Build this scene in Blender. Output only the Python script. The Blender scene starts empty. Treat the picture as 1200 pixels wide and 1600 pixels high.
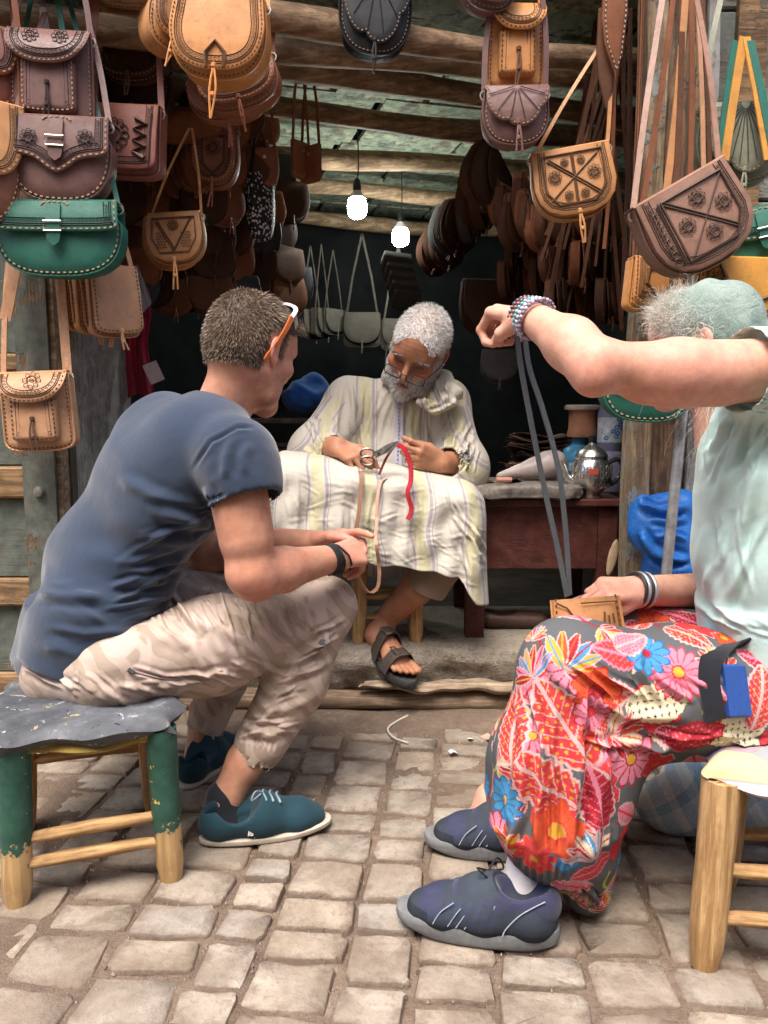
import bpy, math, random, time
import numpy as np
from mathutils import Vector, Matrix
T0 = time.time()
random.seed(7); np.random.seed(7)
scene = bpy.context.scene
COL = scene.collection

# ------------------------------------------------------------------ camera, sky, sun, exposure
CAM_H = 0.92
PITCH = math.atan(150 / 1202)
FPX = 1202.0
cam_d = bpy.data.cameras.new('camera'); cam = bpy.data.objects.new('camera', cam_d); COL.objects.link(cam)
cam.location = (0, 0, CAM_H); cam.rotation_euler = (math.pi / 2 - PITCH, 0, 0)
cam_d.sensor_fit = 'VERTICAL'; cam_d.sensor_height = 24; cam_d.sensor_width = 18
cam_d.lens = 24 * FPX / 1600; cam_d.clip_start = 0.05; cam_d.clip_end = 400
scene.camera = cam
SUN_EL, SUN_AZ = math.radians(66), math.radians(205)      # from behind the camera, high, a little to the left
world = bpy.data.worlds.new('World'); scene.world = world; world.use_nodes = True
wn = world.node_tree.nodes; wl = world.node_tree.links
sky = wn.new('ShaderNodeTexSky'); sky.sky_type = 'NISHITA'; sky.sun_disc = False
sky.sun_elevation = SUN_EL; sky.sun_rotation = SUN_AZ; sky.dust_density = 5.0; sky.air_density = 1.0; sky.ozone_density = 0.6
wn['Background'].inputs['Strength'].default_value = 0.15
wl.new(sky.outputs['Color'], wn['Background'].inputs['Color'])
sun_d = bpy.data.lights.new('sun', 'SUN'); sun = bpy.data.objects.new('sun', sun_d); COL.objects.link(sun)
sun_d.energy = 1.5; sun_d.angle = math.radians(30); sun_d.color = (1, .96, .9)
sdir = Vector((math.sin(SUN_AZ) * math.cos(SUN_EL), math.cos(SUN_AZ) * math.cos(SUN_EL), math.sin(SUN_EL)))
sun.rotation_euler = (-sdir).to_track_quat('-Z', 'Y').to_euler()
scene.view_settings.view_transform = 'Standard'; scene.view_settings.look = 'None'
scene.view_settings.exposure = 1.4; scene.view_settings.gamma = 1.0
scene.view_settings.use_curve_mapping = False
scene.render.engine = 'CYCLES'
scene.cycles.max_bounces = 6; scene.cycles.diffuse_bounces = 3; scene.cycles.glossy_bounces = 2; scene.cycles.transmission_bounces = 4; scene.cycles.caustics_reflective = False; scene.cycles.caustics_refractive = False

# ------------------------------------------------------------------ pixel -> point at a chosen distance
CA, SA = math.cos(PITCH), math.sin(PITCH)
def P(px, py, Y):
    x = (px - 600) / FPX; v = (800 - py) / FPX
    d = Vector((x, CA + v * SA, -SA + v * CA))
    return Vector((0, 0, CAM_H)) + d * (Y / d.y)
def G(px, py, z=0.0):
    x = (px - 600) / FPX; v = (800 - py) / FPX
    d = Vector((x, CA + v * SA, -SA + v * CA))
    return Vector((0, 0, CAM_H)) + d * ((z - CAM_H) / d.z)
def proj(V):
    V = np.asarray(V, dtype=float); x = V[:, 0]; y = V[:, 1]; z = V[:, 2] - CAM_H
    dep = y * CA - z * SA; up = y * SA + z * CA
    return 600 + FPX * x / dep, 800 - FPX * up / dep
def A(v): return np.array(v, dtype=np.float64)

# ------------------------------------------------------------------ objects
def link(name, me, mat=None, parent=None):
    o = bpy.data.objects.new(name, me); COL.objects.link(o)
    if mat is not None and me is not None and len(me.materials) == 0: me.materials.append(mat)
    if parent is not None: o.parent = parent
    return o
def tag(o, label=None, cat=None, group=None, kind=None):
    if label: o['label'] = label
    if cat: o['category'] = cat
    if group: o['group'] = group
    if kind: o['kind'] = kind
    return o
def thing(name, label, cat, loc=(0, 0, 0), group=None, mat=None):
    o = bpy.data.objects.new(name, None); COL.objects.link(o); o.empty_display_size = .05
    if mat is not None: o.matrix_world = mat
    else: o.location = loc
    return tag(o, label, cat, group)
def copy_tree(o, parent=None):
    c = o.copy(); COL.objects.link(c); c.parent = parent
    for ch in list(o.children): copy_tree(ch, c)
    return c

class MB:
    """collects shapes into one mesh"""
    def __init__(s): s.v = []; s.f = []
    def add(s, vs, fs):
        b = len(s.v); s.v += [tuple(v) for v in vs]; s.f += [tuple(i + b for i in f) for f in fs]; return s
    def box(s, c, d, R=None, taper=1.0):
        c = Vector(c); vs = []
        for sz in (-1, 1):
            k = taper if sz > 0 else 1
            for sy in (-1, 1):
                for sx in (-1, 1):
                    p = Vector((sx * d[0] / 2 * k, sy * d[1] / 2 * k, sz * d[2] / 2))
                    if R is not None: p = R @ p
                    vs.append(c + p)
        return s.add(vs, [(0, 2, 3, 1), (4, 5, 7, 6), (0, 1, 5, 4), (2, 6, 7, 3), (0, 4, 6, 2), (1, 3, 7, 5)])
    def tube(s, pts, r, n=8, cap=True, closed=False):
        pts = [Vector(p) for p in pts]; m = len(pts)
        rs = list(r) if hasattr(r, '__len__') else [r] * m
        ref = None; vs = []
        for i in range(m):
            if closed: t = pts[(i + 1) % m] - pts[i - 1]
            else: t = pts[min(i + 1, m - 1)] - pts[max(i - 1, 0)]
            t = t.normalized() if t.length > 1e-9 else Vector((0, 0, 1))
            if ref is None:
                ref = Vector((0, 0, 1)) if abs(t.z) < .8 else Vector((1, 0, 0))
            u = t.cross(ref).normalized(); w = u.cross(t).normalized(); ref = w
            for k in range(n):
                a = 2 * math.pi * k / n
                vs.append(pts[i] + (u * math.cos(a) + w * math.sin(a)) * rs[i])
        fs = []
        for i in range(m if closed else m - 1):
            j = (i + 1) % m
            for k in range(n):
                k2 = (k + 1) % n
                fs.append((i * n + k, i * n + k2, j * n + k2, j * n + k))
        if cap and not closed:
            fs.append(tuple(range(n - 1, -1, -1))); fs.append(tuple((m - 1) * n + k for k in range(n)))
        return s.add(vs, fs)
    def ribbon(s, pts, w, th, wd=(1, 0, 0), closed=False):
        """flat strip with thickness; wd = direction across the strip"""
        pts = [Vector(p) for p in pts]; m = len(pts); vs = []
        ws = list(w) if hasattr(w, '__len__') else [w] * m
        for i in range(m):
            if closed: t = pts[(i + 1) % m] - pts[i - 1]
            else: t = pts[min(i + 1, m - 1)] - pts[max(i - 1, 0)]
            t = t.normalized() if t.length > 1e-9 else Vector((0, 0, 1))
            d = Vector(wd[i]) if hasattr(wd[0], '__len__') else Vector(wd)
            d = (d - t * d.dot(t))
            d = d.normalized() if d.length > 1e-6 else t.orthogonal().normalized()
            n = t.cross(d)
            for a, b in ((-1, -1), (1, -1), (1, 1), (-1, 1)):
                vs.append(pts[i] + d * (a * ws[i] / 2) + n * (b * th / 2))
        fs = []
        for i in range(m if closed else m - 1):
            j = (i + 1) % m
            for k in range(4):
                k2 = (k + 1) % 4
                fs.append((i * 4 + k, i * 4 + k2, j * 4 + k2, j * 4 + k))
        if not closed:
            fs.append((3, 2, 1, 0)); fs.append(tuple((m - 1) * 4 + k for k in range(4)))
        return s.add(vs, fs)
    def lathe(s, prof, c=(0, 0, 0), n=24, M=None):
        c = Vector(c); vs = []
        for (r, z) in prof:
            for k in range(n):
                a = 2 * math.pi * k / n
                p = Vector((r * math.cos(a), r * math.sin(a), z))
                if M is not None: p = M @ p
                vs.append(c + p)
        fs = []
        for i in range(len(prof) - 1):
            for k in range(n):
                k2 = (k + 1) % n
                fs.append((i * n + k, i * n + k2, (i + 1) * n + k2, (i + 1) * n + k))
        fs.append(tuple(range(n - 1, -1, -1))); fs.append(tuple((len(prof) - 1) * n + k for k in range(n)))
        return s.add(vs, fs)
    def rings(s, rings, capa=True, capb=True):
        n = len(rings[0]); vs = [p for r in rings for p in r]; fs = []
        for i in range(len(rings) - 1):
            for k in range(n):
                k2 = (k + 1) % n
                fs.append((i * n + k, i * n + k2, (i + 1) * n + k2, (i + 1) * n + k))
        if capa: fs.append(tuple(range(n - 1, -1, -1)))
        if capb: fs.append(tuple((len(rings) - 1) * n + k for k in range(n)))
        return s.add(vs, fs)
    def grid(s, fn, nu, nv, th=0.0):
        """fn(u, v) -> point, u,v in 0..1; thickness gives a closed sheet"""
        base = []
        for j in range(nv + 1):
            for i in range(nu + 1): base.append(Vector(fn(i / nu, j / nv)))
        W = nu + 1; fs = []
        for j in range(nv):
            for i in range(nu): fs.append((j * W + i, j * W + i + 1, (j + 1) * W + i + 1, (j + 1) * W + i))
        if th <= 0: return s.add(base, fs)
        nor = []
        for j in range(nv + 1):
            for i in range(nu + 1):
                du = base[j * W + min(i + 1, nu)] - base[j * W + max(i - 1, 0)]
                dv = base[min(j + 1, nv) * W + i] - base[max(j - 1, 0) * W + i]
                n_ = du.cross(dv); nor.append(n_.normalized() if n_.length > 1e-12 else Vector((0, 0, 1)))
        N = len(base); vs = base + [b - n_ * th for b, n_ in zip(base, nor)]
        fs2 = fs + [tuple(N + i for i in reversed(f)) for f in fs]
        for i in range(nu):
            fs2.append((i + 1, i, N + i, N + i + 1)); a = nv * W
            fs2.append((a + i, a + i + 1, N + a + i + 1, N + a + i))
        for j in range(nv):
            a, b = j * W, (j + 1) * W
            fs2.append((a, b, N + b, N + a)); fs2.append((b + nu, a + nu, N + a + nu, N + b + nu))
        return s.add(vs, fs2)
    def mesh(s, name, smooth=True, sharp=40):
        me = bpy.data.meshes.new(name); me.from_pydata(s.v, [], s.f); me.update()
        if smooth:
            me.polygons.foreach_set('use_smooth', [True] * len(me.polygons))
            try: me.set_sharp_from_angle(angle=math.radians(sharp))
            except Exception: pass
        return me
    def build(s, name, mat, parent=None, smooth=True, sharp=40):
        return link(name, s.mesh(name, smooth, sharp), mat, parent)

def np_mesh(name, V, F, smooth=True):
    V = np.asarray(V, dtype=np.float32); F = np.asarray(F, dtype=np.int32)
    me = bpy.data.meshes.new(name); n = len(F); k = F.shape[1]
    me.vertices.add(len(V)); me.vertices.foreach_set('co', V.ravel())
    me.loops.add(n * k); me.loops.foreach_set('vertex_index', F.ravel())
    me.polygons.add(n); me.polygons.foreach_set('loop_start', np.arange(0, n * k, k, dtype=np.int32))
    me.update(calc_edges=True); me.validate()
    if smooth: me.polygons.foreach_set('use_smooth', np.ones(len(me.polygons), dtype=bool))
    return me
def set_col(me, C, name='Col'):
    at = me.color_attributes.new(name, 'FLOAT_COLOR', 'POINT')
    C = np.asarray(C, dtype=np.float32)
    if C.shape[1] == 3: C = np.concatenate([C, np.ones((len(C), 1), np.float32)], 1)
    at.data.foreach_set('color', C.ravel())
def set_float(me, a, name):
    at = me.attributes.new(name, 'FLOAT', 'POINT'); at.data.foreach_set('value', np.asarray(a, dtype=np.float32))
def set_vec(me, a, name):
    at = me.attributes.new(name, 'FLOAT_VECTOR', 'POINT'); at.data.foreach_set('vector', np.asarray(a, dtype=np.float32).ravel())

# ------------------------------------------------------------------ blended solid shapes meshed on a grid
class SDF:
    def __init__(s, res): s.res = res; s.ops = []
    def cap(s, a, b, ra, rb=None, k=.02, mode='add', side=None, ratio=1.0):
        """tapered capsule; ratio > 1 widens it along 'side'"""
        a = A(a); b = A(b); rb = ra if rb is None else rb
        ab = b - a; L2 = max(float(ab @ ab), 1e-12)
        sd = None
        if side is not None:
            sd = A(side); sd = sd / np.linalg.norm(sd)
        def f(X, Y, Z):
            px, py, pz = X - a[0], Y - a[1], Z - a[2]
            t = np.clip((px * ab[0] + py * ab[1] + pz * ab[2]) / L2, 0, 1)
            qx, qy, qz = px - t * ab[0], py - t * ab[1], pz - t * ab[2]
            r2 = qx * qx + qy * qy + qz * qz
            if sd is not None:
                u = qx * sd[0] + qy * sd[1] + qz * sd[2]
                r2 = r2 - u * u * (1 - 1 / ratio ** 2)
            return np.sqrt(np.maximum(r2, 0)) - (ra + (rb - ra) * t)
        R = max(ra, rb) * max(ratio, 1)
        s.ops.append((np.minimum(a, b) - R, np.maximum(a, b) + R, f, k, mode)); return s
    def chain(s, pts, rs, k=.02, side=None, ratio=1.0, mode='add'):
        for i in range(len(pts) - 1): s.cap(pts[i], pts[i + 1], rs[i], rs[i + 1], k, mode, side, ratio)
        return s
    def ell(s, c, r, axes=None, k=.02, mode='add'):
        c = A(c); r = A(r) if hasattr(r, '__len__') else A((r, r, r))
        R = np.eye(3) if axes is None else A(axes)
        def f(X, Y, Z):
            px, py, pz = X - c[0], Y - c[1], Z - c[2]
            u = (px * R[0, 0] + py * R[0, 1] + pz * R[0, 2]) / r[0]
            v = (px * R[1, 0] + py * R[1, 1] + pz * R[1, 2]) / r[1]
            w = (px * R[2, 0] + py * R[2, 1] + pz * R[2, 2]) / r[2]
            k0 = np.sqrt(u * u + v * v + w * w)
            k1 = np.sqrt((u / r[0]) ** 2 + (v / r[1]) ** 2 + (w / r[2]) ** 2)
            return k0 * (k0 - 1) / np.maximum(k1, 1e-6)
        m = np.sqrt((R.T ** 2) @ (r ** 2)) if axes is not None else r
        s.ops.append((c - m, c + m, f, k, mode)); return s
    def cyl(s, a, b, ra, rb, k=.005, mode='add', side=None, ratio=1.0):
        """tapered cylinder with flat ends"""
        a = A(a); b = A(b); ab = b - a; L = np.linalg.norm(ab); n = ab / L
        sd = None
        if side is not None:
            sd = A(side); sd = sd - n * (sd @ n); sd = sd / np.linalg.norm(sd)
        def f(X, Y, Z):
            px, py, pz = X - a[0], Y - a[1], Z - a[2]
            h = px * n[0] + py * n[1] + pz * n[2]
            r2 = px * px + py * py + pz * pz - h * h
            if sd is not None:
                u = px * sd[0] + py * sd[1] + pz * sd[2]
                r2 = r2 - u * u * (1 - 1 / ratio ** 2)
            t = np.clip(h / L, 0, 1)
            return np.maximum(np.sqrt(np.maximum(r2, 0)) - (ra + (rb - ra) * t), np.maximum(-h, h - L))
        R = max(ra, rb) * max(ratio, 1)
        s.ops.append((np.minimum(a, b) - R, np.maximum(a, b) + R, f, k, mode)); return s
    def mesh(s, smooth=2):
        res = s.res; adds = [o for o in s.ops if o[4] == 'add']
        lo = np.min([o[0] - o[3] * .3 for o in adds], 0) - 3 * res; hi = np.max([o[1] + o[3] * .3 for o in adds], 0) + 3 * res
        n = np.ceil((hi - lo) / res).astype(int) + 1
        D = np.full(n, 1.0, np.float32)
        ax = [(lo[i] + np.arange(n[i]) * res).astype(np.float32) for i in range(3)]
        for (a, b, f, k, mode) in s.ops:
            m = k + 4 * res
            i0 = np.maximum(((a - m - lo) / res).astype(int), 0); i1 = np.minimum(((b + m - lo) / res).astype(int) + 2, n)
            if np.any(i1 <= i0): continue
            sl = tuple(slice(i0[i], i1[i]) for i in range(3))
            d = f(ax[0][sl[0]][:, None, None], ax[1][sl[1]][None, :, None], ax[2][sl[2]][None, None, :]).astype(np.float32)
            e = D[sl]
            if mode == 'add':
                h = np.clip(.5 + .5 * (e - d) / k, 0, 1)
                D[sl] = e + (d - e) * h - k * h * (1 - h)
            else:
                h = np.clip(.5 - .5 * (e + d) / k, 0, 1)
                D[sl] = e + (-d - e) * h + k * h * (1 - h)
        return nets(D, lo, res, smooth)

def nets(D, lo, res, smooth):
    S = D < 0
    c = np.zeros(tuple(np.array(D.shape) - 1), np.int8)
    offs = [(i, j, k) for i in (0, 1) for j in (0, 1) for k in (0, 1)]
    sh = c.shape
    for (i, j, k) in offs: c += S[i:i + sh[0], j:j + sh[1], k:k + sh[2]]
    act = (c > 0) & (c < 8)
    idx = np.full(sh, -1, np.int32); ijk = np.argwhere(act); idx[act] = np.arange(len(ijk))
    acc = np.zeros((len(ijk), 3)); cnt = np.zeros(len(ijk))
    for a in offs:
        for d in range(3):
            if a[d]: continue
            b = list(a); b[d] = 1
            da = D[ijk[:, 0] + a[0], ijk[:, 1] + a[1], ijk[:, 2] + a[2]]
            db = D[ijk[:, 0] + b[0], ijk[:, 1] + b[1], ijk[:, 2] + b[2]]
            m = (da < 0) != (db < 0)
            t = np.where(m, da / np.where(m, da - db, 1), 0)
            pos = np.tile(np.array(a, float), (len(ijk), 1)); pos[:, d] = t
            acc[m] += pos[m]; cnt[m] += 1
    V = (ijk + acc / cnt[:, None]) * res + lo
    F = []
    for d in range(3):
        sl0 = [slice(None)] * 3; sl1 = [slice(None)] * 3
        sl0[d] = slice(0, -1); sl1[d] = slice(1, None)
        e1, e2 = (d + 1) % 3, (d + 2) % 3
        cr = S[tuple(sl0)] != S[tuple(sl1)]
        q = np.argwhere(cr)
        ok = (q[:, e1] > 0) & (q[:, e2] > 0) & (q[:, e1] < D.shape[e1] - 1) & (q[:, e2] < D.shape[e2] - 1)
        q = q[ok]
        sg = S[q[:, 0], q[:, 1], q[:, 2]]
        def cell(o1, o2):
            r = q.copy(); r[:, e1] += o1; r[:, e2] += o2
            return idx[r[:, 0], r[:, 1], r[:, 2]]
        f = np.stack([cell(-1, -1), cell(0, -1), cell(0, 0), cell(-1, 0)], 1)
        f[~sg] = f[~sg][:, ::-1]
        F.append(f)
    F = np.concatenate(F); F = F[(F >= 0).all(1)]
    V = relax(V, F, smooth)
    return V, F
def relax(V, F, it):
    e = np.concatenate([F[:, [0, 1]], F[:, [1, 2]], F[:, [2, 3]], F[:, [3, 0]]]); e = np.concatenate([e, e[:, ::-1]])
    n = len(V); c = np.maximum(np.bincount(e[:, 0], minlength=n), 1)
    for _ in range(it):
        N = np.stack([np.bincount(e[:, 0], V[e[:, 1], d], minlength=n) for d in range(3)], 1) / c[:, None]
        V = V * .5 + N * .5
    return V
def normals(V, F):
    fn = np.cross(V[F[:, 2]] - V[F[:, 0]], V[F[:, 3 if F.shape[1] > 3 else 2]] - V[F[:, 1]])
    N = np.zeros_like(V)
    for k in range(F.shape[1]):
        for d in range(3): N[:, d] += np.bincount(F[:, k], fn[:, d], minlength=len(V))
    return N / np.maximum(np.linalg.norm(N, axis=1), 1e-12)[:, None]
def merge(parts):
    V = []; F = []; b = 0
    for v, f in parts: V.append(v); F.append(f + b); b += len(v)
    return np.concatenate(V), np.concatenate(F)
def pnoise(V, s, seed=0, oct=3):
    """cheap smooth noise, -1..1"""
    rs = np.random.RandomState(seed); out = np.zeros(len(V)); amp = 1.0; tot = 0
    for o in range(oct):
        a = np.zeros(len(V))
        for _ in range(5):
            d = rs.normal(size=3); d /= np.linalg.norm(d)
            a += np.sin((V @ d) * s * rs.uniform(.7, 1.4) + rs.uniform(0, 6.28) + 1.3 * np.sin((V @ d[[1, 2, 0]]) * s * .8 + rs.uniform(0, 6)))
        out += amp * a / 3.2; tot += amp; amp *= .5; s *= 2.1
    return np.clip(out / tot, -1, 1)
def seg_dist(px, py, pts):
    """distance of 2-D points to a polyline and the parameter along it"""
    best = np.full(len(px), 1e9); par = np.zeros(len(px)); n = len(pts) - 1
    for i in range(n):
        ax, ay = pts[i][:2]; bx, by = pts[i + 1][:2]
        dx, dy = bx - ax, by - ay; L = dx * dx + dy * dy + 1e-9
        t = np.clip(((px - ax) * dx + (py - ay) * dy) / L, 0, 1)
        d = np.hypot(px - ax - t * dx, py - ay - t * dy)
        m = d < best; best[m] = d[m]; par[m] = (i + t[m]) / n
    return best, par
def folds(V, F, lines):
    """raise cloth folds along lines (seen from the front side); line = (points, width, height)"""
    N = normals(V, F); px, py = proj(V)
    vd = np.array([0, 0, CAM_H]) - V; vd /= np.linalg.norm(vd, axis=1)[:, None]
    face = np.clip((N * vd).sum(1) * 2.5, 0, 1); disp = np.zeros(len(V))
    for pts, w, amp in lines:
        xs_ = [q[0] for q in pts]; ys2 = [q[1] for q in pts]; m = 4.5 * w
        i = np.where((px > min(xs_) - m) & (px < max(xs_) + m) & (py > min(ys2) - m) & (py < max(ys2) + m) & (face > 0))[0]
        if len(i) == 0: continue
        d, t = seg_dist(px[i], py[i], pts)
        ends = np.clip(np.minimum(t, 1 - t) * 5, 0, 1)
        disp[i] += amp * ends * (np.exp(-(d / w) ** 2) - .45 * np.exp(-((d - 1.9 * w) / w) ** 2))
    return V + N * (disp * face)[:, None]
def rf_(x0, y0, x1, y1, ang, L, n, w, amp, seed, curve=.15, jit=.25, sp=0):
    """n random fold lines scattered along the segment (x0,y0)-(x1,y1), each L long at angle ang (degrees, picture space)"""
    r = random.Random(seed); out = []
    for i in range(n):
        t = (i + r.uniform(.1, .9)) / n; cx, cy = x0 + (x1 - x0) * t + r.uniform(-.3, .3) * L * .4 + r.uniform(-sp, sp), y0 + (y1 - y0) * t + r.uniform(-.3, .3) * L * .4 + r.uniform(-sp, sp)
        a = math.radians(ang) + r.uniform(-jit, jit); l = L * r.uniform(.6, 1.2) / 2; c = r.uniform(-curve, curve) * l
        dx, dy = math.cos(a), math.sin(a)
        out.append(([(cx - dx * l, cy - dy * l), (cx - dy * c, cy + dx * c), (cx + dx * l, cy + dy * l)], w * r.uniform(.7, 1.4), amp * r.uniform(.5, 1.2)))
    return out
def subdiv(V, F):
    e = np.concatenate([F[:, [0, 1]], F[:, [1, 2]], F[:, [2, 3]], F[:, [3, 0]]]); es = np.sort(e, 1)
    key = es[:, 0].astype(np.int64) * len(V) + es[:, 1]; u, inv = np.unique(key, return_inverse=True)
    E = np.stack([u // len(V), u % len(V)], 1); n = len(F); o = len(V); m = o + len(E)
    Vn = np.concatenate([V, V[E].mean(1), V[F].mean(1)]); inv = inv.reshape(4, n); c = m + np.arange(n)
    F2 = np.concatenate([np.stack([F[:, k], o + inv[k], c, o + inv[k - 1]], 1) for k in range(4)])
    return relax(Vn, F2, 1), F2
def rotm(fwd, up):
    """rows: right, forward, up"""
    f = Vector(fwd).normalized(); u = Vector(up); r = f.cross(u).normalized(); u = r.cross(f)
    return np.array([r, f, u])
def interp(p, n):
    """smooth curve through points"""
    p = [Vector(q) for q in p]; out = []; m = len(p) - 1
    for i in range(n + 1):
        t = i / n * m; k = min(int(t), m - 1); t -= k
        p0, p1, p2, p3 = p[max(k - 1, 0)], p[k], p[k + 1], p[min(k + 2, m)]
        out.append(.5 * ((2 * p1) + (p2 - p0) * t + (2 * p0 - 5 * p1 + 4 * p2 - p3) * t * t + (3 * p1 - p0 - 3 * p2 + p3) * t ** 3))
    return out
# ------------------------------------------------------------------ materials
class NT:
    def __init__(s, name):
        s.m = bpy.data.materials.new(name); s.m.use_nodes = True
        s.n = s.m.node_tree.nodes; s.l = s.m.node_tree.links; s.b = s.n['Principled BSDF']
    def new(s, t, **kw):
        n = s.n.new(t)
        for k, v in kw.items(): setattr(n, k, v)
        return n
    def set(s, sock, v):
        if hasattr(v, 'is_output') or isinstance(v, bpy.types.NodeSocket): s.l.new(v, sock)
        else: sock.default_value = v
    def coord(s, kind='Object', attr=None, scale=(1, 1, 1), rot=(0, 0, 0)):
        if attr: o = s.new('ShaderNodeAttribute', attribute_name=attr).outputs['Vector']
        else: o = s.new('ShaderNodeTexCoord').outputs[kind]
        mp = s.new('ShaderNodeMapping'); s.l.new(o, mp.inputs['Vector']); mp.inputs['Scale'].default_value = scale; mp.inputs['Rotation'].default_value = rot
        return mp.outputs['Vector']
    def noise(s, vec, scale, detail=4, rough=.6, dist=0):
        n = s.new('ShaderNodeTexNoise'); s.l.new(vec, n.inputs['Vector'])
        n.inputs['Scale'].default_value = scale; n.inputs['Detail'].default_value = min(detail, 4)
        n.inputs['Roughness'].default_value = rough; n.inputs['Distortion'].default_value = dist
        return n.outputs['Fac']
    def voro(s, vec, scale, feat='F1', out='Distance', rnd=1):
        n = s.new('ShaderNodeTexVoronoi', feature=feat); s.l.new(vec, n.inputs['Vector']); n.inputs['Scale'].default_value = scale
        n.inputs['Randomness'].default_value = rnd
        return n.outputs[out]
    def ramp(s, fac, stops, interp='LINEAR'):
        r = s.new('ShaderNodeValToRGB'); r.color_ramp.interpolation = interp; s.set(r.inputs['Fac'], fac)
        e = r.color_ramp.elements
        while len(e) > len(stops): e.remove(e[-1])
        while len(e) < len(stops): e.new(1)
        for el, (p, c) in zip(e, stops):
            el.position = p; el.color = (*c, 1) if hasattr(c, '__len__') and len(c) == 3 else ((c, c, c, 1) if not hasattr(c, '__len__') else c)
        return r.outputs['Color']
    def mix(s, fac, a, b, mode='MIX'):
        m = s.new('ShaderNodeMix', data_type='RGBA', blend_type=mode)
        s.set(m.inputs[0], fac)
        for sock, v in ((m.inputs[6], a), (m.inputs[7], b)):
            s.set(sock, (*v, 1) if isinstance(v, tuple) and len(v) == 3 else v)
        return m.outputs[2]
    def math(s, op, a, b=0.0, c=0.0):
        m = s.new('ShaderNodeMath', operation=op); s.set(m.inputs[0], a); s.set(m.inputs[1], b); s.set(m.inputs[2], c); return m.outputs[0]
    def bump(s, h, strength=.3, dist=.002, prev=None):
        b = s.new('ShaderNodeBump'); b.inputs['Strength'].default_value = strength; b.inputs['Distance'].default_value = dist
        s.l.new(h, b.inputs['Height'])
        if prev is not None: s.l.new(prev, b.inputs['Normal'])
        return b.outputs['Normal']
    def done(s, color, rough=.6, normal=None, spec=.4, **kw):
        s.set(s.b.inputs['Base Color'], (*color, 1) if isinstance(color, tuple) and len(color) == 3 else color)
        s.set(s.b.inputs['Roughness'], rough); s.b.inputs['Specular IOR Level'].default_value = spec
        if normal is not None: s.l.new(normal, s.b.inputs['Normal'])
        for k, v in kw.items(): s.set(s.b.inputs[k], v)
        return s.m
MATS = {}
def dim(c, k): return tuple(min(1, x * k) for x in c)
def leather(name, c, var=.35, rough=.5, bump=.35, spec=.45):
    if name in MATS: return MATS[name]
    t = NT(name); v = t.coord('Object'); oi = t.new('ShaderNodeObjectInfo').outputs['Random']
    big = t.noise(v, 14, 5, .65); fine = t.noise(v, 260, 3); pore = t.voro(v, 520)
    col = t.ramp(big, [(.25, dim(c, 1 - var)), (.55, c), (.8, dim(c, 1 + var * .5))])
    blot = t.noise(v, 38, 6, .75, .8); col = t.mix(t.ramp(blot, [(.5, 0.0), (.72, .6)]), col, dim(c, .42))
    scr = t.noise(t.coord('Object', scale=(40, 40, 6), rot=(0, .6, 0)), 9, 5, .8); col = t.mix(t.ramp(scr, [(.62, 0.0), (.74, .35)]), col, dim(c, 1.7))
    col = t.mix(t.math('MULTIPLY', oi, .35), col, dim(c, .6))
    nrm = t.bump(pore, bump, .0008); nrm = t.bump(big, .25, .004, nrm)
    rg = t.ramp(fine, [(.3, rough - .1), (.7, rough + .15)])
    MATS[name] = t.done(col, rg, nrm, spec); return MATS[name]
def plain(name, c, rough=.5, spec=.4, var=.15, scale=60, bump=.1, metal=0, **kw):
    if name in MATS: return MATS[name]
    t = NT(name); v = t.coord('Object'); n = t.noise(v, scale, 4)
    col = t.ramp(n, [(.3, dim(c, 1 - var)), (.7, dim(c, 1 + var))])
    MATS[name] = t.done(col, rough, t.bump(n, bump, .002), spec, Metallic=metal, **kw); return MATS[name]
def fabric(name, c, var=.12, weave=900, bump=.25, rough=.9, sheen=.2):
    if name in MATS: return MATS[name]
    t = NT(name); v = t.coord('Object')
    big = t.noise(v, 9, 4); w = t.noise(v, weave, 2)
    col = t.ramp(big, [(.3, dim(c, 1 - var)), (.7, dim(c, 1 + var))])
    col = t.mix(.25, col, t.ramp(w, [(.3, dim(c, .6)), (.7, dim(c, 1.3))]))
    MATS[name] = t.done(col, rough, t.bump(t.noise(v, 60, 4), .25, .004, t.bump(w, bump, .0006)), .15, **{'Sheen Weight': sheen}); return MATS[name]
def wood(name, c1, c2, paint=None, amount=.5, axis=2, scale=1.0, rough=.75, bump=.5, dirt=.5):
    """grain along an axis; optional worn paint lying over the wood"""
    if name in MATS: return MATS[name]
    t = NT(name); sc = [18 * scale] * 3; sc[axis] = 1.4 * scale
    v = t.coord('Object', scale=tuple(sc)); v0 = t.coord('Object')
    g = t.noise(v, 3, 8, .7, .6); g2 = t.noise(v, 11, 4, .6)
    col = t.ramp(g, [(.25, dim(c2, .6)), (.45, c2), (.6, c1), (.85, dim(c1, 1.2))])
    h = g
    if paint:
        m = t.math('ADD', t.math('MULTIPLY', t.noise(v0, 9 * scale, 7, .75), .7), t.math('MULTIPLY', g2, .3))
        a = .62 - .24 * amount
        mask = t.ramp(m, [(a, 0.0), (a + .035, 1.0)])
        pc = t.ramp(t.noise(v0, 23, 5), [(.3, dim(paint[0], .75)), (.7, paint[1] if len(paint) > 1 else dim(paint[0], 1.2))])
        col = t.mix(mask, col, pc)
        h = t.math('ADD', t.math('MULTIPLY', g, .5), t.math('MULTIPLY', mask, .5))
    d = t.noise(v0, 30, 6, .7)
    col = t.mix(t.math('MULTIPLY', t.ramp(d, [(.45, 0.0), (.75, 1.0)]), dirt), col, dim(c2, .35))
    MATS[name] = t.done(col, rough, t.bump(h, bump, .004, t.bump(g2, .3, .002)), .25); return MATS[name]
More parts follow.
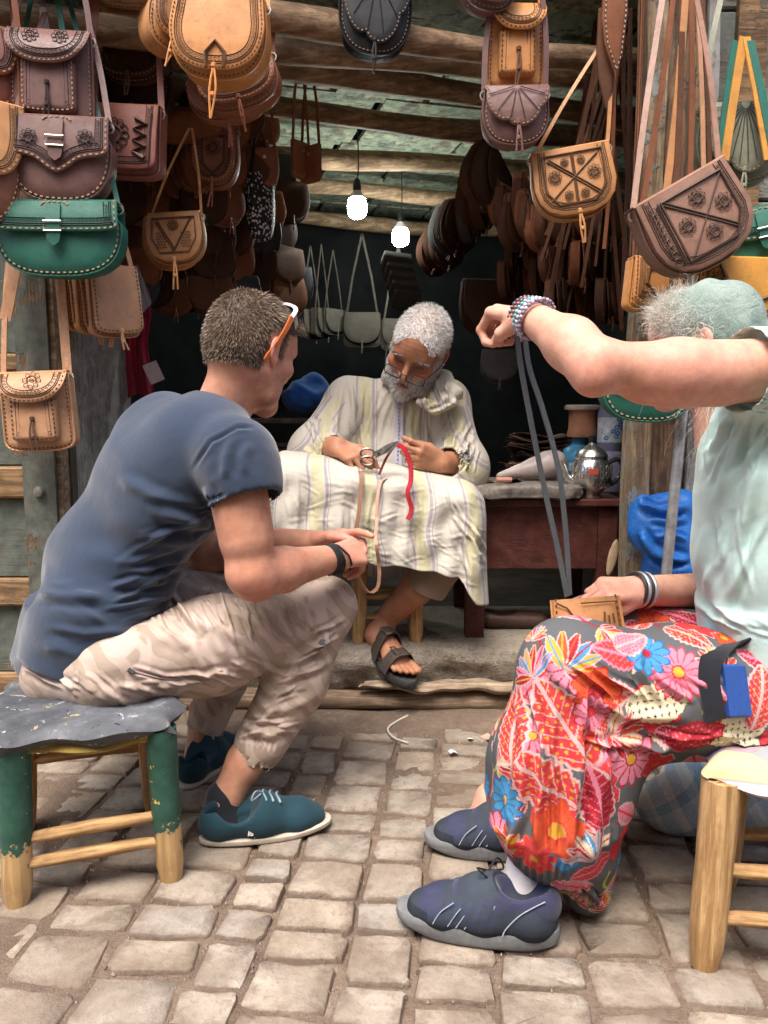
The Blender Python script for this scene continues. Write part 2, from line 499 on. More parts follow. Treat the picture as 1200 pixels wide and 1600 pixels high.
def attrcol(name, rough=.6, spec=.35, weave=0, sub=0.0, bumps=None):
    if name in MATS: return MATS[name]
    t = NT(name); a = t.new('ShaderNodeAttribute', attribute_name='Col').outputs['Color']; v = t.coord('Object'); nrm = None; kw = {}
    if weave:
        w = t.noise(v, weave, 2); a = t.mix(.3, a, t.mix(1, a, t.ramp(w, [(.3, .55), (.7, 1.3)]), 'MULTIPLY'))
        nrm = t.bump(w, .25, .0006)
        nrm = t.bump(t.noise(v, 45, 4), .25, .005, nrm)
    if sub:
        n1 = t.noise(v, 45, 4); n2 = t.voro(v, 420)
        a = t.mix(1, a, t.ramp(n1, [(.3, (.86, .78, .76)), (.7, (1.08, 1.06, 1.05))]), 'MULTIPLY')
        n3 = t.noise(v, 16, 5, .7); a = t.mix(t.ramp(n3, [(.45, 0.0), (.7, .3)]), a, t.mix(1, a, (1.05, .72, .66), 'MULTIPLY')); fr = t.voro(v, 130); a = t.mix(t.ramp(fr, [(.1, .3), (.2, 0.0)]), a, t.mix(1, a, (.62, .48, .42), 'MULTIPLY'))
        nrm = t.bump(n2, .25, .0008); nrm = t.bump(t.noise(v, 160, 3), .15, .001, nrm)
        kw = {'Subsurface Weight': sub, 'Subsurface Radius': (.012, .005, .003), 'Subsurface Scale': .6}
    MATS[name] = t.done(a, rough, nrm, spec, **kw); return MATS[name]
SKIN = attrcol('skin', .52, .35, 0, .12)
# ------------------------------------------------------------------ ground: dirt sheet and cobbles
def m_dirt():
    t = NT('dirt'); v = t.coord('Object')
    a = t.noise(v, 6, 6, .7); b = t.noise(v, 90, 5, .75); g = t.voro(v, 240)
    c = t.ramp(a, [(.3, (.11, .08, .06)), (.55, (.19, .14, .105)), (.8, (.33, .265, .205))])
    c = t.mix(t.ramp(b, [(.45, 0.0), (.7, .8)]), c, (.12, .085, .065)); c = t.mix(t.ramp(g, [(.05, .8), (.16, 0.0)]), c, (.5, .44, .37))
    return t.done(c, .95, t.bump(b, .9, .006, t.bump(g, .6, .003)), .15)
def m_stone():
    t = NT('paving_stone'); v = t.coord('Object'); w = t.coord('Object', scale=(1, 1, 1)); oi = t.new('ShaderNodeObjectInfo').outputs['Random']
    geo = t.new('ShaderNodeNewGeometry').outputs['Position']
    a = t.noise(geo, 7, 6, .7); b = t.noise(geo, 60, 6, .75); g = t.noise(geo, 330, 3, .7)
    c = t.ramp(a, [(.3, (.2, .165, .13)), (.5, (.335, .29, .24)), (.75, (.45, .405, .345))])
    c = t.mix(1, c, t.ramp(oi, [(0, (.7, .68, .66)), (.35, (.95, .9, .84)), (.6, (1.0, 1.0, 1.0)), (.85, (.82, .84, .86)), (1, (1.08, 1.03, .95))]), 'MULTIPLY')
    c = t.mix(t.ramp(b, [(.52, 0.0), (.74, .75)]), c, (.2, .155, .12)); c = t.mix(t.ramp(g, [(.62, 0.0), (.75, .6)]), c, (.13, .11, .09))
    ed = t.new('ShaderNodeAttribute', attribute_name='edge').outputs['Fac']
    em = t.math('ADD', ed, t.math('MULTIPLY', t.math('SUBTRACT', t.noise(geo, 40, 5, .7), .5), 1.6))
    c = t.mix(t.ramp(em, [(.35, 0.0), (.85, .85)]), c, (.17, .125, .095)); c = t.mix(t.ramp(t.noise(geo, 3.2, 5, .7), [(.48, 0.0), (.66, .7)]), c, (.19, .145, .11))
    return t.done(c, .85, t.bump(b, .8, .006, t.bump(g, .45, .0015)), .2)
DIRT, STONE = m_dirt(), m_stone()
xs = np.concatenate([[-200, -60, -20, -8, -4, -2.6], np.arange(-1.9, 2.1, .016), [2.7, 4, 8, 20, 60, 200]])
ys = np.concatenate([[-200, -60, -20, -8, -3, -1, 0, .4], np.arange(.75, 2.5, .016), [2.8, 4, 8, 20, 60, 200]])
XX, YY = np.meshgrid(xs, ys); gv = np.stack([XX.ravel(), YY.ravel(), np.zeros(XX.size)], 1)
near = ((gv[:, 0] > -1.9) & (gv[:, 0] < 2.1) & (gv[:, 1] > .75) & (gv[:, 1] < 2.5))
gv[:, 2] = -.0078 + np.where(near, .0098 * pnoise(gv, 7, 3, 3) + .0026 * pnoise(gv, 70, 4, 3), 0)
gv[:, 2] += np.where(near, .02 * np.clip((gv[:, 1] - 2.1) / .15, 0, 1) * (1 + .5 * pnoise(gv, 14, 6, 2)), 0)   # dirt banked against the step
nx, ny = len(xs), len(ys)
ii = (np.arange(ny - 1)[:, None] * nx + np.arange(nx - 1)[None, :]).ravel()
gme = np_mesh('ground', gv, np.stack([ii, ii + 1, ii + 1 + nx, ii + nx], 1))
ground = tag(link('ground', gme, DIRT), kind='structure')
rs = random.Random(11)
def cobble(cx, cy, w, l, rot, dz):
    n = 14; pts = []
    for k in range(n):
        a = 2 * math.pi * (k + .5) / n
        c, s = math.cos(a), math.sin(a); e = .22
        pts.append(Vector((math.copysign(abs(c) ** e, c) * w / 2 + rs.uniform(-.005, .005), math.copysign(abs(s) ** e, s) * l / 2 + rs.uniform(-.005, .005), 0)))
    rings = []
    for k, z in ((1.01, -.035), (1.0, -.006), (.95, .0)):
        rings.append([Vector((p.x * k, p.y * k, z + (rs.uniform(-.0012, .0012) if z == 0 else 0))) for p in pts])
    mb = MB(); b = []
    for r in rings: b += r
    b.append(Vector((rs.uniform(-.2, .2) * w, rs.uniform(-.2, .2) * l, rs.uniform(-.0008, .0016))))
    fs = []
    for i in range(2):
        for k in range(n):
            k2 = (k + 1) % n; fs.append((i * n + k, i * n + k2, (i + 1) * n + k2, (i + 1) * n + k))
    for k in range(n): fs.append((2 * n + k, 2 * n + (k + 1) % n, 3 * n))
    mb.add(b, fs); me = mb.mesh('stone', True, 60)
    set_float(me, [1.0] * (2 * n) + [.62] * n + [-.25], 'edge')
    o = link('stone', me, STONE, ground); o.location = (cx, cy, dz); o.rotation_euler = (rs.uniform(-.012, .012), rs.uniform(-.012, .012), rot)
ang = math.radians(7); x = -1.85; count = 0
while x < 1.95 and count < 299:
    w = rs.choice([.14, .16, .17, .12, .1, .15])
    y = .72 + rs.uniform(0, .1); wn_ = w
    while y < 2.22 and count < 296:
        l = rs.choice([.09, .105, .12, .135, .085]) * rs.uniform(.92, 1.08)
        cx, cy = x + w / 2, y + l / 2
        px_, py_ = cx * math.cos(ang) + (cy - 1.6) * math.sin(ang), cy - cx * math.sin(ang) * .55
        if -1.75 < px_ < 1.9 and .78 < py_ < 2.17:
            sp = rs.random() < .12 and w > .15
            cobble(px_, py_, w - .012, l - .012, -ang * .7 + rs.uniform(-.05, .05), rs.uniform(-.003, .003) if not sp else -.0045); count += 1
        y += l
    x += w

grit = MB(); gr = random.Random(5)
for k in range(3600):
    x_, y_ = gr.uniform(-1.1, 1.15), gr.uniform(.95, 2.3); r_ = gr.uniform(.001, .0026) * (1.8 if gr.random() < .04 else 1); a = [Vector((x_ + gr.uniform(-r_, r_), y_ + gr.uniform(-r_, r_), gr.uniform(-.004, .003))) for _ in range(3)]
    tpv = Vector((x_, y_, .0012 + r_ * gr.uniform(.1, .4))); a = [Vector((x_ + r_ * math.cos(q), y_ + r_ * math.sin(q), -.004)) for q in (gr.uniform(0, 2), gr.uniform(2.2, 4), gr.uniform(4.2, 6))]
    grit.add(a + [tpv], [(0, 1, 3), (1, 2, 3), (2, 0, 3)])
tag(grit.build('grit', plain('grit', (.36, .3, .24), .95, .2, .5, 30, .2), None, False), 'loose grit and crumbs of earth on the cobbles', 'grit', kind='stuff')
# ------------------------------------------------------------------ step and shop floor
def m_concrete():
    t = NT('worn_concrete'); v = t.coord('Object'); a = t.noise(v, 5, 6, .7); b = t.noise(v, 55, 7, .8); g = t.voro(v, 150)
    c = t.ramp(a, [(.3, (.2, .165, .13)), (.6, (.36, .315, .255)), (.8, (.45, .41, .34))])
    c = t.mix(t.ramp(b, [(.5, 0.0), (.72, .8)]), c, (.12, .095, .075))
    return t.done(c, .92, t.bump(b, 1.0, .012, t.bump(g, .5, .004)), .15)
CONC = m_concrete()
NU, NV = 150, 34; prof = [(2.85, .205), (2.6, .205), (2.45, .204), (2.38, .2), (2.345, .186), (2.33, .155), (2.335, .12), (2.345, .085), (2.36, .06), (2.4, .03)]
sv = []
for j in range(NV + 1):
    t_ = j / NV * (len(prof) - 1); k_ = min(int(t_), len(prof) - 2); t_ -= k_
    for i in range(NU + 1): sv.append((-1.25 + 2.45 * i / NU, prof[k_][0] + (prof[k_ + 1][0] - prof[k_][0]) * t_, prof[k_][1] + (prof[k_ + 1][1] - prof[k_][1]) * t_))
sv = np.array(sv); n1_ = pnoise(sv, 9, 21, 3); n2_ = pnoise(sv * A((1, 1.3, 1)), 42, 22, 3); vv_ = np.repeat(np.arange(NV + 1) / NV, NU + 1); e_ = np.clip((vv_ - .2) * 4, 0, 1)
sv[:, 1] += e_ * (.02 * n1_ + .016 * n2_); sv[:, 2] += .004 * n1_ * np.clip(vv_ * 4, 0, 1) + .004 * n2_ * e_
ii = (np.arange(NV)[:, None] * (NU + 1) + np.arange(NU)[None, :]).ravel()
tag(link('step', np_mesh('step', sv, np.stack([ii, ii + NU + 1, ii + NU + 2, ii + 1], 1)), CONC), kind='structure')
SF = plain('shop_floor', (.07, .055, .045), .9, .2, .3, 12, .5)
tag(MB().box((.1, 4.2, .19), (3.2, 2.7, .02)).build('shop_floor', SF), kind='structure')
OLDW = wood('old_wood', (.34, .25, .17), (.19, .13, .085), axis=0, bump=.9)
def log(name, pts, r, mat, parent=None, n=10, seed=0, flat=1.0):
    q = interp(pts, 18); rr = random.Random(seed); mb = MB()
    rings = []
    for i, p in enumerate(q):
        t = (q[min(i + 1, len(q) - 1)] - q[max(i - 1, 0)]).normalized(); u = t.cross(Vector((0, 0, 1))).normalized(); w = u.cross(t)
        rings.append([p + (u * math.cos(a) + w * math.sin(a) * flat) * r * (1 + .12 * math.sin(i * .9 + seed) + rr.uniform(-.07, .07)) for a in [2 * math.pi * k / n for k in range(n)]])
    mb.rings(rings); return mb.build(name, mat, parent, True, 60)
l1 = log('threshold_beam', [(-1.2, 2.345, .03), (-.4, 2.34, .032), (.3, 2.335, .03), (1.15, 2.345, .035)], .035, OLDW, None, 10, 3, .9)
tag(l1, 'long worn timber beam along the foot of the step', 'beam')
pk = MB()
def plank_fn(u, v):
    a = P(566, 1094, 2.31) if False else Vector((-.07, 2.31, .088)); b = Vector((.9, 2.315, .092)); p = a.lerp(b, u)
    ed = .45 + .55 * min(1, u * 6); th = (.02 * math.sin(math.pi * v) if v < 1 else 0)
    n = .006 * math.sin(u * 23) + .004 * math.sin(u * 51 + 1)
    ph = v * 2 * math.pi
    return (p.x + .01 * math.sin(v * 6.28), p.y - .032 * ed * math.cos(ph) + n, p.z + .017 * ed * math.sin(ph) + .5 * n - .012 * u)
pk.grid(plank_fn, 60, 14); tag(pk.build('loose_plank', wood('split_wood', (.42, .33, .24), (.24, .17, .11), axis=0, bump=.9)), 'split grey wooden plank wedged under the front edge of the step', 'plank')

# ------------------------------------------------------------------ facade
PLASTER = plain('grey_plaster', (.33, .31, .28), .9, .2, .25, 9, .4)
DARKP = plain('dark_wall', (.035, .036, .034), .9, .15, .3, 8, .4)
tag(MB().box((.1, 2.42, 3.3), (7, .34, 2.1)).build('facade_wall', PLASTER), kind='structure')
tag(MB().box((0, -2.6, 2.2), (14, .4, 4.4)).build('unseen_opposite_wall', plain('ochre_plaster', (.42, .3, .22), .9, .2, .2, 7, .3)), kind='structure')  # unseen wall across the alley, added to hold back low sky light
tag(MB().box((-3.0, 2.55, 1.1), (2.2, .6, 2.3)).build('wall_left', PLASTER), kind='structure')
tag(MB().box((2.9, 2.55, 1.1), (1.9, .6, 2.3)).build('wall_right', PLASTER), kind='structure')
GREYW = wood('grey_board', (.3, .285, .26), (.19, .175, .155), paint=((.33, .32, .3), (.4, .385, .355)), amount=.6, bump=.35, dirt=.3)
jb = thing('door_jamb', 'pale grey painted jamb inside the left of the shop opening', 'jamb', (-.9, 2.2, .2))
MB().box((-.15, .3, .9), (.3, .52, 2.1)).build('jamb_board', GREYW, jb)
MB().box((-.012, .02, .9), (.035, .04, 2.1)).build('edge_strip', wood('edge_wood', (.12, .1, .08), (.06, .05, .04)), jb)
DOORW = wood('door_wood', (.3, .19, .105), (.16, .1, .06), paint=((.095, .12, .105), (.16, .17, .14)), amount=.75, bump=.7)
DOORP = wood('door_panel_wood', (.27, .185, .11), (.15, .1, .065), paint=((.1, .125, .11), (.15, .165, .14)), amount=.95, axis=0, bump=.6)
RAILW = wood('door_rail_wood', (.33, .2, .1), (.17, .105, .055), paint=((.12, .13, .11), (.15, .14, .12)), amount=.25, axis=0, bump=.8)
def bevbox(mb, c, d, b=.004):
    c = Vector(c); x, y, z = d[0] / 2, d[1] / 2, d[2] / 2
    def ring(ix, iy, zz): return [c + Vector((sx * (x - ix), sy * (y - iy), zz)) for sx, sy in ((-1, -1), (1, -1), (1, 1), (-1, 1))]
    mb.rings([ring(b, b, -z), ring(0, 0, -z + b), ring(0, 0, z - b), ring(b, b, z)]); return mb
dl = thing('shop_door', 'weathered green and brown panelled door leaf behind the light tan satchel', 'door', (-1.2, 2.16, .02))
dz = [(.0, .16), (.36, .44), (.67, .76), (1.02, 1.07), (1.55, 1.62), (2.1, 2.2)]
for x0, x1 in ((.195, .285), (-.42, -.32)): bevbox(MB(), ((x0 + x1) / 2, 0, 1.1), (x1 - x0, .05, 2.2), .006).build('stile', DOORW, dl, False)
bevbox(MB(), (.293, .012, 1.1), (.014, .05, 2.2), .003).build('edge_bead', OLDW, dl, False)
for a, b in dz: bevbox(MB(), (-.0625, .003, (a + b) / 2), (.513, .04, b - a), .008).build('rail', RAILW, dl, False)
for (a, b), (c, d) in zip(dz[:-1], dz[1:]):
    mb = MB(); bevbox(mb, (-.0625, .017, (b + c) / 2), (.512, .02, c - b - .002), .004); mb.build('panel', DOORP, dl, False)
kn = MB(); kn.lathe([(.004, .014), (.012, .012), (.015, .004), (.016, 0)], (0, 0, 0), 12, Matrix.Rotation(math.pi / 2, 3, 'X'))
k_ = kn.build('bolt_head', plain('dull_iron', (.3, .29, .27), .5, .5, .3, 60, .2, .7), dl); k_.location = (.24, -.027, .69)
MB().box((-1.75, 2.36, 1.1), (.5, .3, 2.2)).build('wall_return', PLASTER)['kind'] = 'structure'
# right post, two uneven boards
POSTA = wood('post_wood', (.36, .27, .17), (.2, .135, .08), paint=((.2, .23, .21), (.33, .34, .3)), amount=.45, bump=.8)
POSTB = wood('post_wood_dark', (.24, .15, .085), (.11, .065, .04), paint=((.11, .1, .085), (.14, .12, .1)), amount=.25, bump=.8)
pr = thing('door_post', 'weathered wooden post with peeling pale paint right of the shop opening', 'post', (.7, 2.2, .02))
def uneven(mb, cx, cy, w, d, z0, z1, seed, lean=0):
    r = random.Random(seed); n = 16; rings = []
    for i in range(n + 1):
        z = z0 + (z1 - z0) * i / n; j = [r.uniform(-.004, .004) for _ in range(4)]; o = lean * (z - z0)
        rings.append([Vector((cx + o - w / 2 + j[0], cy - d / 2, z)), Vector((cx + o + w / 2 + j[1], cy - d / 2 + j[2], z)), Vector((cx + o + w / 2 + j[1], cy + d / 2, z)), Vector((cx + o - w / 2 + j[0], cy + d / 2 + j[3], z))])
    return mb.rings(rings)
uneven(MB(), .02, .0, .055, .08, 0, 2.25, 1).build('post_board', POSTA, pr, False)
uneven(MB(), .1, .015, .1, .07, 0, 2.25, 2).build('post_board', POSTB, pr, False)
uneven(MB(), .172, .005, .035, .07, 0, 2.25, 5).build('post_board', GREYW, pr, False)
# right door leaf behind the bags
RD = wood('right_door_wood', (.26, .235, .2), (.15, .13, .105), paint=((.2, .225, .205), (.29, .3, .27)), amount=.7, axis=0, bump=.5)
rd = thing('shop_shutter', 'grey green plank shutter behind the bags right of the post', 'shutter', (1.5, 2.27, .02))
for i in range(9):
    bevbox(MB(), (0, random.uniform(-.004, .004), .125 + i * .25), (1.22, .035, .244), .005).build('plank', RD, rd, False)
for xx in (-.5, .45): bevbox(MB(), (xx, -.03, 1.1), (.08, .024, 2.2), .004).build('batten', RAILW, rd, False)

# ------------------------------------------------------------------ shop interior: walls, ceiling with logs and painted boards
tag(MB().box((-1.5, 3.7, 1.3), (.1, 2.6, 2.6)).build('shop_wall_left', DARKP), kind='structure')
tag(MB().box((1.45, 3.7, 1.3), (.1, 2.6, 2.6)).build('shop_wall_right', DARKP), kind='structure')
bw = MB(); bw.box((0, 0, 0), (4.2, .1, 2.6), Matrix.Rotation(math.radians(12), 3, 'Z'))
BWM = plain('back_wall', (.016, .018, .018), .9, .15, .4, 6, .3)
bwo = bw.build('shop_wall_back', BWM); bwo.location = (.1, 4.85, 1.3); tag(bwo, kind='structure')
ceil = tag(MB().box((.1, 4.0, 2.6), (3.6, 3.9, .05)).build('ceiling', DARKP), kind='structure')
LOG = wood('ceiling_log', (.37, .25, .15), (.2, .125, .07), axis=0, scale=.8, bump=.8, dirt=.6)
BRD = wood('ceiling_board', (.25, .22, .17), (.12, .1, .08), paint=((.2, .31, .27), (.48, .48, .3)), amount=.75, axis=0, bump=.4, dirt=.65)
th = math.radians(15)
def cz(Y, z): return z
LOGS = [(40, 2.25), (85, 2.41), (128, 2.6), (178, 2.88), (248, 3.38), (302, 3.92), (345, 4.42)]
for i, (py, Y) in enumerate(LOGS):
    c = P(600, py, Y); dx = 1.5
    pts = []
    for k in range(6):
        t = -1 + 2 * k / 5
        pts.append(Vector((c.x + dx * t, c.y + dx * t * math.tan(th), c.z + .022 * math.sin(k * 1.7 + i * 2.1) - .01)))
    log('beam', pts, .037, LOG, ceil, 10, i * 3 + 1)
Yb = [2.2, 2.36, 2.52, 2.74, 3.13, 3.65, 4.17, 4.6, 5.0]
for r in range(len(Yb) - 1):
    x = -1.6
    rr = random.Random(r)
    while x < 1.6:
        w = rr.uniform(.3, .5); L = Yb[r + 1] - Yb[r]
        c = Vector((x + w / 2, (Yb[r] + Yb[r + 1]) / 2 + (x + w / 2) * math.tan(th), 2.15 + rr.uniform(-.006, .006) - .005 * r))
        mb = MB(); mb.box((0, 0, 0), (w - .014, L + .03, .02), Matrix.Rotation(th, 3, 'Z'))
        o = mb.build('board', BRD, ceil, False); o.location = c
        x += w
# ------------------------------------------------------------------ figures: shared builders
ORD = ['first', 'second', 'third', 'fourth', 'fifth', 'sixth', 'seventh', 'eighth', 'ninth', 'tenth', 'eleventh', 'twelfth', 'thirteenth', 'fourteenth', 'fifteenth', 'sixteenth']
def V3(p): return A(p)
def rot_about(v, ax, a):
    v = A(v); ax = A(ax) / np.linalg.norm(ax); c, s = math.cos(a), math.sin(a)
    return v * c + np.cross(ax, v) * s + ax * (ax @ v) * (1 - c)
def nrm(v): v = A(v); return v / np.linalg.norm(v)
def hand(s, w, f, n, thumb, sc=1.0, curls=None, thumb_pts=None, spread=.06):
    """palm and five fingers; f = towards fingers, n = out of the back of the hand, thumb = sideways towards the thumb"""
    w = A(w); f = nrm(f); n = nrm(A(n) - f * (A(n) @ f)); sd = nrm(A(thumb) - f * (A(thumb) @ f) - n * (A(thumb) @ n))
    offs = [.029, .0095, -.0105, -.029]; fw = [.086, .091, .086, .076]
    ln = [(.044, .027, .021), (.049, .031, .022), (.045, .029, .021), (.035, .021, .019)]
    curls = curls or [(20, 30, 20)] * 4; tips = []
    for i in range(4):
        kn = w + (f * fw[i] + sd * offs[i] - n * .003 * abs(i - 1)) * sc
        s.cap(w + (f * .008 + sd * offs[i] * .62) * sc, kn, .0155 * sc, .0115 * sc, .012 * sc)
        d = nrm(f + sd * spread * (1.5 - i)); p = kn; r = [.0098, .0088, .0079, .0068] if i < 3 else [.0085, .0077, .007, .006]
        for j in range(3):
            d = rot_about(d, np.cross(d, -n) if abs(np.dot(d, n)) < .98 else sd, math.radians(curls[i][j])) if curls[i][j] else d
            ax = np.cross(nrm(f + sd * spread * (1.5 - i)), -n)
            a = math.radians(sum(curls[i][:j + 1])); d = rot_about(nrm(f + sd * spread * (1.5 - i)), ax, a)
            q = p + d * ln[i][j] * sc
            s.cap(p, q, r[j] * sc, r[j + 1] * sc, .0045 * sc); p = q
        tips.append(p)
    tp = thumb_pts or [(.022, .02, -.008), (.045, .05, -.018), (.05, .083, -.022), (.046, .11, -.024)]
    q = [w + (sd * a + f * b + n * c) * sc for a, b, c in tp]
    s.cap(q[0], q[1], .016 * sc, .0125 * sc, .012 * sc); s.cap(q[1], q[2], .0115 * sc, .0098 * sc, .006 * sc); s.cap(q[2], q[3], .0098 * sc, .0075 * sc, .005 * sc)
    tips.append(q[3]); return tips
def head_local(sc=1.0, neck=None, neck_r=.055, res=.0027, old=False, mouth=True, female=False, lids=.8):
    s = SDF(res)
    s.ell((0, -.014, .035), (.074, .096, .084), k=.03)
    s.ell((0, -.05, -.005), (.062, .055, .06), k=.03)
    s.ell((0, .04, -.03), (.057, .056, .078), k=.03)
    for e in (-1, 1):
        s.cap((e * .052, -.002, -.045), (e * .045, .03, -.085), .02, .018, .03)
        s.cap((e * .045, .03, -.085), (0, .075, -.1), .018, .019, .025)
        s.ell((e * .043, .064, -.02), (.022, .02, .017), k=.025)
    s.ell((0, .082, -.1), (.021, .018, .017), k=.018)
    s.cap((-.036, .082, .021), (.036, .082, .021), .0135, .0135, .02)
    s.ell((0, .06, .05), (.055, .037, .04), k=.03)
    for e in (-1, 1): s.ell((e * .032, .103, .002), (.019, .017, .0125), k=.014, mode='sub')
    for e in (-1, 1):
        s.ell((e * .031, .0785, .001), (.0135, .0128, .0128), k=.003)
        s.cap((e * .021, .0895, .003), (e * .043, .086, .002), .004, .0035, .004)
    s.cap((0, .09, .012), (0, .112, -.024), .0075, .0105, .012)
    s.ell((0, .115, -.03), (.0115, .011, .0095), k=.007)
    for e in (-1, 1): s.ell((e * .0125, .1, -.0325), (.0085, .011, .0075), k=.006)
    for e in (-1, 1): s.ell((e * .006, .108, -.0415), (.0035, .006, .004), k=.003, mode='sub')
    s.ell((0, .082, -.062), (.028, .018, .022), k=.015)
    s.cap((-.018, .092, -.0585), (.018, .092, -.0585), .0055, .0055, .005); s.ell((0, .097, -.0575), (.012, .006, .0045), k=.005)
    s.ell((0, .096, -.0695), (.017, .0075, .006), k=.005)
    if mouth: s.cap((-.022, .096, -.064), (.022, .096, -.064), .0018, .0018, .004, 'sub'); s.ell((0, .104, -.064), (.017, .008, .0022), k=.003, mode='sub')
    for e in (-1, 1):
        ax = np.array([[.94, -e * .0 - .3 * e * 0 + 0, 0.34 * 0], [0, 1, 0], [0, 0, 1]])
        R = np.array([[math.cos(.32), e * math.sin(.32), 0], [-e * math.sin(.32), math.cos(.32), 0], [0, 0, 1]])
        s.ell((e * .079, -.012, .0), (.007, .019, .028), R, k=.006)
        s.ell((e * .077, -.006, -.022), (.006, .012, .013), R, k=.006)
        s.ell((e * .086, -.008, .002), (.006, .0115, .018), R, k=.005, mode='sub')
    if neck is not None: s.cap((0, -.025, -.05), neck, neck_r, neck_r * 1.1, .03)
    return s.mesh(2)
def ribbons(R0, D0, L, W, bend, rng, seg=2, curl=0.0):
    n = len(R0); D0 = D0 / np.linalg.norm(D0, axis=1)[:, None]
    side = np.cross(D0, rng.normal(size=(n, 3))); side /= np.maximum(np.linalg.norm(side, axis=1), 1e-9)[:, None]
    P_ = [R0]; d = D0; p = R0
    for k in range(seg):
        p = p + d * (L / seg)[:, None]; P_.append(p); d = d + bend + (rng.normal(size=(n, 3)) * curl if curl else 0); d /= np.linalg.norm(d, axis=1)[:, None]
    V = np.zeros((n, seg + 1, 2, 3))
    for k in range(seg + 1):
        w = W * (1 - .75 * k / seg); V[:, k, 0] = P_[k] - side * w[:, None] / 2; V[:, k, 1] = P_[k] + side * w[:, None] / 2
    V = V.reshape(-1, 3); m = 2 * (seg + 1); base = np.arange(n) * m
    F = np.concatenate([np.stack([base + 2 * k, base + 2 * k + 1, base + 2 * k + 3, base + 2 * k + 2], 1) for k in range(seg)])
    return V, F, m
def hair_mat(name, rough=.45):
    if name in MATS: return MATS[name]
    t = NT(name); a = t.new('ShaderNodeAttribute', attribute_name='Col').outputs['Color']
    MATS[name] = t.done(a, rough, None, .5); return MATS[name]
def hair(name, parent, V, F, N, wmask, n, Lr, flow, lift, cols, width=.0011, seed=0, seg=2, bendv=None, curl=0., rnd=.25, rough=.45):
    rng = np.random.RandomState(seed)
    f = F[rng.choice(len(F), n, p=wmask[F].mean(1) / wmask[F].mean(1).sum())]
    b = rng.dirichlet((1, 1, 1, 1), n); R0 = (V[f] * b[:, :, None]).sum(1); NN = (N[f] * b[:, :, None]).sum(1); FL = (flow[f] * b[:, :, None]).sum(1)
    D = NN * lift + FL + rng.normal(size=(n, 3)) * rnd
    L = rng.uniform(Lr[0], Lr[1], n)
    V2, F2, m = ribbons(R0 - NN * .001, D, L, np.full(n, width), (FL * .5 if bendv is None else np.tile(A(bendv), (n, 1))), rng, seg, curl)
    me = np_mesh(name, V2, F2, False)
    c = A(cols)[rng.randint(0, len(cols), n)] * rng.uniform(.75, 1.25, (n, 1))
    set_col(me, np.repeat(c, m, axis=0)); return link(name, me, hair_mat('hair_' + name + str(rough), rough), parent)
def to_world(V, c, R, sc): return (V * sc) @ R + A(c)      # R rows = right, forward, up
def to_local(p, c, R, sc): return (R @ (A(p) - A(c))) / sc
def skin_cols(V, base, seed=0, red=None):
    n = pnoise(V, 30, seed, 3); n2 = pnoise(V, 110, seed + 1, 2)
    C = A(base)[None, :] * (1 + .07 * n + .05 * n2)[:, None]
    C[:, 1] *= 1 - .06 * n; return np.clip(C, 0, 1)
def tint(C, V, p, r, col, k=1.0):
    d = np.linalg.norm(V - A(p), axis=1); w = (k * np.exp(-(d / r) ** 2))[:, None]; C[:] = C * (1 - w) + A(col) * w
def foot_frame(heel, toe):
    h = Vector(heel); t = Vector(toe); f = (t - h).normalized(); up = Vector((0, 0, 1)); l = up.cross(f).normalized(); u = f.cross(l)
    return np.array([f, l, u]), A(h)
# ------------------------------------------------------------------ seated man in the blue T-shirt
MAN = thing('person', 'man in blue T-shirt and patterned trousers leaning forward on the green-legged stool', 'person', tuple(P(150, 1110, 1.68)))
ML = A(MAN.location)
def man_part(name, V, F, mat, col=None, parent=MAN):
    me = np_mesh(name, V - ML, F)
    if col is not None: set_col(me, col)
    return link(name, me, mat, parent)
mj = dict(pel=P(140, 1005, 1.72), wai=P(175, 880, 1.73), che=P(262, 745, 1.73), c7=P(338, 640, 1.73),
          rs=P(368, 715, 1.56), ls=P(262, 668, 1.90), re=P(392, 895, 1.53), rw=P(522, 872, 1.70),
          le=P(322, 872, 1.98), lw=P(498, 848, 1.86), rh=P(185, 1020, 1.60), rk=P(508, 948, 1.80), ra=P(372, 1215, 1.665),
          lh=P(140, 1000, 1.85), lk=P(450, 905, 2.05), la=P(318, 1172, 1.95))
rgt = nrm((.62, -.78, .05))
# body: arms with hands, head with neck, ankles
s = SDF(.003)
s.cap(mj['rs'], mj['re'], .056, .045, .02); s.cap(P(375, 790, 1.535), P(385, 840, 1.53), .055, .053, .02)
s.cap(mj['re'], P(402, 908, 1.535), .043, .042, .02)
s.chain([mj['re'], P(440, 890, 1.59), mj['rw']], [.045, .046, .03], .02)
rf = nrm(A(P(584, 852, 1.80)) - A(mj['rw']))
rt = hand(s, mj['rw'], rf, (.05, -.75, .6), (-.1, .3, .9), .98, [(18, 35, 20), (52, 62, 30), (62, 66, 30), (66, 60, 30)],
          [(.02, .02, -.012), (.034, .055, -.03), (.03, .085, -.036), (.022, .112, -.034)])
v1 = s.mesh(1)
s = SDF(.003)
s.cap(mj['ls'], mj['le'], .055, .045, .02); s.chain([mj['le'], P(400, 850, 1.94), mj['lw']], [.045, .045, .03], .02)
lf = nrm(A(P(584, 836, 1.80)) - A(mj['lw']))
hand(s, mj['lw'], lf, (.1, .55, .6), (-.1, -.55, .75), .98, [(8, 14, 10), (28, 45, 25), (45, 60, 30), (55, 60, 30)],
     [(.022, .02, -.008), (.036, .055, -.014), (.03, .09, -.02), (.02, .118, -.024)])
v2 = s.mesh(1)
HC = A(P(392, 548, 1.735)); HR = rotm((.53, .81, -.25), (.12, .05, 1)); HS = 1.04
Vh, Fh = head_local(neck=to_local(P(345, 650, 1.72), HC, HR, HS), neck_r=.054)
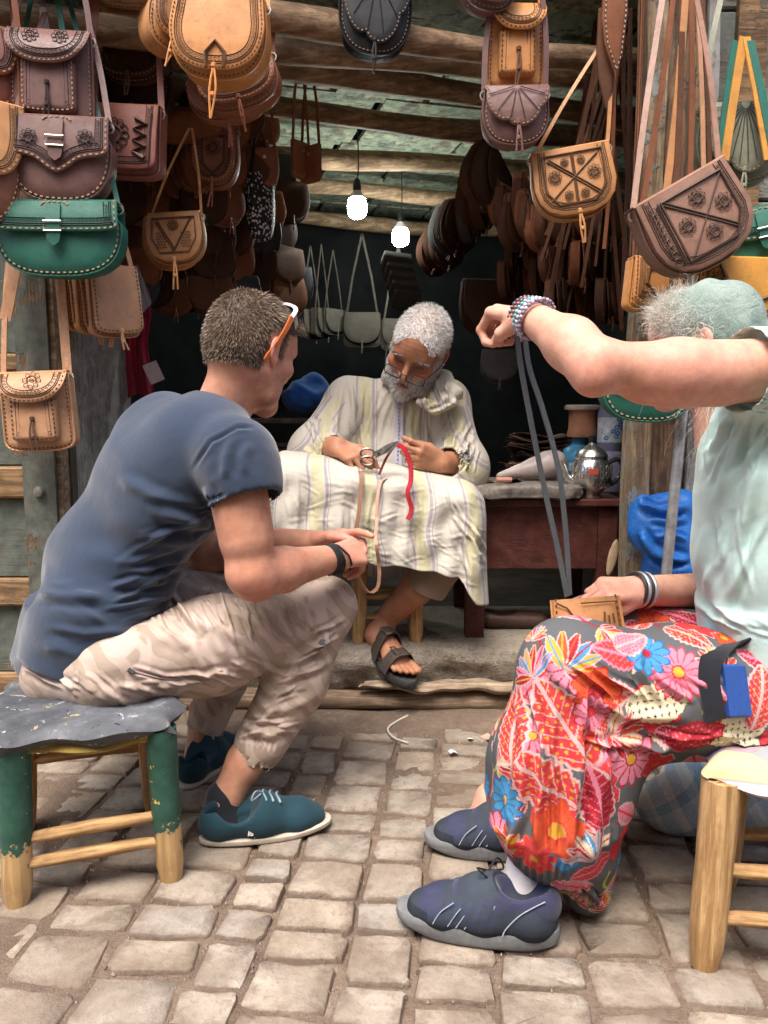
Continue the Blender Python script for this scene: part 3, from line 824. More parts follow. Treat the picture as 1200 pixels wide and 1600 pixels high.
Vhl = Vh; v3 = (to_world(Vh, HC, HR, HS), Fh)
s = SDF(.004)
s.chain([P(420, 1120, 1.705), P(383, 1190, 1.668), P(352, 1250, 1.645), P(350, 1290, 1.65)], [.038, .04, .036, .036], .02)
s.ell(P(340, 1255, 1.62), .014, k=.015)
s.cap(P(350, 1290, 1.65), P(460, 1296, 1.69), .03, .028, .02)
v4 = s.mesh(1)
s = SDF(.005)
s.chain([P(322, 1110, 1.97), P(312, 1180, 1.95), P(312, 1205, 1.96)], [.045, .036, .034], .02); s.cap(P(312, 1208, 1.96), P(350, 1185, 2.08), .03, .026, .02)
v5 = s.mesh(1)
s = SDF(.012)
s.chain([mj['pel'], mj['wai'], mj['che'], mj['c7']], [.075, .08, .09, .05], .05, rgt, 1.2); s.cap(mj['rs'], mj['ls'], .06, .06, .05)
s.chain([mj['rh'], mj['rk'], P(420, 1130, 1.705)], [.055, .04, .03], .03); s.chain([mj['lh'], mj['lk'], P(322, 1110, 1.97)], [.055, .045, .038], .03)
v6 = s.mesh(1)
V, F = merge([v1, v2, v3, v4, v5, v6])
SK = (.52, .275, .185); C = skin_cols(V, SK, 1)
tint(C, V, P(400, 930, 1.5), .05, (.55, .22, .16), .55)
for p in rt: tint(C, V, p, .02, (.6, .27, .22), .6)
tint(C, V, mj['rw'] + Vector(rf) * .06, .05, (.6, .26, .21), .7); tint(C, V, mj['lw'] + Vector(lf) * .07, .07, (.62, .27, .23), .7)
i0 = len(v1[0]) + len(v2[0]); i1 = i0 + len(v3[0]); L_ = Vhl
hairmask = ((L_[:, 2] > -.048 + .35 * np.clip(L_[:, 1] + .02, 0, .2)) & (L_[:, 1] < .055 + .0 * L_[:, 2]) & ~((L_[:, 1] > -.028) & (L_[:, 2] < .045 - .9 * np.clip(-.012 - L_[:, 1], 0, .05)) & ((np.abs(L_[:, 0]) > .066) & (L_[:, 1] < .012)) ))
hairmask &= ~((L_[:, 1] > .03) & (L_[:, 2] < .05)) & ~((L_[:, 1] > .012) & (L_[:, 2] < -.005)); hairmask |= (L_[:, 2] > .085) & (L_[:, 1] < .07)
hairmask &= (np.abs(L_[:, 0]) < .078)
hairmask &= L_[:, 2] > -.06
C[i0:i1][hairmask] = (.13, .095, .07)
ear = (np.abs(L_[:, 0]) > .078) & (L_[:, 2] < .04); C[i0:i1][ear] = A((.6, .27, .2))
lips = (np.abs(L_[:, 0]) < .022) & (L_[:, 1] > .088) & (L_[:, 2] < -.053) & (L_[:, 2] > -.077); C[i0:i1][lips] = (.5, .2, .17)
beard = (L_[:, 2] < -.04) & (L_[:, 1] > .02) & ~lips & (L_[:, 2] > -.13); C[i0:i1][beard] = C[i0:i1][beard] * A((.85, .84, .86))
body = man_part('body', V, F, SKIN, C)
# hair
Vw = v3[0] - ML; Nw = normals(Vw, Fh); w = hairmask.astype(float)
crown = np.array([0, -.055, .105]); fl = Vhl - crown; fl /= np.linalg.norm(fl, axis=1)[:, None]; fl = fl @ HR
HC_ = [(.15, .1, .066), (.1, .068, .045), (.24, .17, .11), (.075, .052, .036), (.3, .22, .15)]
hair('hair', MAN, Vw, Fh, Nw, w, 17000, (.006, .013), fl * 1.1, .28, HC_, .0013, 1)
wt = w * ((Vhl[:, 2] > .06) & (Vhl[:, 1] > -.02)); hair('hair', MAN, Vw, Fh, Nw, wt, 4500, (.012, .026), fl * 1.1, .32, HC_, .0013, 2)
wf = w * ((Vhl[:, 2] > .07) & (Vhl[:, 1] > .035)); hair('hair', MAN, Vw, Fh, Nw, wf, 1500, (.025, .05), fl * 1.0 + A(HR[1]) * .6, .35, HC_, .0013, 3, 4, curl=.25)
# fine hair on the arms
av = v1[0] - ML; an_ = normals(av, v1[1]); q0, q1 = A(mj['re']) - ML, A(mj['rw']) - ML; tt_ = ((av - q0) @ (q1 - q0)) / ((q1 - q0) @ (q1 - q0))
hair('arm_hair', MAN, av, v1[1], an_, ((tt_ > -.1) & (tt_ < .92)).astype(float) + 1e-9, 1500, (.007, .014), np.tile((q1 - q0) / np.linalg.norm(q1 - q0) * .9 + A((0, 0, -.4)), (len(av), 1)), .25, [(.25, .15, .08), (.16, .09, .05)], .0005, 5, rnd=.3)
# T-shirt
s = SDF(.0055)
s.cap(mj['pel'] + Vector((0, 0, -.02)), mj['wai'], .128, .126, .06, 'add', rgt, 1.32)
s.cap(mj['wai'], mj['che'], .126, .134, .06, 'add', rgt, 1.36)
s.cap(mj['che'], P(330, 665, 1.73), .132, .075, .06, 'add', rgt, 1.25)
s.cap(mj['rs'], mj['ls'], .079, .079, .07)
s.cap(P(238, 690, 1.86), P(180, 800, 1.86), .08, .07, .07)
s.cap(P(300, 690, 1.63), P(250, 800, 1.62), .08, .08, .07)
se = P(388, 782, 1.528); s.cap(mj['rs'], P(380, 745, 1.545), .078, .076, .03); s.cyl(P(374, 735, 1.55), se, .077, .07, .02)
sl = P(300, 790, 1.95); s.cap(mj['ls'], sl, .075, .07, .04)
s.cyl(P(150, 960, 1.71), P(128, 1048, 1.705), .15, .152, .03, 'add', rgt, 1.25)
s.cap(P(165, 930, 1.63), P(140, 978, 1.585), .1, .105, .06); s.cyl(P(160, 930, 1.63), P(120, 1046, 1.6), .112, .118, .04)
s.cyl(P(378, 750, 1.545), P(392, 815, 1.523), .071, .063, .002, 'sub')
s.cyl(P(146, 985, 1.71), P(118, 1088, 1.70), .142, .146, .002, 'sub', rgt, 1.25)
s.cap(P(343, 640, 1.728), P(372, 600, 1.74), .058, .07, .004, 'sub')
V, F = s.mesh(2); V, F = subdiv(V, F)
V = folds(V, F, rf_(250, 830, 240, 1010, -18, 120, 24, 4, .005, 1, sp=14) + rf_(330, 780, 330, 930, -30, 50, 12, 2.6, .005, 2) + rf_(90, 900, 150, 1030, 15, 110, 10, 7, .004, 3, sp=16) + rf_(200, 760, 300, 800, 25, 130, 6, 10, .004, 5) + [([(200, 1000), (285, 965), (345, 905)], 9, .010), ([(215, 945), (290, 915), (345, 870)], 8, .009), ([(245, 885), (300, 868), (345, 845)], 7, .008),
    ([(150, 1015), (240, 1010), (290, 985)], 8, .007), ([(230, 800), (300, 815), (345, 830)], 9, .008), ([(255, 850), (310, 848), (345, 838)], 6, .006),
    ([(366, 680), (354, 715), (352, 750)], 8, .006), ([(390, 690), (380, 715), (382, 745)], 9, .004),
    ([(318, 760), (335, 790), (345, 830)], 7, .007), ([(120, 860), (200, 880), (270, 930)], 16, .006), ([(90, 960), (160, 985), (230, 1000)], 14, .006), ([(60, 1000), (110, 1030), (170, 1045)], 12, .005),
    ([(300, 735), (330, 690), (372, 668), (400, 668)], 3.0, -.004)])
V = V + normals(V, F) * (.0022 * pnoise(V * A((1, 1, 1.6)), 26, 9, 2))[:, None]
SHIRT = fabric('blue_jersey', (.024, .039, .07), .12, 1100, .2, .85, .35)
sh = man_part('t_shirt', V, F, SHIRT)
hem = MB()
def ring_on(a, n, r, side, ratio, k=28):
    a = Vector(a); n = Vector(n).normalized(); u = Vector(side) - n * Vector(side).dot(n); u.normalize(); w_ = n.cross(u)
    return [a + u * math.cos(2 * math.pi * i / k) * r * ratio + w_ * math.sin(2 * math.pi * i / k) * r - Vector(ML) for i in range(k)]
hem.tube(ring_on(P(386, 770, 1.532), Vector(se) - P(374, 735, 1.55), .0718, (1, 0, 0), 1), .0011, 5, closed=True)
hem.build('sleeve_seam', fabric('blue_seam', (.045, .07, .125), .1), sh)
# trousers
s = SDF(.0055)
s.cap(P(130, 1035, 1.73), P(150, 1010, 1.72), .112, .11, .05, 'add', rgt, 1.35)
s.ell(P(112, 1056, 1.64), (.1, .1, .066), k=.05)
s.cap(P(92, 1050, 1.575), P(180, 1048, 1.545), .07, .082, .05); s.cap(P(180, 1048, 1.545), P(330, 1008, 1.65), .082, .102, .05); s.cap(P(330, 1008, 1.66), P(470, 966, 1.765), .104, .079, .04)
s.cap(P(470, 966, 1.765), mj['rk'], .079, .071, .03)
s.cap(mj['rk'], P(462, 1065, 1.735), .07, .07, .03); s.cap(P(462, 1065, 1.735), P(408, 1160, 1.685), .071, .06, .03)
s.cyl(P(416, 1145, 1.69), P(392, 1192, 1.672), .058, .049, .012)
s.cyl(P(400, 1178, 1.676), P(380, 1225, 1.66), .047, .043, .002, 'sub')
s.cap(P(140, 1010, 1.85), P(300, 945, 1.98), .1, .095, .04); s.cap(P(300, 945, 1.98), mj['lk'], .095, .072, .04)
s.cap(mj['lk'], P(340, 1080, 1.97), .072, .062, .03); s.cyl(P(348, 1065, 1.98), P(318, 1142, 1.95), .062, .05, .012)
V, F = s.mesh(2); V, F = subdiv(V, F)
V = folds(V, F, rf_(240, 960, 480, 960, 60, 90, 22, 3, .0055, 11) + rf_(200, 1080, 420, 1040, 10, 70, 14, 3, .0045, 12) + rf_(520, 970, 400, 1150, -25, 70, 18, 3, .006, 13) + rf_(400, 1120, 450, 1140, 5, 60, 8, 2.4, .005, 14) + rf_(60, 1060, 200, 1085, 40, 60, 10, 3, .004, 15) + [([(262, 945), (330, 985), (360, 1040)], 8, .008), ([(240, 985), (300, 1010), (330, 1060)], 9, .007), ([(330, 920), (400, 965), (430, 1010)], 9, .006),
    ([(430, 1040), (470, 1030), (530, 985)], 8, .007), ([(430, 1060), (480, 1050), (520, 1030)], 6, .005), ([(400, 1105), (440, 1110), (500, 1085)], 8, .006),
    ([(385, 1140), (420, 1150), (460, 1125)], 7, .006), ([(378,1142),(373,1163)], 2.6, .0018), ([(386,1144),(381,1165)], 2.6, .0018), ([(394,1146),(389,1167)], 2.6, .0018), ([(402,1148),(397,1169)], 2.6, .0018), ([(410,1150),(405,1171)], 2.6, .0018), ([(418,1152),(413,1173)], 2.6, .0018), ([(426,1154),(421,1175)], 2.6, .0018), ([(434,1156),(429,1177)], 2.6, .0018), ([(375, 1128), (400, 1145), (440, 1150)], 6, .007), ([(150, 1080), (230, 1075), (300, 1088)], 10, .005),
    ([(205, 1040), (260, 1058), (340, 1052)], 3.5, .005), ([(120, 1040), (150, 1085), (200, 1100)], 9, .006), ([(300, 960), (380, 1000), (420, 1045)], 9, .005), ([(300, 890), (340, 905), (375, 895)], 7, .008), ([(300, 915), (340, 930), (385, 915)], 7, .007)])
V = V + normals(V, F) * (.002 * pnoise(V, 30, 19, 2))[:, None]
def leg_uv(V, legs):
    """lengthwise coordinate and girth coordinate round the nearest bone"""
    best = np.full(len(V), 1e9); U = np.zeros((len(V), 3))
    for li, (pts, ref) in enumerate(legs):
        acc = 0
        for i in range(len(pts) - 1):
            a, b = A(pts[i]), A(pts[i + 1]); ab = b - a; L = np.linalg.norm(ab); n = ab / L
            t = np.clip((V - a) @ n / L, 0, 1); q = V - a - t[:, None] * ab; d = np.linalg.norm(q, axis=1)
            u = A(ref) - n * (A(ref) @ n); u /= np.linalg.norm(u); w_ = np.cross(n, u)
            an = np.arctan2(q @ w_, q @ u); m = d < best
            U[m, 0] = (acc + t * L)[m]; U[m, 1] = (an * .09)[m]; U[m, 2] = li * 5.0; best[m] = d[m]; acc += L
    return U
mp = man_part('trousers', V, F, None)
set_vec(mp.data, leg_uv(V, [([P(110, 1050, 1.66), P(330, 1010, 1.66), mj['rk'], P(392, 1192, 1.67)], (0, -1, .2)), ([mj['lh'], mj['lk'], P(318, 1142, 1.95)], (0, -1, .2))]), 'cloth')
t = NT('camo_cotton'); cv = t.coord(attr='cloth'); n1 = t.noise(t.coord('Object', rot=(0, .6, 0), scale=(1, 1, .5)), 14, 2, .5, .6)
wv = t.new('ShaderNodeTexWave', wave_type='BANDS', bands_direction='X'); t.l.new(t.coord('Object', rot=(.25, .75, .1)), wv.inputs['Vector'])
wv.inputs['Scale'].default_value = 7.5; wv.inputs['Distortion'].default_value = 7; wv.inputs['Detail'].default_value = 1.5; wv.inputs['Detail Scale'].default_value = 1.3
col = t.ramp(wv.outputs['Fac'], [(.46, (.45, .355, .3)), (.54, (.345, .275, .22))])
col = t.mix(t.ramp(n1, [(.57, 0.0), (.6, 1.0)]), col, (.49, .395, .345))
ob = t.coord('Object'); fine = t.noise(ob, 1000, 2)
CAMO = t.done(col, .8, t.bump(t.noise(ob, 40, 4), .3, .006, t.bump(fine, .2, .0005)), .2); mp.data.materials.append(CAMO)
# pocket zip, knee mark
mk = plain('print_grey', (.1, .1, .11), .8)
def on_surf(px, py, V, N, off=.001):
    qx, qy = proj(V); vd = (V - A((0, 0, CAM_H))); fr = (N * vd).sum(1) < 0
    i = np.argmin(np.where(fr, np.hypot(qx - px, qy - py) + np.linalg.norm(vd, axis=1) * 2, 1e9)); return Vector(V[i] + N[i] * off)
NN = normals(V, F)
def decal(poly, V, N, name, mat, parent, loc, off=.0018, th=.0006):
    ps = [on_surf(x, y, V, N, off) - Vector(loc) for x, y in poly]; m = MB(); m.add(ps, [tuple(range(len(ps)))]); return m.build(name, mat, parent, False)
c0 = on_surf(503, 1004, V, NN); n0 = nrm(NN[np.argmin(np.linalg.norm(V - A(c0), axis=1))])
def patch(c, n, pts, name, mat, parent, loc, off=.002, up=(0, 0, 1)):
    n = Vector(n); u = Vector(up).cross(n).normalized(); w_ = n.cross(u); m = MB()
    m.add([Vector(c) + n * off + u * a + w_ * b - Vector(loc) for a, b in pts], [tuple(range(len(pts)))]); return m.build(name, mat, parent, False)
patch(c0, n0, [(-.009, .0), (-.002, .009), (.009, .006), (.004, -.001), (.009, -.006), (-.004, -.007)], 'knee_mark', mk, mp, ML)
patch(c0 + Vector((0, 0, -.013)), n0, [(-.010, -.002), (.008, -.002), (.008, .002), (-.010, .002)], 'knee_mark', mk, mp, ML)
zp = [on_surf(x, y, V, NN, .002) - Vector(ML) for x, y in ((200, 1046), (230, 1056), (262, 1061), (300, 1058), (348, 1047))]
MB().tube(interp(zp, 14), .0025, 5).build('pocket_zip', fabric('zip_tape', (.36, .28, .25)), mp)
MB().tube([zp[0], zp[0] + Vector((.012, -.003, -.006))], .004, 6).build('zip_pull', plain('dark_plastic', (.03, .03, .03), .4), mp)
# shoes, socks
def slip_on(heel, toe, tag_text, big=True):
    R, h = foot_frame(heel, toe); L = np.linalg.norm(A(toe) - A(heel)); k = L / .285
    def W(v): return ((v * k) @ R + h) - ML
    s = SDF(.0026)
    s.ell((.04, 0, .045), (.042, .036, .042), k=.03); s.cap((.05, 0, .04), (.13, 0, .04), .036, .041, .03); s.cap((.13, .002, .038), (.215, .004, .03), .042, .036, .03, 'add', (0, 1, 0), 1.18)
    s.cap((.21, .004, .027), (.25, .004, .024), .034, .024, .02, 'add', (0, 1, 0), 1.3); s.cap((.1, 0, .06), (.13, 0, .055), .034, .034, .03)
    s.ell((.055, 0, .1), (.062, .0295, .056), k=.004, mode='sub')
    s.ell((.06, 0, .05), (.05, .027, .04), k=.004, mode='sub'); s.ell((.078, 0, .104), (.05, .09, .06), k=.006, mode='sub')
    v, f = s.mesh(1); v[:, 2] = np.maximum(v[:, 2], .012)
    sh = link('shoe', np_mesh('shoe', W(v), f), fabric('teal_canvas', (.016, .048, .066), .2, 1400, .3, .85, .1), MAN)
    n = 36; out = []
    for i in range(n):
        a = 2 * math.pi * i / n; x = .142 + .146 * math.cos(a); y = (.047 + .006 * math.cos(a)) * math.copysign(abs(math.sin(a)) ** .8, math.sin(a)); out.append((x, y))
    rings = [[Vector(W(np.array([(x - .142) * q + .142, y * q, z + .008 * max(0, (x - .2) / .09)]))) for x, y in out] for q, z in ((.96, 0), (.99, .003), (.99, .01), (.95, .012))]
    MB().rings(rings).build('sole', plain('cream_rubber', (.5, .44, .36), .7), sh)
    ln = plain('grey_lace', (.2, .27, .31), .8)
    for x, z in ((.135, .094), (.15, .09), (.165, .085)):
        pts = [W(np.array([x + .006 * abs(q), q * .026, z - 9 * q * q * .026 * .026 * 1.2])) for q in (-1, -.5, 0, .5, 1)]
        MB().tube(pts, .0028, 6).build('lace', ln, sh)
    pts = interp([W(np.array(q)) for q in ((.135, -.004, .095), (.118, -.02, .108), (.108, -.03, .094), (.13, -.012, .097))], 12); MB().tube(pts, .0022, 5).build('lace', ln, sh)
    MB().tube([W(np.array(q)) for q in ((.1, -.04, .058), (.11, -.0445, .03), (.112, -.045, .014))], .0009, 4).build('side_seam', fabric('seam_thread', (.2, .3, .33)), sh)
    if big:
        tg = MB(); c = [W(np.array(q)) for q in ((.1, -.0462, .042), (.111, -.0475, .041), (.108, -.0487, .024), (.097, -.0475, .025))]
        tg.add(c, [(0, 1, 2, 3)]); tg.build('side_tag', plain('tag_white', (.75, .72, .7), .8), sh)
        cu = bpy.data.curves.new('tag_text', 'FONT'); cu.body = tag_text; cu.size = .0085; cu.align_x = 'CENTER'; cu.align_y = 'CENTER'
        me = bpy.data.objects.new('tmp', cu); COL.objects.link(me); dg = bpy.context.evaluated_depsgraph_get(); tm = bpy.data.meshes.new_from_object(me.evaluated_get(dg)); bpy.data.objects.remove(me)
        to = link('tag_lettering', tm, plain('ink', (.05, .05, .06), .8), sh)
        x_ = Vector(c[0] - c[3]).normalized(); y_ = Vector(c[0] - c[1]).normalized(); n_ = x_.cross(y_).normalized()
        to.matrix_local = Matrix(((x_.x, y_.x, n_.x, 0), (x_.y, y_.y, n_.y, 0), (x_.z, y_.z, n_.z, 0), (0, 0, 0, 1))); to.location = sum((Vector(q) for q in c), Vector()) / 4 + n_ * .0007
    return sh, W, k
g1, g2 = G(306, 1334), G(514, 1303)
g1.z = g2.z = .003; g1.y += .04; g2.y += .04
slip_on(g1, g2, 'TOMS'); h2, t2 = G(283, 1245), G(362, 1172); h2.z = t2.z = .003; h2.y += .03; t2.y += .03; slip_on(h2, t2, '', False)
SOCK = fabric('dark_sock', (.02, .021, .027), .2, 1200)
s = SDF(.003); s.chain([P(350, 1247, 1.645), P(350, 1296, 1.632), P(408, 1290, 1.655)], [.042, .044, .04], .02); s.cap(P(335, 1284, 1.63), P(352, 1280, 1.64), .036, .038, .02)
v, f = s.mesh(1); man_part('sock', v, f, SOCK)
s = SDF(.004); s.chain([P(312, 1192, 1.955), P(318, 1215, 1.97)], [.04, .04], .02); v, f = s.mesh(1); man_part('sock', v, f, SOCK)
# sunglasses pushed up over the hair (white bar, orange temples), dark cord bracelets
def HL(x, y, z): return Vector(to_world(np.array([[x, y, z]]), HC, HR, HS)[0]) - Vector(ML)
sg = thing('sunglasses', 'white and orange sports sunglasses pushed up on the head of the man', 'sunglasses', tuple(HL(0, .05, .11) + Vector(ML)))
SO = Vector(sg.location) - Vector(ML)
q = interp([HL(x, y, z) - SO for x, y, z in ((-.083, .012, .078), (-.06, .045, .108), (-.022, .062, .125), (.022, .062, .125), (.06, .045, .108), (.083, .012, .078))], 24)
MB().ribbon(q, .008, .006, wd=tuple(HR[1])).build('frame_bar', plain('white_plastic', (.8, .8, .8), .3, .5), sg)
q = [p + Vector(HR[2]) * -.012 + Vector(HR[1]) * .012 for p in q]
MB().ribbon(q, .026, .002, wd=tuple(HR[1] * .5 + HR[2] * -.9)).build('lens', plain('dark_lens', (.02, .012, .015), .1, .6), sg)
for e in (-1, 1):
    tp = interp([HL(e * .084, .012, .078) - SO, HL(e * .088, -.003, .045) - SO, HL(e * .087, -.018, .012) - SO, HL(e * .08, -.03, -.018) - SO, HL(e * .078, -.033, -.028) - SO], 16)
    MB().ribbon(tp, [.012 - .004 * i / 16 for i in range(17)], .004, wd=tuple(HR[1])).build('temple', plain('orange_plastic', (.5, .13, .035), .3, .5), sg)
bc = plain('black_cord', (.015, .015, .017), .6)
for i, (a, r) in enumerate(((.0, .0335), (.006, .034), (.013, .0345), (.02, .0335), (.036, .0345))):
    o = thing('bracelet', ['black cord bracelet, nearest the elbow on the wrist of the man', 'black cord bracelet, second from the elbow on the wrist of the man', 'black cord bracelet in the middle of five on the wrist of the man', 'black cord bracelet, fourth from the elbow on the wrist of the man', 'loose black cord bracelet nearest the hand of the man'][i], 'bracelet', tuple(Vector(mj['rw']) + Vector(rf) * (a - .02)), 'cord bracelets of the man')
    ax = Vector(rf) + Vector((0, 0, .25 * (i == 4) + .06 * i)); ax.normalize(); u = ax.orthogonal().normalized(); w_ = ax.cross(u)
    MB().tube([(u * math.cos(k * .314) + w_ * math.sin(k * .314)) * r * (1 + .03 * math.sin(3 * k + i)) for k in range(20)], .0026, 6, closed=True).build('cord', bc, o)
    MB().lathe([(.001, -.005), (.0045, -.003), (.0045, .003), (.001, .005)], u * 0 + w_ * r, 8).build('knot', bc, o)
# ------------------------------------------------------------------ seated woman in flowered trousers
WOM = thing('person', 'woman in mint top and red flowered trousers holding up a grey strap', 'person', tuple(P(1200, 1190, 1.38)))
WL = A(WOM.location)
def wom_part(name, V, F, mat, col=None, parent=WOM):
    me = np_mesh(name, V - WL, F)
    if col is not None: set_col(me, col)
    return link(name, me, mat, parent)
ls, le, lw = P(1200, 580, 1.30), P(930, 572, 1.225), P(832, 497, 1.37)
s = SDF(.003)
s.chain([ls, P(1060, 580, 1.255), le], [.054, .047, .037], .03); s.cap(P(1120, 590, 1.27), P(1010, 594, 1.245), .041, .036, .03)
s.chain([le, P(893, 538, 1.28), lw], [.039, .0395, .0275], .03)
s.ell(P(926, 596, 1.208), .019, k=.025)
wf = nrm(A(P(790, 486, 1.43)) - A(lw))
wt = hand(s, lw, wf, (.1, -.35, .9), (.1, -.9, -.35), .95, [(58, 75, 45), (62, 80, 45), (62, 80, 45), (60, 75, 40)],
          [(.022, .018, -.012), (.032, .045, -.035), (.022, .066, -.05), (.006, .078, -.056)], .03)
v1 = s.mesh(1)
rw, rel = P(1000, 922, 1.50), P(1140, 925, 1.66)
s = SDF(.003)
s.chain([P(1190, 760, 1.66), rel, rw], [.05, .044, .029], .02)
rf2 = nrm(A(P(905, 918, 1.45)) - A(rw))
wt2 = hand(s, rw, rf2, (.1, -.45, .85), (-.1, -.85, -.45), .95, [(42, 70, 40), (50, 75, 40), (55, 75, 40), (55, 70, 40)],
           [(.022, .018, -.01), (.033, .05, -.026), (.026, .078, -.034), (.01, .098, -.036)], .03)
v2 = s.mesh(1)
WC = A(P(1096, 541, 1.50)); WR = rotm((-.86, .45, -.12), (-.05, .1, .98)); WS = .93
Vh, Fh = head_local(neck=to_local(P(1130, 690, 1.47), WC, WR, WS), neck_r=.05, res=.0032)
v3 = (to_world(Vh, WC, WR, WS), Fh)
s = SDF(.005); s.chain([P(840, 1320, 1.315), P(818, 1400, 1.315), P(806, 1450, 1.32)], [.032, .03, .03], .02); s.cap(P(800, 1455, 1.31), P(700, 1450, 1.34), .032, .03, .02)
s.chain([P(770, 1250, 1.59), P(745, 1310, 1.58), P(725, 1330, 1.6)], [.04, .034, .03], .02)
v4 = s.mesh(1)
s = SDF(.012); s.chain([P(1230, 1040, 1.42), P(1210, 900, 1.45), P(1190, 720, 1.45), P(1130, 680, 1.47)], [.1, .085, .09, .05], .05)
s.chain([P(1230, 1080, 1.38), P(880, 1045, 1.32), P(830, 1340, 1.305)], [.07, .045, .035], .03); s.chain([P(1200, 1040, 1.5), P(920, 985, 1.56), P(770, 1250, 1.59)], [.06, .045, .035], .03)
s.cap(P(1200, 600, 1.33), P(1190, 740, 1.64), .05, .05, .05)
v5 = s.mesh(1)
V, F = merge([v1, v2, v3, v4, v5]); C = skin_cols(V, (.64, .365, .27), 5)
tint(C, V, P(925, 600, 1.2), .05, (.64, .27, .2), .6); tint(C, V, P(1050, 590, 1.22), .12, (.66, .32, .235), .5)
for p in wt + wt2: tint(C, V, p, .025, (.66, .3, .24), .5)
wom_part('body', V, F, SKIN, C)
# hair under the kerchief and down the back
hv = v3[0] - WL; hn = normals(hv, Fh); L_ = Vh
scalp = ((L_[:, 2] > -.01) & (L_[:, 1] < .075) & (np.abs(L_[:, 0]) < .08)) | ((L_[:, 1] < -.02) & (L_[:, 2] > -.06))
front = ((L_[:, 2] > .035) & (L_[:, 1] > .015) & (L_[:, 1] < .08)).astype(float)
temple = ((np.abs(L_[:, 0]) > .045) & (L_[:, 1] > -.01) & (L_[:, 1] < .06) & (L_[:, 2] > -.03) & (L_[:, 2] < .07)).astype(float)
WHC = [(.7, .66, .58), (.55, .5, .42), (.8, .78, .72), (.42, .37, .3)]
fl = np.tile(WR[1] * .7 + WR[2] * .1, (len(hv), 1))
hair('hair', WOM, hv, Fh, hn, front + 1e-9, 4200, (.03, .065), fl * .8, .6, WHC, .0007, 31, 8, (0, 0, -.15), .75, .6)
hair('hair', WOM, hv, Fh, hn, temple + 1e-9, 2600, (.03, .065), fl * .5, .5, WHC, .0007, 32, 8, (0, 0, -.2), .75, .6)
back = ((L_[:, 1] < -.02) & (L_[:, 2] < 0) & (L_[:, 2] > -.06)).astype(float)
hair('hair', WOM, hv, Fh, hn, back + 1e-9, 1300, (.12, .22), fl * 0 + A((.25, -.1, -1)), .1, WHC, .001, 33, 9, (-.02, 0, -.2), .3, .25)
rg_ = np.random.RandomState(77); n_h = 300; r0_ = np.stack([A(P(1128, 690, 1.44)) + rg_.normal(size=3) * A((.016, .02, .02)) for _ in range(n_h)]) - WL
v_, f_, m_ = ribbons(r0_, np.tile(A((-.3, -.1, -1)), (n_h, 1)) + rg_.normal(size=(n_h, 3)) * .25, rg_.uniform(.04, .085, n_h), np.full(n_h, .0006), np.tile(A((.0, 0, -.25)), (n_h, 1)), rg_, 9, .32)
me_ = np_mesh('hair', v_, f_, False); set_col(me_, np.repeat(A(WHC)[rg_.randint(0, 4, n_h)], m_, axis=0)); link('hair', me_, hair_mat('hair_hair0.45'), WOM)
# kerchief
s = SDF(.0035)
for c, r in (((0, -.018, .045), (.086, .105, .085)), ((0, -.06, .01), (.072, .06, .075))): s.ell(c, r, k=.03)
s.cap((0, -.1, -.01), (0, -.125, -.06), .03, .022, .03)
s.ell((0, .14, -.02), (.15, .105, .115), k=.01, mode='sub'); s.ell((0, -.01, -.12), (.12, .14, .1), k=.01, mode='sub')
v, f = s.mesh(2); n_ = normals(v, f)
v = v + n_ * (.0055 * np.sin(v[:, 1] * 110 + 5 * pnoise(v, 14, 3, 2)) * np.clip(pnoise(v, 18, 8, 2) + .3, 0, 1) + .003 * pnoise(v * A((2.2, .6, 1)), 30, 5, 2))[:, None]
t = NT('sage_kerchief'); ob = t.coord('Object'); w = t.noise(t.coord('Object', scale=(1, 1, 4)), 260, 3); b_ = t.noise(ob, 22, 4)
col = t.ramp(b_, [(.3, (.22, .29, .26)), (.7, (.36, .43, .39))]); col = t.mix(t.ramp(w, [(.4, .5), (.7, 0.0)]), col, (.16, .21, .19))
KER = t.done(col, .95, t.bump(t.noise(ob, 35, 5, .6, 1.5), .7, .008, t.bump(w, .7, .002)), .1)
wom_part('kerchief', to_world(v, WC, WR, WS), f, KER)
# mint top
s = SDF(.006); sd = nrm((.35, .9, 0))
s.cap(P(1225, 1000, 1.44), P(1205, 860, 1.45), .135, .13, .06, 'add', sd, 1.25); s.cap(P(1205, 860, 1.45), P(1200, 740, 1.45), .13, .12, .06, 'add', sd, 1.3)
s.cap(P(1200, 740, 1.45), P(1175, 655, 1.47), .115, .065, .06, 'add', sd, 1.5)
s.cap(P(1215, 600, 1.33), P(1175, 690, 1.42), .07, .07, .06); s.cap(P(1190, 640, 1.62), P(1190, 740, 1.63), .065, .06, .05)
s.cyl(P(1260, 585, 1.315), P(1158, 578, 1.283), .078, .072, .03); s.cyl(P(1190, 580, 1.293), P(1120, 578, 1.27), .066, .066, .002, 'sub')
s.cyl(P(1215, 930, 1.44), P(1222, 1010, 1.44), .145, .15, .03, 'add', sd, 1.2)
s.cap(P(1135, 670, 1.47), P(1090, 600, 1.49), .055, .065, .004, 'sub')
V, F = s.mesh(2); V, F = subdiv(V, F)
V = folds(V, F, rf_(1120, 680, 1190, 700, 110, 120, 10, 4, .006, 31) + rf_(1100, 850, 1190, 870, 100, 140, 10, 5, .004, 32) + rf_(1090, 960, 1200, 985, 25, 70, 8, 4, .004, 33) + rf_(1165, 540, 1165, 610, 10, 40, 6, 3, .004, 34) + [([(1170, 640), (1150, 700), (1120, 790)], 9, .008), ([(1190, 650), (1180, 740), (1150, 860)], 10, .008), ([(1150, 640), (1125, 680), (1105, 740)], 7, .007), ([(1100, 880), (1120, 940), (1160, 985)], 10, .007), ([(1160, 800), (1140, 900), (1120, 990)], 12, .005)])
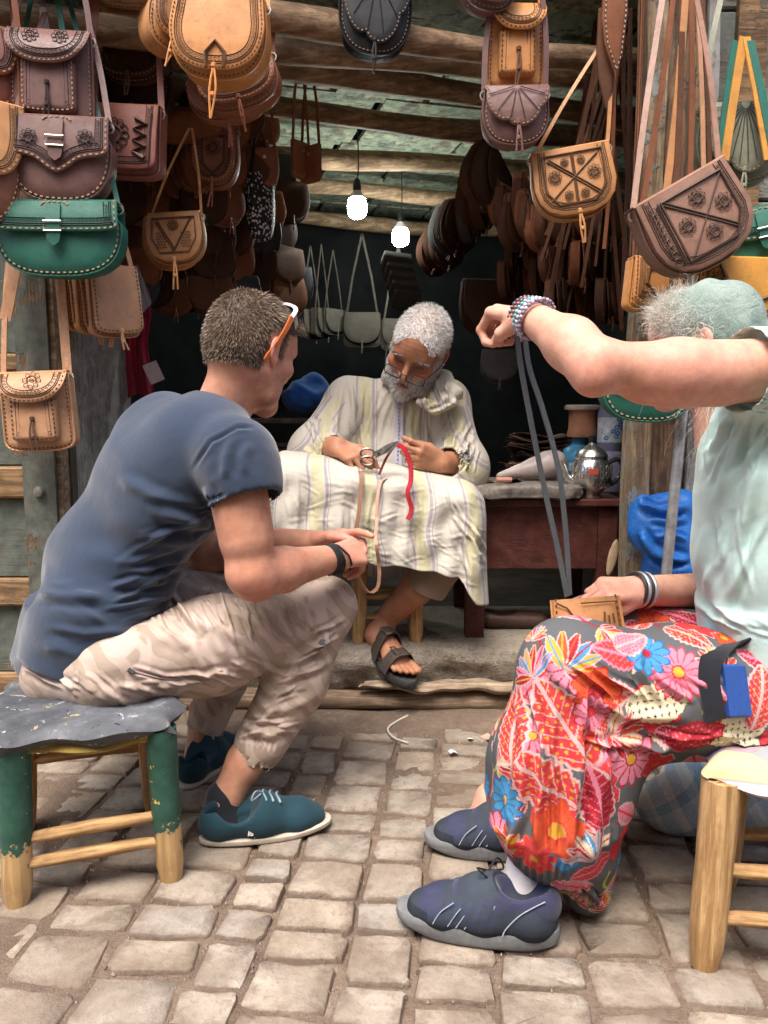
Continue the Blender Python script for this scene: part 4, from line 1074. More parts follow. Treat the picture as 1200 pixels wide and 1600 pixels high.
V = V + normals(V, F) * (.003 * pnoise(V * A((1, 1, .6)), 24, 29, 2))[:, None]
wom_part('top', V, F, fabric('mint_cotton', (.5, .69, .65), .05, 1200, .15, .85, .3))
# flowered trousers, painted motif by motif on the cloth
s = SDF(.0038)
s.cap(P(1290, 1110, 1.40), P(1050, 1078, 1.35), .125, .112, .05); s.cap(P(1050, 1078, 1.35), P(895, 1052, 1.32), .11, .088, .05)
s.cap(P(893, 1052, 1.32), P(868, 1180, 1.31), .088, .096, .05); s.cap(P(868, 1180, 1.31), P(866, 1280, 1.31), .097, .106, .06)
s.cap(P(866, 1280, 1.31), P(866, 1318, 1.31), .1, .052, .05); s.cap(P(908, 1335, 1.33), P(916, 1390, 1.33), .068, .045, .05)
s.cap(P(975, 1100, 1.34), P(925, 1220, 1.33), .07, .075, .07)
s.cap(P(1290, 1060, 1.52), P(930, 1000, 1.55), .115, .085, .05); s.cap(P(930, 1000, 1.55), P(835, 1180, 1.57), .085, .09, .05); s.cap(P(835, 1180, 1.57), P(785, 1270, 1.58), .09, .055, .05)
V, F = s.mesh(2)
fl = [([(855, 1120), (850, 1220), (835, 1370)], 9, .009), ([(830, 1140), (800, 1250), (800, 1370)], 9, .008), ([(905, 1120), (905, 1220), (885, 1370)], 10, .011), ([(940, 1150), (935, 1260), (920, 1370)], 11, .010), ([(925, 1090), (980, 1120), (1080, 1120)], 10, .008), ([(895, 1080), (930, 1150), (960, 1280)], 10, .009), ([(1000, 985), (1000, 1040), (1020, 1090)], 6, .004), ([(850, 1000), (870, 1060), (920, 1100)], 9, .006), ([(780, 1180), (770, 1280), (790, 1370)], 8, .007)]
fl += [([(788 + 13 * i + (i * 7) % 5, 1335 + (i * 5) % 11), (802 + 10 * i, 1390)], 3.0 + (i % 3) * .5, .0032) for i in range(9)]
V, F = subdiv(V, F); V0_, N0_ = V.copy(), normals(V, F); fl += rf_(800, 1150, 960, 1150, 88, 130, 12, 5, .006, 21) + rf_(790, 1260, 960, 1290, 92, 110, 14, 4.2, .006, 22) + rf_(880, 1060, 1150, 1080, 40, 90, 16, 4, .005, 23) + rf_(920, 1150, 1180, 1165, 8, 90, 12, 4, .006, 24) + rf_(870, 1400, 940, 1400, 60, 40, 10, 3, .006, 25)
V = folds(V, F, fl); V = V + normals(V, F) * (.0028 * pnoise(V, 24, 39, 2))[:, None]

VF_, V, N = V, V0_, N0_; rng = np.random.RandomState(3); frng = random.Random(4)
C = np.tile(A((.1, .105, .112)), (len(V), 1))
RED, CRIM, PINK, ORA, BLU, CRM, YEL, WHT, DRK, LIM = [(.53, .045, .055), (.34, .02, .035), (.6, .2, .28), (.55, .085, .03), (.06, .24, .42), (.62, .55, .38), (.55, .3, .04), (.55, .36, .35), (.03, .03, .035), (.38, .42, .06)]
def motif(p, ang, r, kind, cols):
    """paints one flower or leaf round a surface point p; the pattern lies in the cloth's own plane"""
    i = np.argmin(((V - A(p)) ** 2).sum(1)); c = V[i]; n = N[i]
    d = V - c; dist = np.linalg.norm(d, axis=1); sel = np.where((dist < r * 1.25) & (N @ n > .15))[0]
    if len(sel) == 0: return
    d = d[sel]; ref = np.array([0, 0, 1.0]) if abs(n[2]) < .85 else np.array([1.0, 0, 0])
    u = np.cross(ref, n); u /= np.linalg.norm(u); w = np.cross(n, u)
    a, b = d @ u, d @ w; q = np.hypot(a, b); k = dist[sel] / np.maximum(q, 1e-6); a, b = a * k / r, b * k / r
    a, b = a * math.cos(ang) + b * math.sin(ang), -a * math.sin(ang) + b * math.cos(ang)
    rr = np.hypot(a, b); th = np.arctan2(b, a); px = .0016 / r
    def put(m, col): C[sel[m]] = col
    if kind == 'daisy':
        n_ = cols[3]; pet = np.abs(np.cos(n_ / 2 * th)); e = .55 + .45 * pet ** .5
        put(rr < e, cols[0]); put((rr < e) & (rr > e - .09), cols[1]); put((rr < e) & (pet < .28) & (rr > .2), cols[1]); put(rr < .2, cols[2]); put((rr < .24) & (rr > .18), cols[1])
    elif kind == 'poppy':
        e = .8 + .13 * np.cos(5 * th) + .06 * np.cos(11 * th + 1); put(rr < e + .05, WHT if cols[3] else cols[1]); put(rr < e, cols[0])
        put((rr < e) & (np.abs(np.sin(8 * th + 2 * rr)) < .16) & (rr > .3), cols[1]); put(rr < .26, cols[2]); put((rr < .32) & (rr > .25), cols[1])
    elif kind == 'leaf':
        t = (a + 1) / 2; ok = (t > 0) & (t < 1); t = np.clip(t, 1e-4, 1 - 1e-4)
        hw = .5 * np.sin(np.pi * t ** .8) ** .8 * (1 + .16 * (2 * np.abs((t * 9) % 1 - .5)))
        ab = np.abs(b); put(ok & (ab < hw + 2.5 * px), WHT if cols[3] else cols[1]); ins = ok & (ab < hw - .02); put(ins, cols[0])
        g = (((a * 6 + (np.floor(b * 6) % 2) * .5) % 1 - .5) ** 2 + ((b * 6) % 1 - .5) ** 2) < .05; put(ins & g & (ab > .08), cols[2])
        put(ok & (ab < .025 + px), cols[1]); put(ins & (np.abs(((a - ab * .9) * 4) % 1 - .5) < .05), cols[1])
    elif kind == 'cross':
        t = (a + 1) / 2; ok = (t > 0) & (t < 1); t = np.clip(t, 1e-4, 1 - 1e-4)
        hw = .6 * np.sin(np.pi * t) ** .6 * (1 + .14 * (2 * np.abs((t * 8) % 1 - .5))); ab = np.abs(b); ins = ok & (ab < hw)
        put(ins, cols[0]); ga, gb = np.abs((a * 4.5) % 1 - .5), np.abs((b * 4.5) % 1 - .5)
        put(ins & (ab < hw - .1) & (((ga < .07) & (gb < .28)) | ((gb < .07) & (ga < .28))), cols[1])
    elif kind == 'spray':
        for j in range(7):
            f = -1.25 + 2.5 * j / 6; aa = a * math.cos(f) + b * math.sin(f); bb = -a * math.sin(f) + b * math.cos(f)
            t = np.clip(aa / 1.0, 0, 1); hw = .13 * np.sin(np.pi * t) ** .8; ok = (aa > 0.02) & (aa < .98)
            put(ok & (np.abs(bb) < hw + px * 1.5), WHT); put(ok & (np.abs(bb) < hw), cols[j % len(cols)]); put(ok & (np.abs(bb) < .022), cols[(j + 1) % len(cols)])
    elif kind == 'stem':
        y = .25 * np.sin(a * 3); put((np.abs(b - y) < .035 + px) & (np.abs(a) < 1), cols[0])
idxs = rng.choice(len(V), 700); pts = []
for i in idxs:
    if all(np.linalg.norm(V[i] - q) > .05 for q in pts): pts.append(V[i])
kinds = [('leaf', (RED, WHT, YEL, 1)), ('leaf', (RED, PINK, ORA, 0)), ('poppy', (RED, CRIM, ORA, 0)), ('spray', (CRIM, ORA, YEL, BLU)), ('daisy', (PINK, CRIM, YEL, 13)), ('leaf', (CRIM, PINK, PINK, 1)), ('poppy', (ORA, CRIM, YEL, 0)), ('daisy', (BLU, (.03, .12, .35), RED, 11)), ('spray', (LIM, ORA, CRIM, CRM)), ('leaf', (PINK, RED, WHT, 1)), ('poppy', (RED, CRIM, ORA, 1))]
for q in pts: motif(q, frng.uniform(0, 6.28), frng.uniform(.03, .05), 'stem', (frng.choice((CRIM, RED, LIM, CRM)),))
for k, q in enumerate(pts):
    kd, cl = kinds[(k * 5 + k // 3) % len(kinds)]; motif(q, frng.uniform(0, 6.28), frng.uniform(.03, .052), kd, cl)
def at(px, py): return on_surf(px, py, V, N, 0)
for (x, y, ang, r, kd, cl) in [(880, 1130, 2.2, .085, 'leaf', (RED, WHT, YEL, 1)), (845, 1225, 2.6, .08, 'leaf', (RED, WHT, YEL, 1)), (800, 1130, 1.9, .07, 'leaf', (RED, WHT, YEL, 1)),
    (880, 1045, .9, .07, 'spray', (CRIM, ORA, YEL, BLU)), (830, 1060, 2.3, .06, 'spray', (BLU, PINK, CRIM, YEL)), (932, 1085, 0, .048, 'poppy', (ORA, CRIM, RED, 0)), (925, 1115, 0, .034, 'daisy', (PINK, CRIM, RED, 12)),
    (1025, 1100, .2, .052, 'cross', (CRM, DRK)), (1060, 1050, 0, .05, 'daisy', (PINK, RED, YEL, 15)), (1010, 1020, 0, .042, 'daisy', (BLU, (.03, .12, .35), CRIM, 11)), (985, 1003, .1, .04, 'leaf', (PINK, WHT, RED, 1)),
    (1150, 1145, .1, .055, 'cross', (CRM, DRK)), (1190, 1090, 1.2, .06, 'leaf', (RED, WHT, YEL, 1)), (1090, 1150, .3, .05, 'leaf', (RED, CRIM, PINK, 0)), (960, 1150, .2, .055, 'spray', (CRIM, RED, CRM, ORA)),
    (870, 1300, 1.4, .055, 'poppy', (ORA, RED, YEL, 0)), (790, 1250, 1.3, .042, 'daisy', (BLU, (.03, .12, .35), YEL, 12)), (800, 1330, 1.6, .05, 'spray', (ORA, RED, YEL, CRIM)), (935, 1250, 1.8, .06, 'leaf', (CRIM, PINK, RED, 1)), (925, 1340, 1.9, .055, 'spray', (CRM, CRIM, WHT, BLU)), (835, 1340, 0, .04, 'daisy', (RED, ORA, YEL, 9)), (890, 1400, .5, .04, 'spray', (PINK, CRIM, LIM, RED))]:
    motif(at(x, y), ang, r, kd, cl)
V = VF_; N = normals(V, F)
wom_part('trousers', V, F, attrcol('flower_print', .85, .15, 900), C)
# socks and walking shoes
def walking_shoe(heel, toe, far=False):
    R, h = foot_frame(heel, toe); L = np.linalg.norm(A(toe) - A(heel)); k = L / .28; sg_ = 1
    def W(v): return ((np.asarray(v) * k) @ R + h) - WL
    NAVY = fabric('navy_suede', (.035, .045, .062), .35, 500, .4, .95, .3); PUR = fabric('violet_mesh', (.04, .043, .085), .15, 700, .4); SOLE = plain('grey_rubber', (.16, .165, .17), .75, .3, .15, 90, .3)
    s = SDF(.0028)
    s.ell((.045, 0, .055), (.046, .038, .055), k=.03); s.cap((.05, 0, .05), (.13, 0, .05), .038, .043, .03); s.cap((.13, 0, .05), (.205, 0, .04), .044, .037, .03, 'add', (0, 1, 0), 1.16); s.cap((.2, 0, .038), (.243, 0, .033), .036, .028, .02, 'add', (0, 1, 0), 1.32)
    s.cap((.1, 0, .085), (.135, 0, .07), .036, .036, .03); s.ell((.06, 0, .125), (.052, .031, .055), k=.004, mode='sub'); s.ell((.072, 0, .14), (.045, .09, .052), k=.006, mode='sub')
    v, f = s.mesh(1); v[:, 2] = np.maximum(v[:, 2], .02)
    sh = link('shoe', np_mesh('shoe', W(v), f), attrcol('shoe_suede', .9, .2, 500), WOM)
    cs = np.tile(A((.04, .05, .066)), (len(v), 1)); x_, y_, z_ = v.T
    mesh_ = ((x_ > .095) & (x_ < .192) & (z_ < .1 - (x_ - .095) * .3) & (z_ > .034) & (((x_ + .35 * z_) % .0165) > .0075)) | ((x_ > .2) & (x_ < .245) & (z_ > .047)); cs[mesh_] = (.044, .05, .092)
    cs[(x_ < .1) & (z_ > .078)] = (.042, .046, .085); cs[z_ < .035] = (.026, .033, .045); cs[(x_ > .225) & (z_ < .05)] = (.024, .03, .04); set_col(sh.data, cs * (1 + .25 * pnoise(v, 60, 9, 3))[:, None])
    s = SDF(.003); s.cap((.03, 0, .075), (.095, 0, .075), .038, .039, .01); s.cap((.12, 0, .06), (.16, 0, .052), .0435, .043, .02, 'add', (0, 1, 0), 1.06); s.ell((.06, 0, .125), (.05, .031, .058), k=.004, mode='sub'); s.ell((.072, 0, .14), (.045, .09, .05), k=.006, mode='sub'); v, f = s.mesh(1); v[:, 2] = np.maximum(v[:, 2], .03)
    link('shoe_lining', np_mesh('shoe_lining', W(v), f), PUR, sh)
    n = 40; out = []
    for i in range(n):
        a = 2 * math.pi * i / n; x = .142 + .148 * math.cos(a); y = (.047 + .007 * math.cos(a)) * math.copysign(abs(math.sin(a)) ** .75, math.sin(a)); out.append((x, y))
    lift = lambda x: .012 * max(0, (x - .2) / .09) ** 1.5 + .006 * max(0, (.03 - x) / .03)
    MB().rings([[Vector(W(((x - .142) * q + .142, y * q, z + lift(x) + (.006 * math.sin(x * 40) if z > .01 else 0)))) for x, y in out] for q, z in ((.94, 0), (.99, .004), (1.0, .012), (1.01, .02), (1.0, .028), (.96, .031))]).build('sole', SOLE, sh)
    LC = plain('black_lace', (.02, .02, .022), .7)
    for x, z in ((.125, .112), (.142, .104), (.16, .096), (.178, .087)):
        MB().tube([W((x + .008 * abs(q), q * .028, z - .022 * q * q)) for q in (-1, -.5, 0, .5, 1)], .0026, 6).build('lace', LC, sh)
    MB().tube(interp([W(q) for q in ((.125, -.005, .112), (.11, -.03, .13), (.1, -.048, .1), (.125, -.02, .11), (.14, .02, .135), (.12, .01, .112))], 24), .0019, 5).build('lace', LC, sh)
    th = fabric('pale_thread', (.26, .3, .36), .1)
    for e in (-1, 1):
        for x in (.105, .12, .135, .15, .165):
            MB().tube(interp([W(q) for q in ((x, e * .045, .085 - (x - .105) * .25), (x + .008, e * .0495, .06), (x + .022, e * .0508, .036))], 8), .0011, 4).build('side_stitch', th, sh)
        MB().tube(interp([W(q) for q in ((.178, e * .042, .077), (.2, e * .0485, .06), (.214, e * .049, .035))], 8), .0012, 4).build('side_stitch', th, sh)
        MB().tube(interp([W(q) for q in ((.02, e * .034, .1), (.06, e * .043, .075), (.085, e * .0455, .045), (.09, e * .048, .033))], 10), .0013, 4).build('side_stitch', th, sh)
    return sh
h1, t1 = G(876, 1500), G(630, 1458); h1.z = t1.z = .003; h1.y += .035; t1.y += .035; walking_shoe(h1, t1)
h2, t2 = G(880, 1352), G(672, 1338); h2.z = t2.z = .003; h2.y += .035; t2.y += .035; walking_shoe(h2, t2)
WSK = fabric('white_sock', (.72, .7, .72), .05, 700, .4)
s = SDF(.003); s.chain([P(828, 1345, 1.31), P(814, 1400, 1.31), P(808, 1445, 1.312)], [.04, .04, .045], .02); v, f = s.mesh(1); wom_part('sock', v, f, WSK)
s = SDF(.004); s.chain([P(760, 1300, 1.585), P(752, 1330, 1.59)], [.038, .038], .02); v, f = s.mesh(1); wom_part('sock', v, f, WSK)
# bracelets
def bead_ring(name, label, c, ax, r, cols, bead=.0034, group=None, oval=1.0):
    o = thing(name, label, 'bracelet', tuple(c), group); ax = Vector(ax).normalized(); u = ax.orthogonal().normalized(); w_ = ax.cross(u)
    n = int(2 * math.pi * r / (bead * 1.9)); mbs = [MB() for _ in cols]
    for i in range(n):
        a = 2 * math.pi * i / n; p = u * math.cos(a) * r + w_ * math.sin(a) * r * oval
        mbs[i % len(cols)].lathe([(bead * .5, -bead * .85), (bead, -bead * .3), (bead, bead * .3), (bead * .5, bead * .85)], p, 7)
    for m, cl in zip(mbs, cols): tag(m.build('bead_string', plain('bead_%.2f_%.2f_%.2f' % cl, cl, .35, .5), o), kind='stuff')
ax = Vector(wf)
for i, (nm, cl) in enumerate((('purple', ((.1, .06, .12), (.14, .09, .13))), ('copper', ((.3, .14, .09), (.2, .1, .08))), ('turquoise', ((.12, .4, .52), (.3, .6, .7), (.1, .35, .5))), ('pale pink', ((.6, .42, .42), (.65, .6, .62))), ('lilac', ((.22, .18, .3), (.45, .4, .5))))):
    bead_ring('bracelet', nm + ' beaded bracelet on the raised wrist of the woman', Vector(lw) + ax * (.022 - .0085 * i), ax + Vector((.05, 0, .05 * i)), .0325 + .0008 * i, cl, .004, 'beaded bracelets on the raised wrist')
ax2 = Vector(rf2)
for i, cl in enumerate(((.03, .03, .035), (.6, .6, .62), (.03, .03, .035), (.55, .55, .58))):
    o = thing('bracelet', ['black band bracelet nearest the hand, on the lowered wrist of the woman', 'silver bracelet between two black bands on the lowered wrist of the woman', 'black band bracelet nearer the elbow on the lowered wrist of the woman', 'silver bracelet nearest the elbow on the lowered wrist of the woman'][i], 'bracelet', tuple(Vector(rw) + ax2 * (.012 - .008 * i)), 'bands on the lowered wrist')
    u = ax2.orthogonal().normalized(); w_ = ax2.cross(u); MB().tube([(u * math.cos(k * .26) + w_ * math.sin(k * .26)) * .034 for k in range(24)], .0036, 6, closed=True).build('band', plain('band_%d' % i, cl, .4, .5, .1, 60, .1, .6 if i % 2 else 0), o)
# blue wallet held on a black strap round the hip
wl = thing('wallet_pouch', 'blue wallet in a black elastic strap on the hip of the woman', 'wallet', tuple(at(1125, 1080)))
WO = Vector(wl.location)
sp = [on_surf(x, y, V, N, .004) - WO for x, y in ((1190, 1012), (1140, 1010), (1112, 1030), (1106, 1065), (1110, 1100), (1116, 1124))]
MB().ribbon(interp(sp, 16), .036, .003, wd=(1, .1, .15)).build('strap', fabric('black_elastic', (.012, .013, .018), .2, 800, .4), wl)
cpos = [on_surf(x, y, V, N, .0) for x, y in ((1122, 1038), (1158, 1040), (1168, 1118), (1122, 1122))]
cc = sum(cpos, Vector()) / 4; yx = ((cpos[1] - cpos[0]) + (cpos[2] - cpos[3])).normalized(); zx = ((cpos[0] - cpos[3]) + (cpos[1] - cpos[2])); zx = (zx - yx * zx.dot(yx)).normalized(); nx_ = yx.cross(zx)
if nx_.y > 0: nx_ = -nx_
mb = MB(); bevbox(mb, (0, 0, 0), (.046, .014, .088), .004); wb = mb.build('wallet', leather('blue_leather', (.02, .07, .28), .15, .45, .2), wl, False)
wb.matrix_local = Matrix(((yx.x, -nx_.x, zx.x, 0), (yx.y, -nx_.y, zx.y, 0), (yx.z, -nx_.z, zx.z, 0), (0, 0, 0, 1))); wb.location = cc + nx_ * .008 - WO
# ------------------------------------------------------------------ old craftsman in the striped robe
KEE = thing('person', 'white-haired man in a cream striped robe cutting leather inside the shop', 'person', tuple(P(600, 850, 2.65)))
KL = A(KEE.location)
def kee_part(name, V, F, mat, col=None, parent=KEE):
    me = np_mesh(name, V - KL, F)
    if col is not None: set_col(me, col)
    return link(name, me, mat, parent)
krs, kre, krw = P(546, 626, 2.62), P(494, 702, 2.51), P(528, 700, 2.36)
kls, kle, klw = P(696, 630, 2.62), P(722, 724, 2.51), P(690, 724, 2.39)
s = SDF(.0034)
s.chain([kre, krw], [.05, .034], .02)
kf = nrm(A(P(588, 722, 2.24)) - A(krw))
kt = hand(s, krw, kf, (.15, -.6, .75), (.3, -.35, .6), 1.0, [(25, 45, 25), (38, 55, 30), (45, 60, 30), (50, 60, 30)], [(.024, .02, -.004), (.043, .05, -.006), (.048, .082, -.012), (.042, .108, -.018)], .05)
va = s.mesh(1)
s = SDF(.0034)
s.chain([kle, klw], [.05, .033], .02)
kf2 = nrm(A(P(628, 702, 2.31)) - A(klw))
kt2 = hand(s, klw, kf2, (.25, -.7, -.1), (-.3, -.1, .9), .98, [(25, 50, 30), (35, 55, 30), (42, 60, 30), (48, 60, 30)], [(.022, .02, -.008), (.036, .052, -.018), (.034, .084, -.03), (.024, .11, -.036)], .05)
vb = s.mesh(1)
KC = A(P(654, 545, 2.47)); KR = rotm((-.34, -.79, -.56), (.22, -.62, .76)); KS = 1.1
Vh, Fh = head_local(neck=to_local(P(652, 622, 2.6), KC, KR, KS), neck_r=.06, res=.0026)
vc = (to_world(Vh, KC, KR, KS), Fh)
s = SDF(.0035)       # leg and foot on the step
ank = P(598, 972, 2.43); R_, h_ = foot_frame(P(576, 1000, 2.45), P(634, 1058, 2.27))
def FT(v): return (np.asarray(v, float) @ R_) + h_
s.chain([P(690, 868, 2.33), P(650, 920, 2.36), ank], [.052, .05, .036], .02)
s.chain([ank, FT((.05, 0, .045))], [.036, .033], .02)
s.cap(FT((.03, 0, .04)), FT((.05, 0, .042)), .03, .033, .02); s.cap(FT((.05, 0, .055)), FT((.16, 0, .032)), .034, .026, .03, 'add', R_[1], 1.25)
s.cap(FT((.15, 0, .028)), FT((.18, 0, .026)), .025, .022, .02, 'add', R_[1], 1.55)
for yy, xx, rr_ in ((.03, .236, .0135), (.0105, .24, .0098), (-.006, .232, .0092), (-.021, .222, .0088), (-.034, .21, .0085)):
    s.cap(FT((.18, yy * .95, .026)), FT((xx, yy * 1.08, .025)), rr_, rr_ * .95, .0025)
vd_ = s.mesh(1)
s = SDF(.012); s.chain([P(600, 840, 2.66), P(612, 720, 2.66), P(622, 630, 2.63)], [.12, .11, .08], .05, (1, 0, 0), 1.3); s.cap(krs, kls, .06, .06, .05)
s.chain([krs, kre], [.055, .05], .02); s.chain([kls, kle], [.055, .05], .02); s.chain([P(660, 840, 2.62), P(712, 838, 2.35), P(690, 868, 2.33)], [.08, .06, .052], .03)
ve = s.mesh(1)
V, F = merge([va, vb, vc, vd_, ve]); KSK = (.42, .205, .118); C = skin_cols(V, KSK, 7)
for p in kt + kt2: tint(C, V, p, .02, (.4, .2, .13), .5)
i0 = len(va[0]) + len(vb[0]); i1 = i0 + len(vc[0]); L_ = Vh
hl = .047 + .018 * np.cos(L_[:, 0] * 60)
hm = ((L_[:, 2] > hl + .02) & (L_[:, 1] < .085)) | ((L_[:, 1] < .02) & (L_[:, 2] > .0)) | ((L_[:, 1] < -.03) & (L_[:, 2] > -.055)) | ((np.abs(L_[:, 0]) > .05) & (L_[:, 1] < .045) & (L_[:, 2] > .03))
hm &= (np.abs(L_[:, 0]) < .08) & ~((np.abs(L_[:, 0]) > .073) & (L_[:, 2] < .03))
C[i0:i1][hm] = (.6, .57, .54)
lips = (np.abs(L_[:, 0]) < .02) & (L_[:, 1] > .09) & (L_[:, 2] < -.056) & (L_[:, 2] > -.075)
bm = (((L_[:, 2] < -.046) & (L_[:, 1] > .02)) | ((np.abs(L_[:, 0]) > .05) & (L_[:, 2] < -.005) & (L_[:, 1] > -.0) & (L_[:, 1] < .05))) & (L_[:, 2] > -.125) & ~lips & ~((np.abs(L_[:, 0]) < .02) & (L_[:, 1] > .1) & (L_[:, 2] > -.052))
C[i0:i1][bm] = (.5, .46, .43); C[i0:i1][lips] = (.27, .1, .075)
for e in (-1, 1):
    ey = np.linalg.norm((L_ - A((e * .031, .092, .0))) / A((.016, .02, .006)), axis=1) < 1; C[i0:i1][ey] *= .55
    ck = np.linalg.norm((L_ - A((e * .04, .08, -.022))) / A((.02, .03, .015)), axis=1) < 1; C[i0:i1][ck] = C[i0:i1][ck] * A((1.12, .92, .9))
for z in (.045, .058, .07): fw_ = (np.abs(L_[:, 2] - z - .002 * np.cos(L_[:, 0] * 80)) < .0016) & (L_[:, 1] > .06) & (np.abs(L_[:, 0]) < .045); C[i0:i1][fw_] *= .8
kee_part('body', V, F, SKIN, C)
hv = vc[0] - KL; hn = normals(hv, Fh); crown = np.array([0, -.06, .1]); fl = Vh - crown; fl /= np.linalg.norm(fl, axis=1)[:, None]; fl = fl @ KR
WH = [(.85, .84, .83), (.75, .74, .73), (.88, .87, .86), (.55, .54, .53)]
hair('hair', KEE, hv, Fh, hn, hm.astype(float), 9000, (.008, .016), fl * .7, .6, WH, .0015, 41, rnd=.35, rough=.6)
dn = np.tile(-KR[2] * .8 + KR[1] * .1, (len(hv), 1)); hair('beard', KEE, hv, Fh, hn, bm.astype(float), 6000, (.007, .015), dn, .6, WH + [(.3, .28, .26)], .0014, 42, rnd=.35, rough=.6)
bw_ = ((np.abs(np.abs(L_[:, 0]) - .033) < .019) & (np.abs(L_[:, 2] - .02 + .12 * np.clip(np.abs(L_[:, 0]) - .03, 0, 1)) < .006) & (L_[:, 1] > .07)).astype(float)
EB = hair('eyebrow', KEE, hv, Fh, hn, bw_ + 1e-9, 420, (.007, .013), np.sign(Vh[:, :1]) * KR[0][None, :], .35, [(.12, .1, .09), (.3, .28, .26), (.45, .43, .42)], .0013, 43); EB['kind'] = 'stuff'
# robe
s = SDF(.0062); X_ = (1, .05, 0)
s.cap(P(600, 830, 2.64), P(612, 740, 2.64), .16, .15, .06, 'add', X_, 1.15); s.cap(P(612, 740, 2.64), P(618, 650, 2.62), .14, .1, .07, 'add', X_, 1.3)
s.cap(krs, kls, .07, .07, .07); s.cap(P(640, 612, 2.6), P(636, 640, 2.6), .082, .09, .04)
s.cap(krs, kre, .074, .077, .05); s.cap(kre, P(512, 706, 2.43), .078, .064, .04); s.cap(P(485, 712, 2.5), P(505, 728, 2.44), .07, .055, .04)
s.cap(kls, kle, .074, .075, .05); s.cap(kle, P(702, 728, 2.43), .076, .062, .04); s.cap(P(728, 745, 2.5), P(718, 752, 2.44), .065, .05, .04)
s.cyl(P(505, 706, 2.445), P(545, 708, 2.36), .053, .046, .003, 'sub'); s.cyl(P(712, 727, 2.445), P(675, 722, 2.36), .053, .046, .003, 'sub')
s.cap(P(648, 615, 2.58), P(650, 570, 2.52), .066, .085, .004, 'sub')
V, F = s.mesh(2); V, F = subdiv(V, F)
V = folds(V, F, rf_(530, 640, 700, 650, 95, 110, 22, 3, .006, 41) + rf_(480, 660, 520, 720, 70, 60, 14, 2.4, .006, 42) + rf_(690, 670, 745, 720, 110, 60, 14, 2.4, .006, 43) + rf_(560, 750, 690, 770, 60, 50, 12, 2.6, .006, 44) + rf_(490, 720, 530, 735, 30, 40, 8, 2.2, .005, 45) + [([(500, 640), (492, 700), (500, 740)], 5, .009), ([(520, 640), (530, 690), (510, 720)], 5, .008), ([(575, 640), (570, 700), (590, 760)], 5, .006), ([(550, 620), (545, 680), (560, 740)], 5, .006), ([(660, 660), (670, 720), (660, 770)], 5, .006), ([(720, 650), (725, 700), (700, 740)], 5, .009), ([(700, 640), (712, 680), (735, 700)], 5, .008), ([(740, 700), (725, 735), (735, 760)], 4, .007), ([(640, 640), (640, 700), (630, 760)], 4, .004), ([(470, 700), (490, 712), (505, 735)], 4, .006)])
V = V + normals(V, F) * (.004 * pnoise(V * A((2.4, 1, .7)), 18, 51, 2))[:, None]
def stripe_coord(V):
    px_ = V[:, 0] - P(622, 650, 2.6).x; st = px_ * 1.0
    for sh_, el, wr, sg_ in ((krs, kre, krw, -1), (kls, kle, klw, 1)):
        for a, b in ((sh_, el), (el, wr)):
            a, b = A(a), A(b); ab = b - a; L = np.linalg.norm(ab); n = ab / L; t_ = (V - a) @ n / L
            q = V - a - np.clip(t_, 0, 1)[:, None] * ab; d = np.linalg.norm(q, axis=1)
            u = A((.75, -.1, .6)) if sg_ > 0 else A((-.75, -.1, .6)); u = u - n * (u @ n); u /= np.linalg.norm(u)
            m = (d < .098) & (t_ > (.25 if sh_ is not el and a is not None and np.allclose(a, A(sh_)) else -.05)); st[m] = (q @ u)[m] * 1.2 + .31 * sg_
    return st
def robe_mat(name, off=0.0):
    t = NT(name); a = t.new('ShaderNodeAttribute', attribute_name='st').outputs['Fac']; ob = t.coord('Object')
    a = t.math('ADD', a, t.math('MULTIPLY', t.math('SUBTRACT', t.noise(ob, 20, 2), .5), .004))
    f = t.math('FRACT', t.math('ADD', t.math('DIVIDE', a, .155), 10.0 + off))
    CR, YE, MA = (.53, .495, .43), (.525, .49, .33), (.36, .325, .34)
    c = t.ramp(f, [(0, CR), (.1, MA), (.145, CR), (.19, YE), (.4, CR), (.44, MA), (.5, CR), (.53, MA), (.55, CR)], 'CONSTANT')
    th_ = t.noise(t.coord('Object', scale=(5, 1, 1)), 240, 3); c = t.mix(.35, c, t.mix(1, c, t.ramp(th_, [(.3, .6), (.7, 1.25)]), 'MULTIPLY'))
    return t.done(c, .9, t.bump(t.noise(ob, 42, 5), .45, .006, t.bump(th_, .35, .0008)), .15, **{'Sheen Weight': .15})
ROBE = robe_mat('robe_cotton'); rb = kee_part('robe', V, F, ROBE); set_float(rb.data, stripe_coord(V), 'st')
NR = normals(V, F)
# front placket, hood folded on the shoulder, collar
zp = [on_surf(x, y, V, NR, .004) - Vector(KL) for x, y in ((626, 625), (625, 650), (623, 680), (621, 705), (620, 735))]
MB().ribbon(interp(zp, 14), .028, .004, wd=(1, 0, 0)).build('placket', fabric('lilac_braid', (.5, .5, .58), .08), rb)
mb = MB(); q = interp([p + Vector((0, -.004, 0)) for p in zp], 40)
for p in q[::2]: mb.box(p, (.006, .003, .003))
tag(mb.build('braid_knots', fabric('braid_dark', (.22, .22, .32)), rb), kind='stuff')
s = SDF(.005); s.chain([P(690, 585, 2.54), P(694, 612, 2.49), P(684, 632, 2.45)], [.018, .026, .02], .02, (1, -.2, 0), 2.0); s.chain([P(655, 628, 2.44), P(680, 640, 2.435), P(706, 630, 2.45)], [.012, .017, .014], .015); s.cap(P(704, 612, 2.48), P(720, 622, 2.5), .02, .008, .02)
s.chain([P(610, 560, 2.56), P(606, 590, 2.54), P(620, 615, 2.5)], [.014, .016, .012], .02)
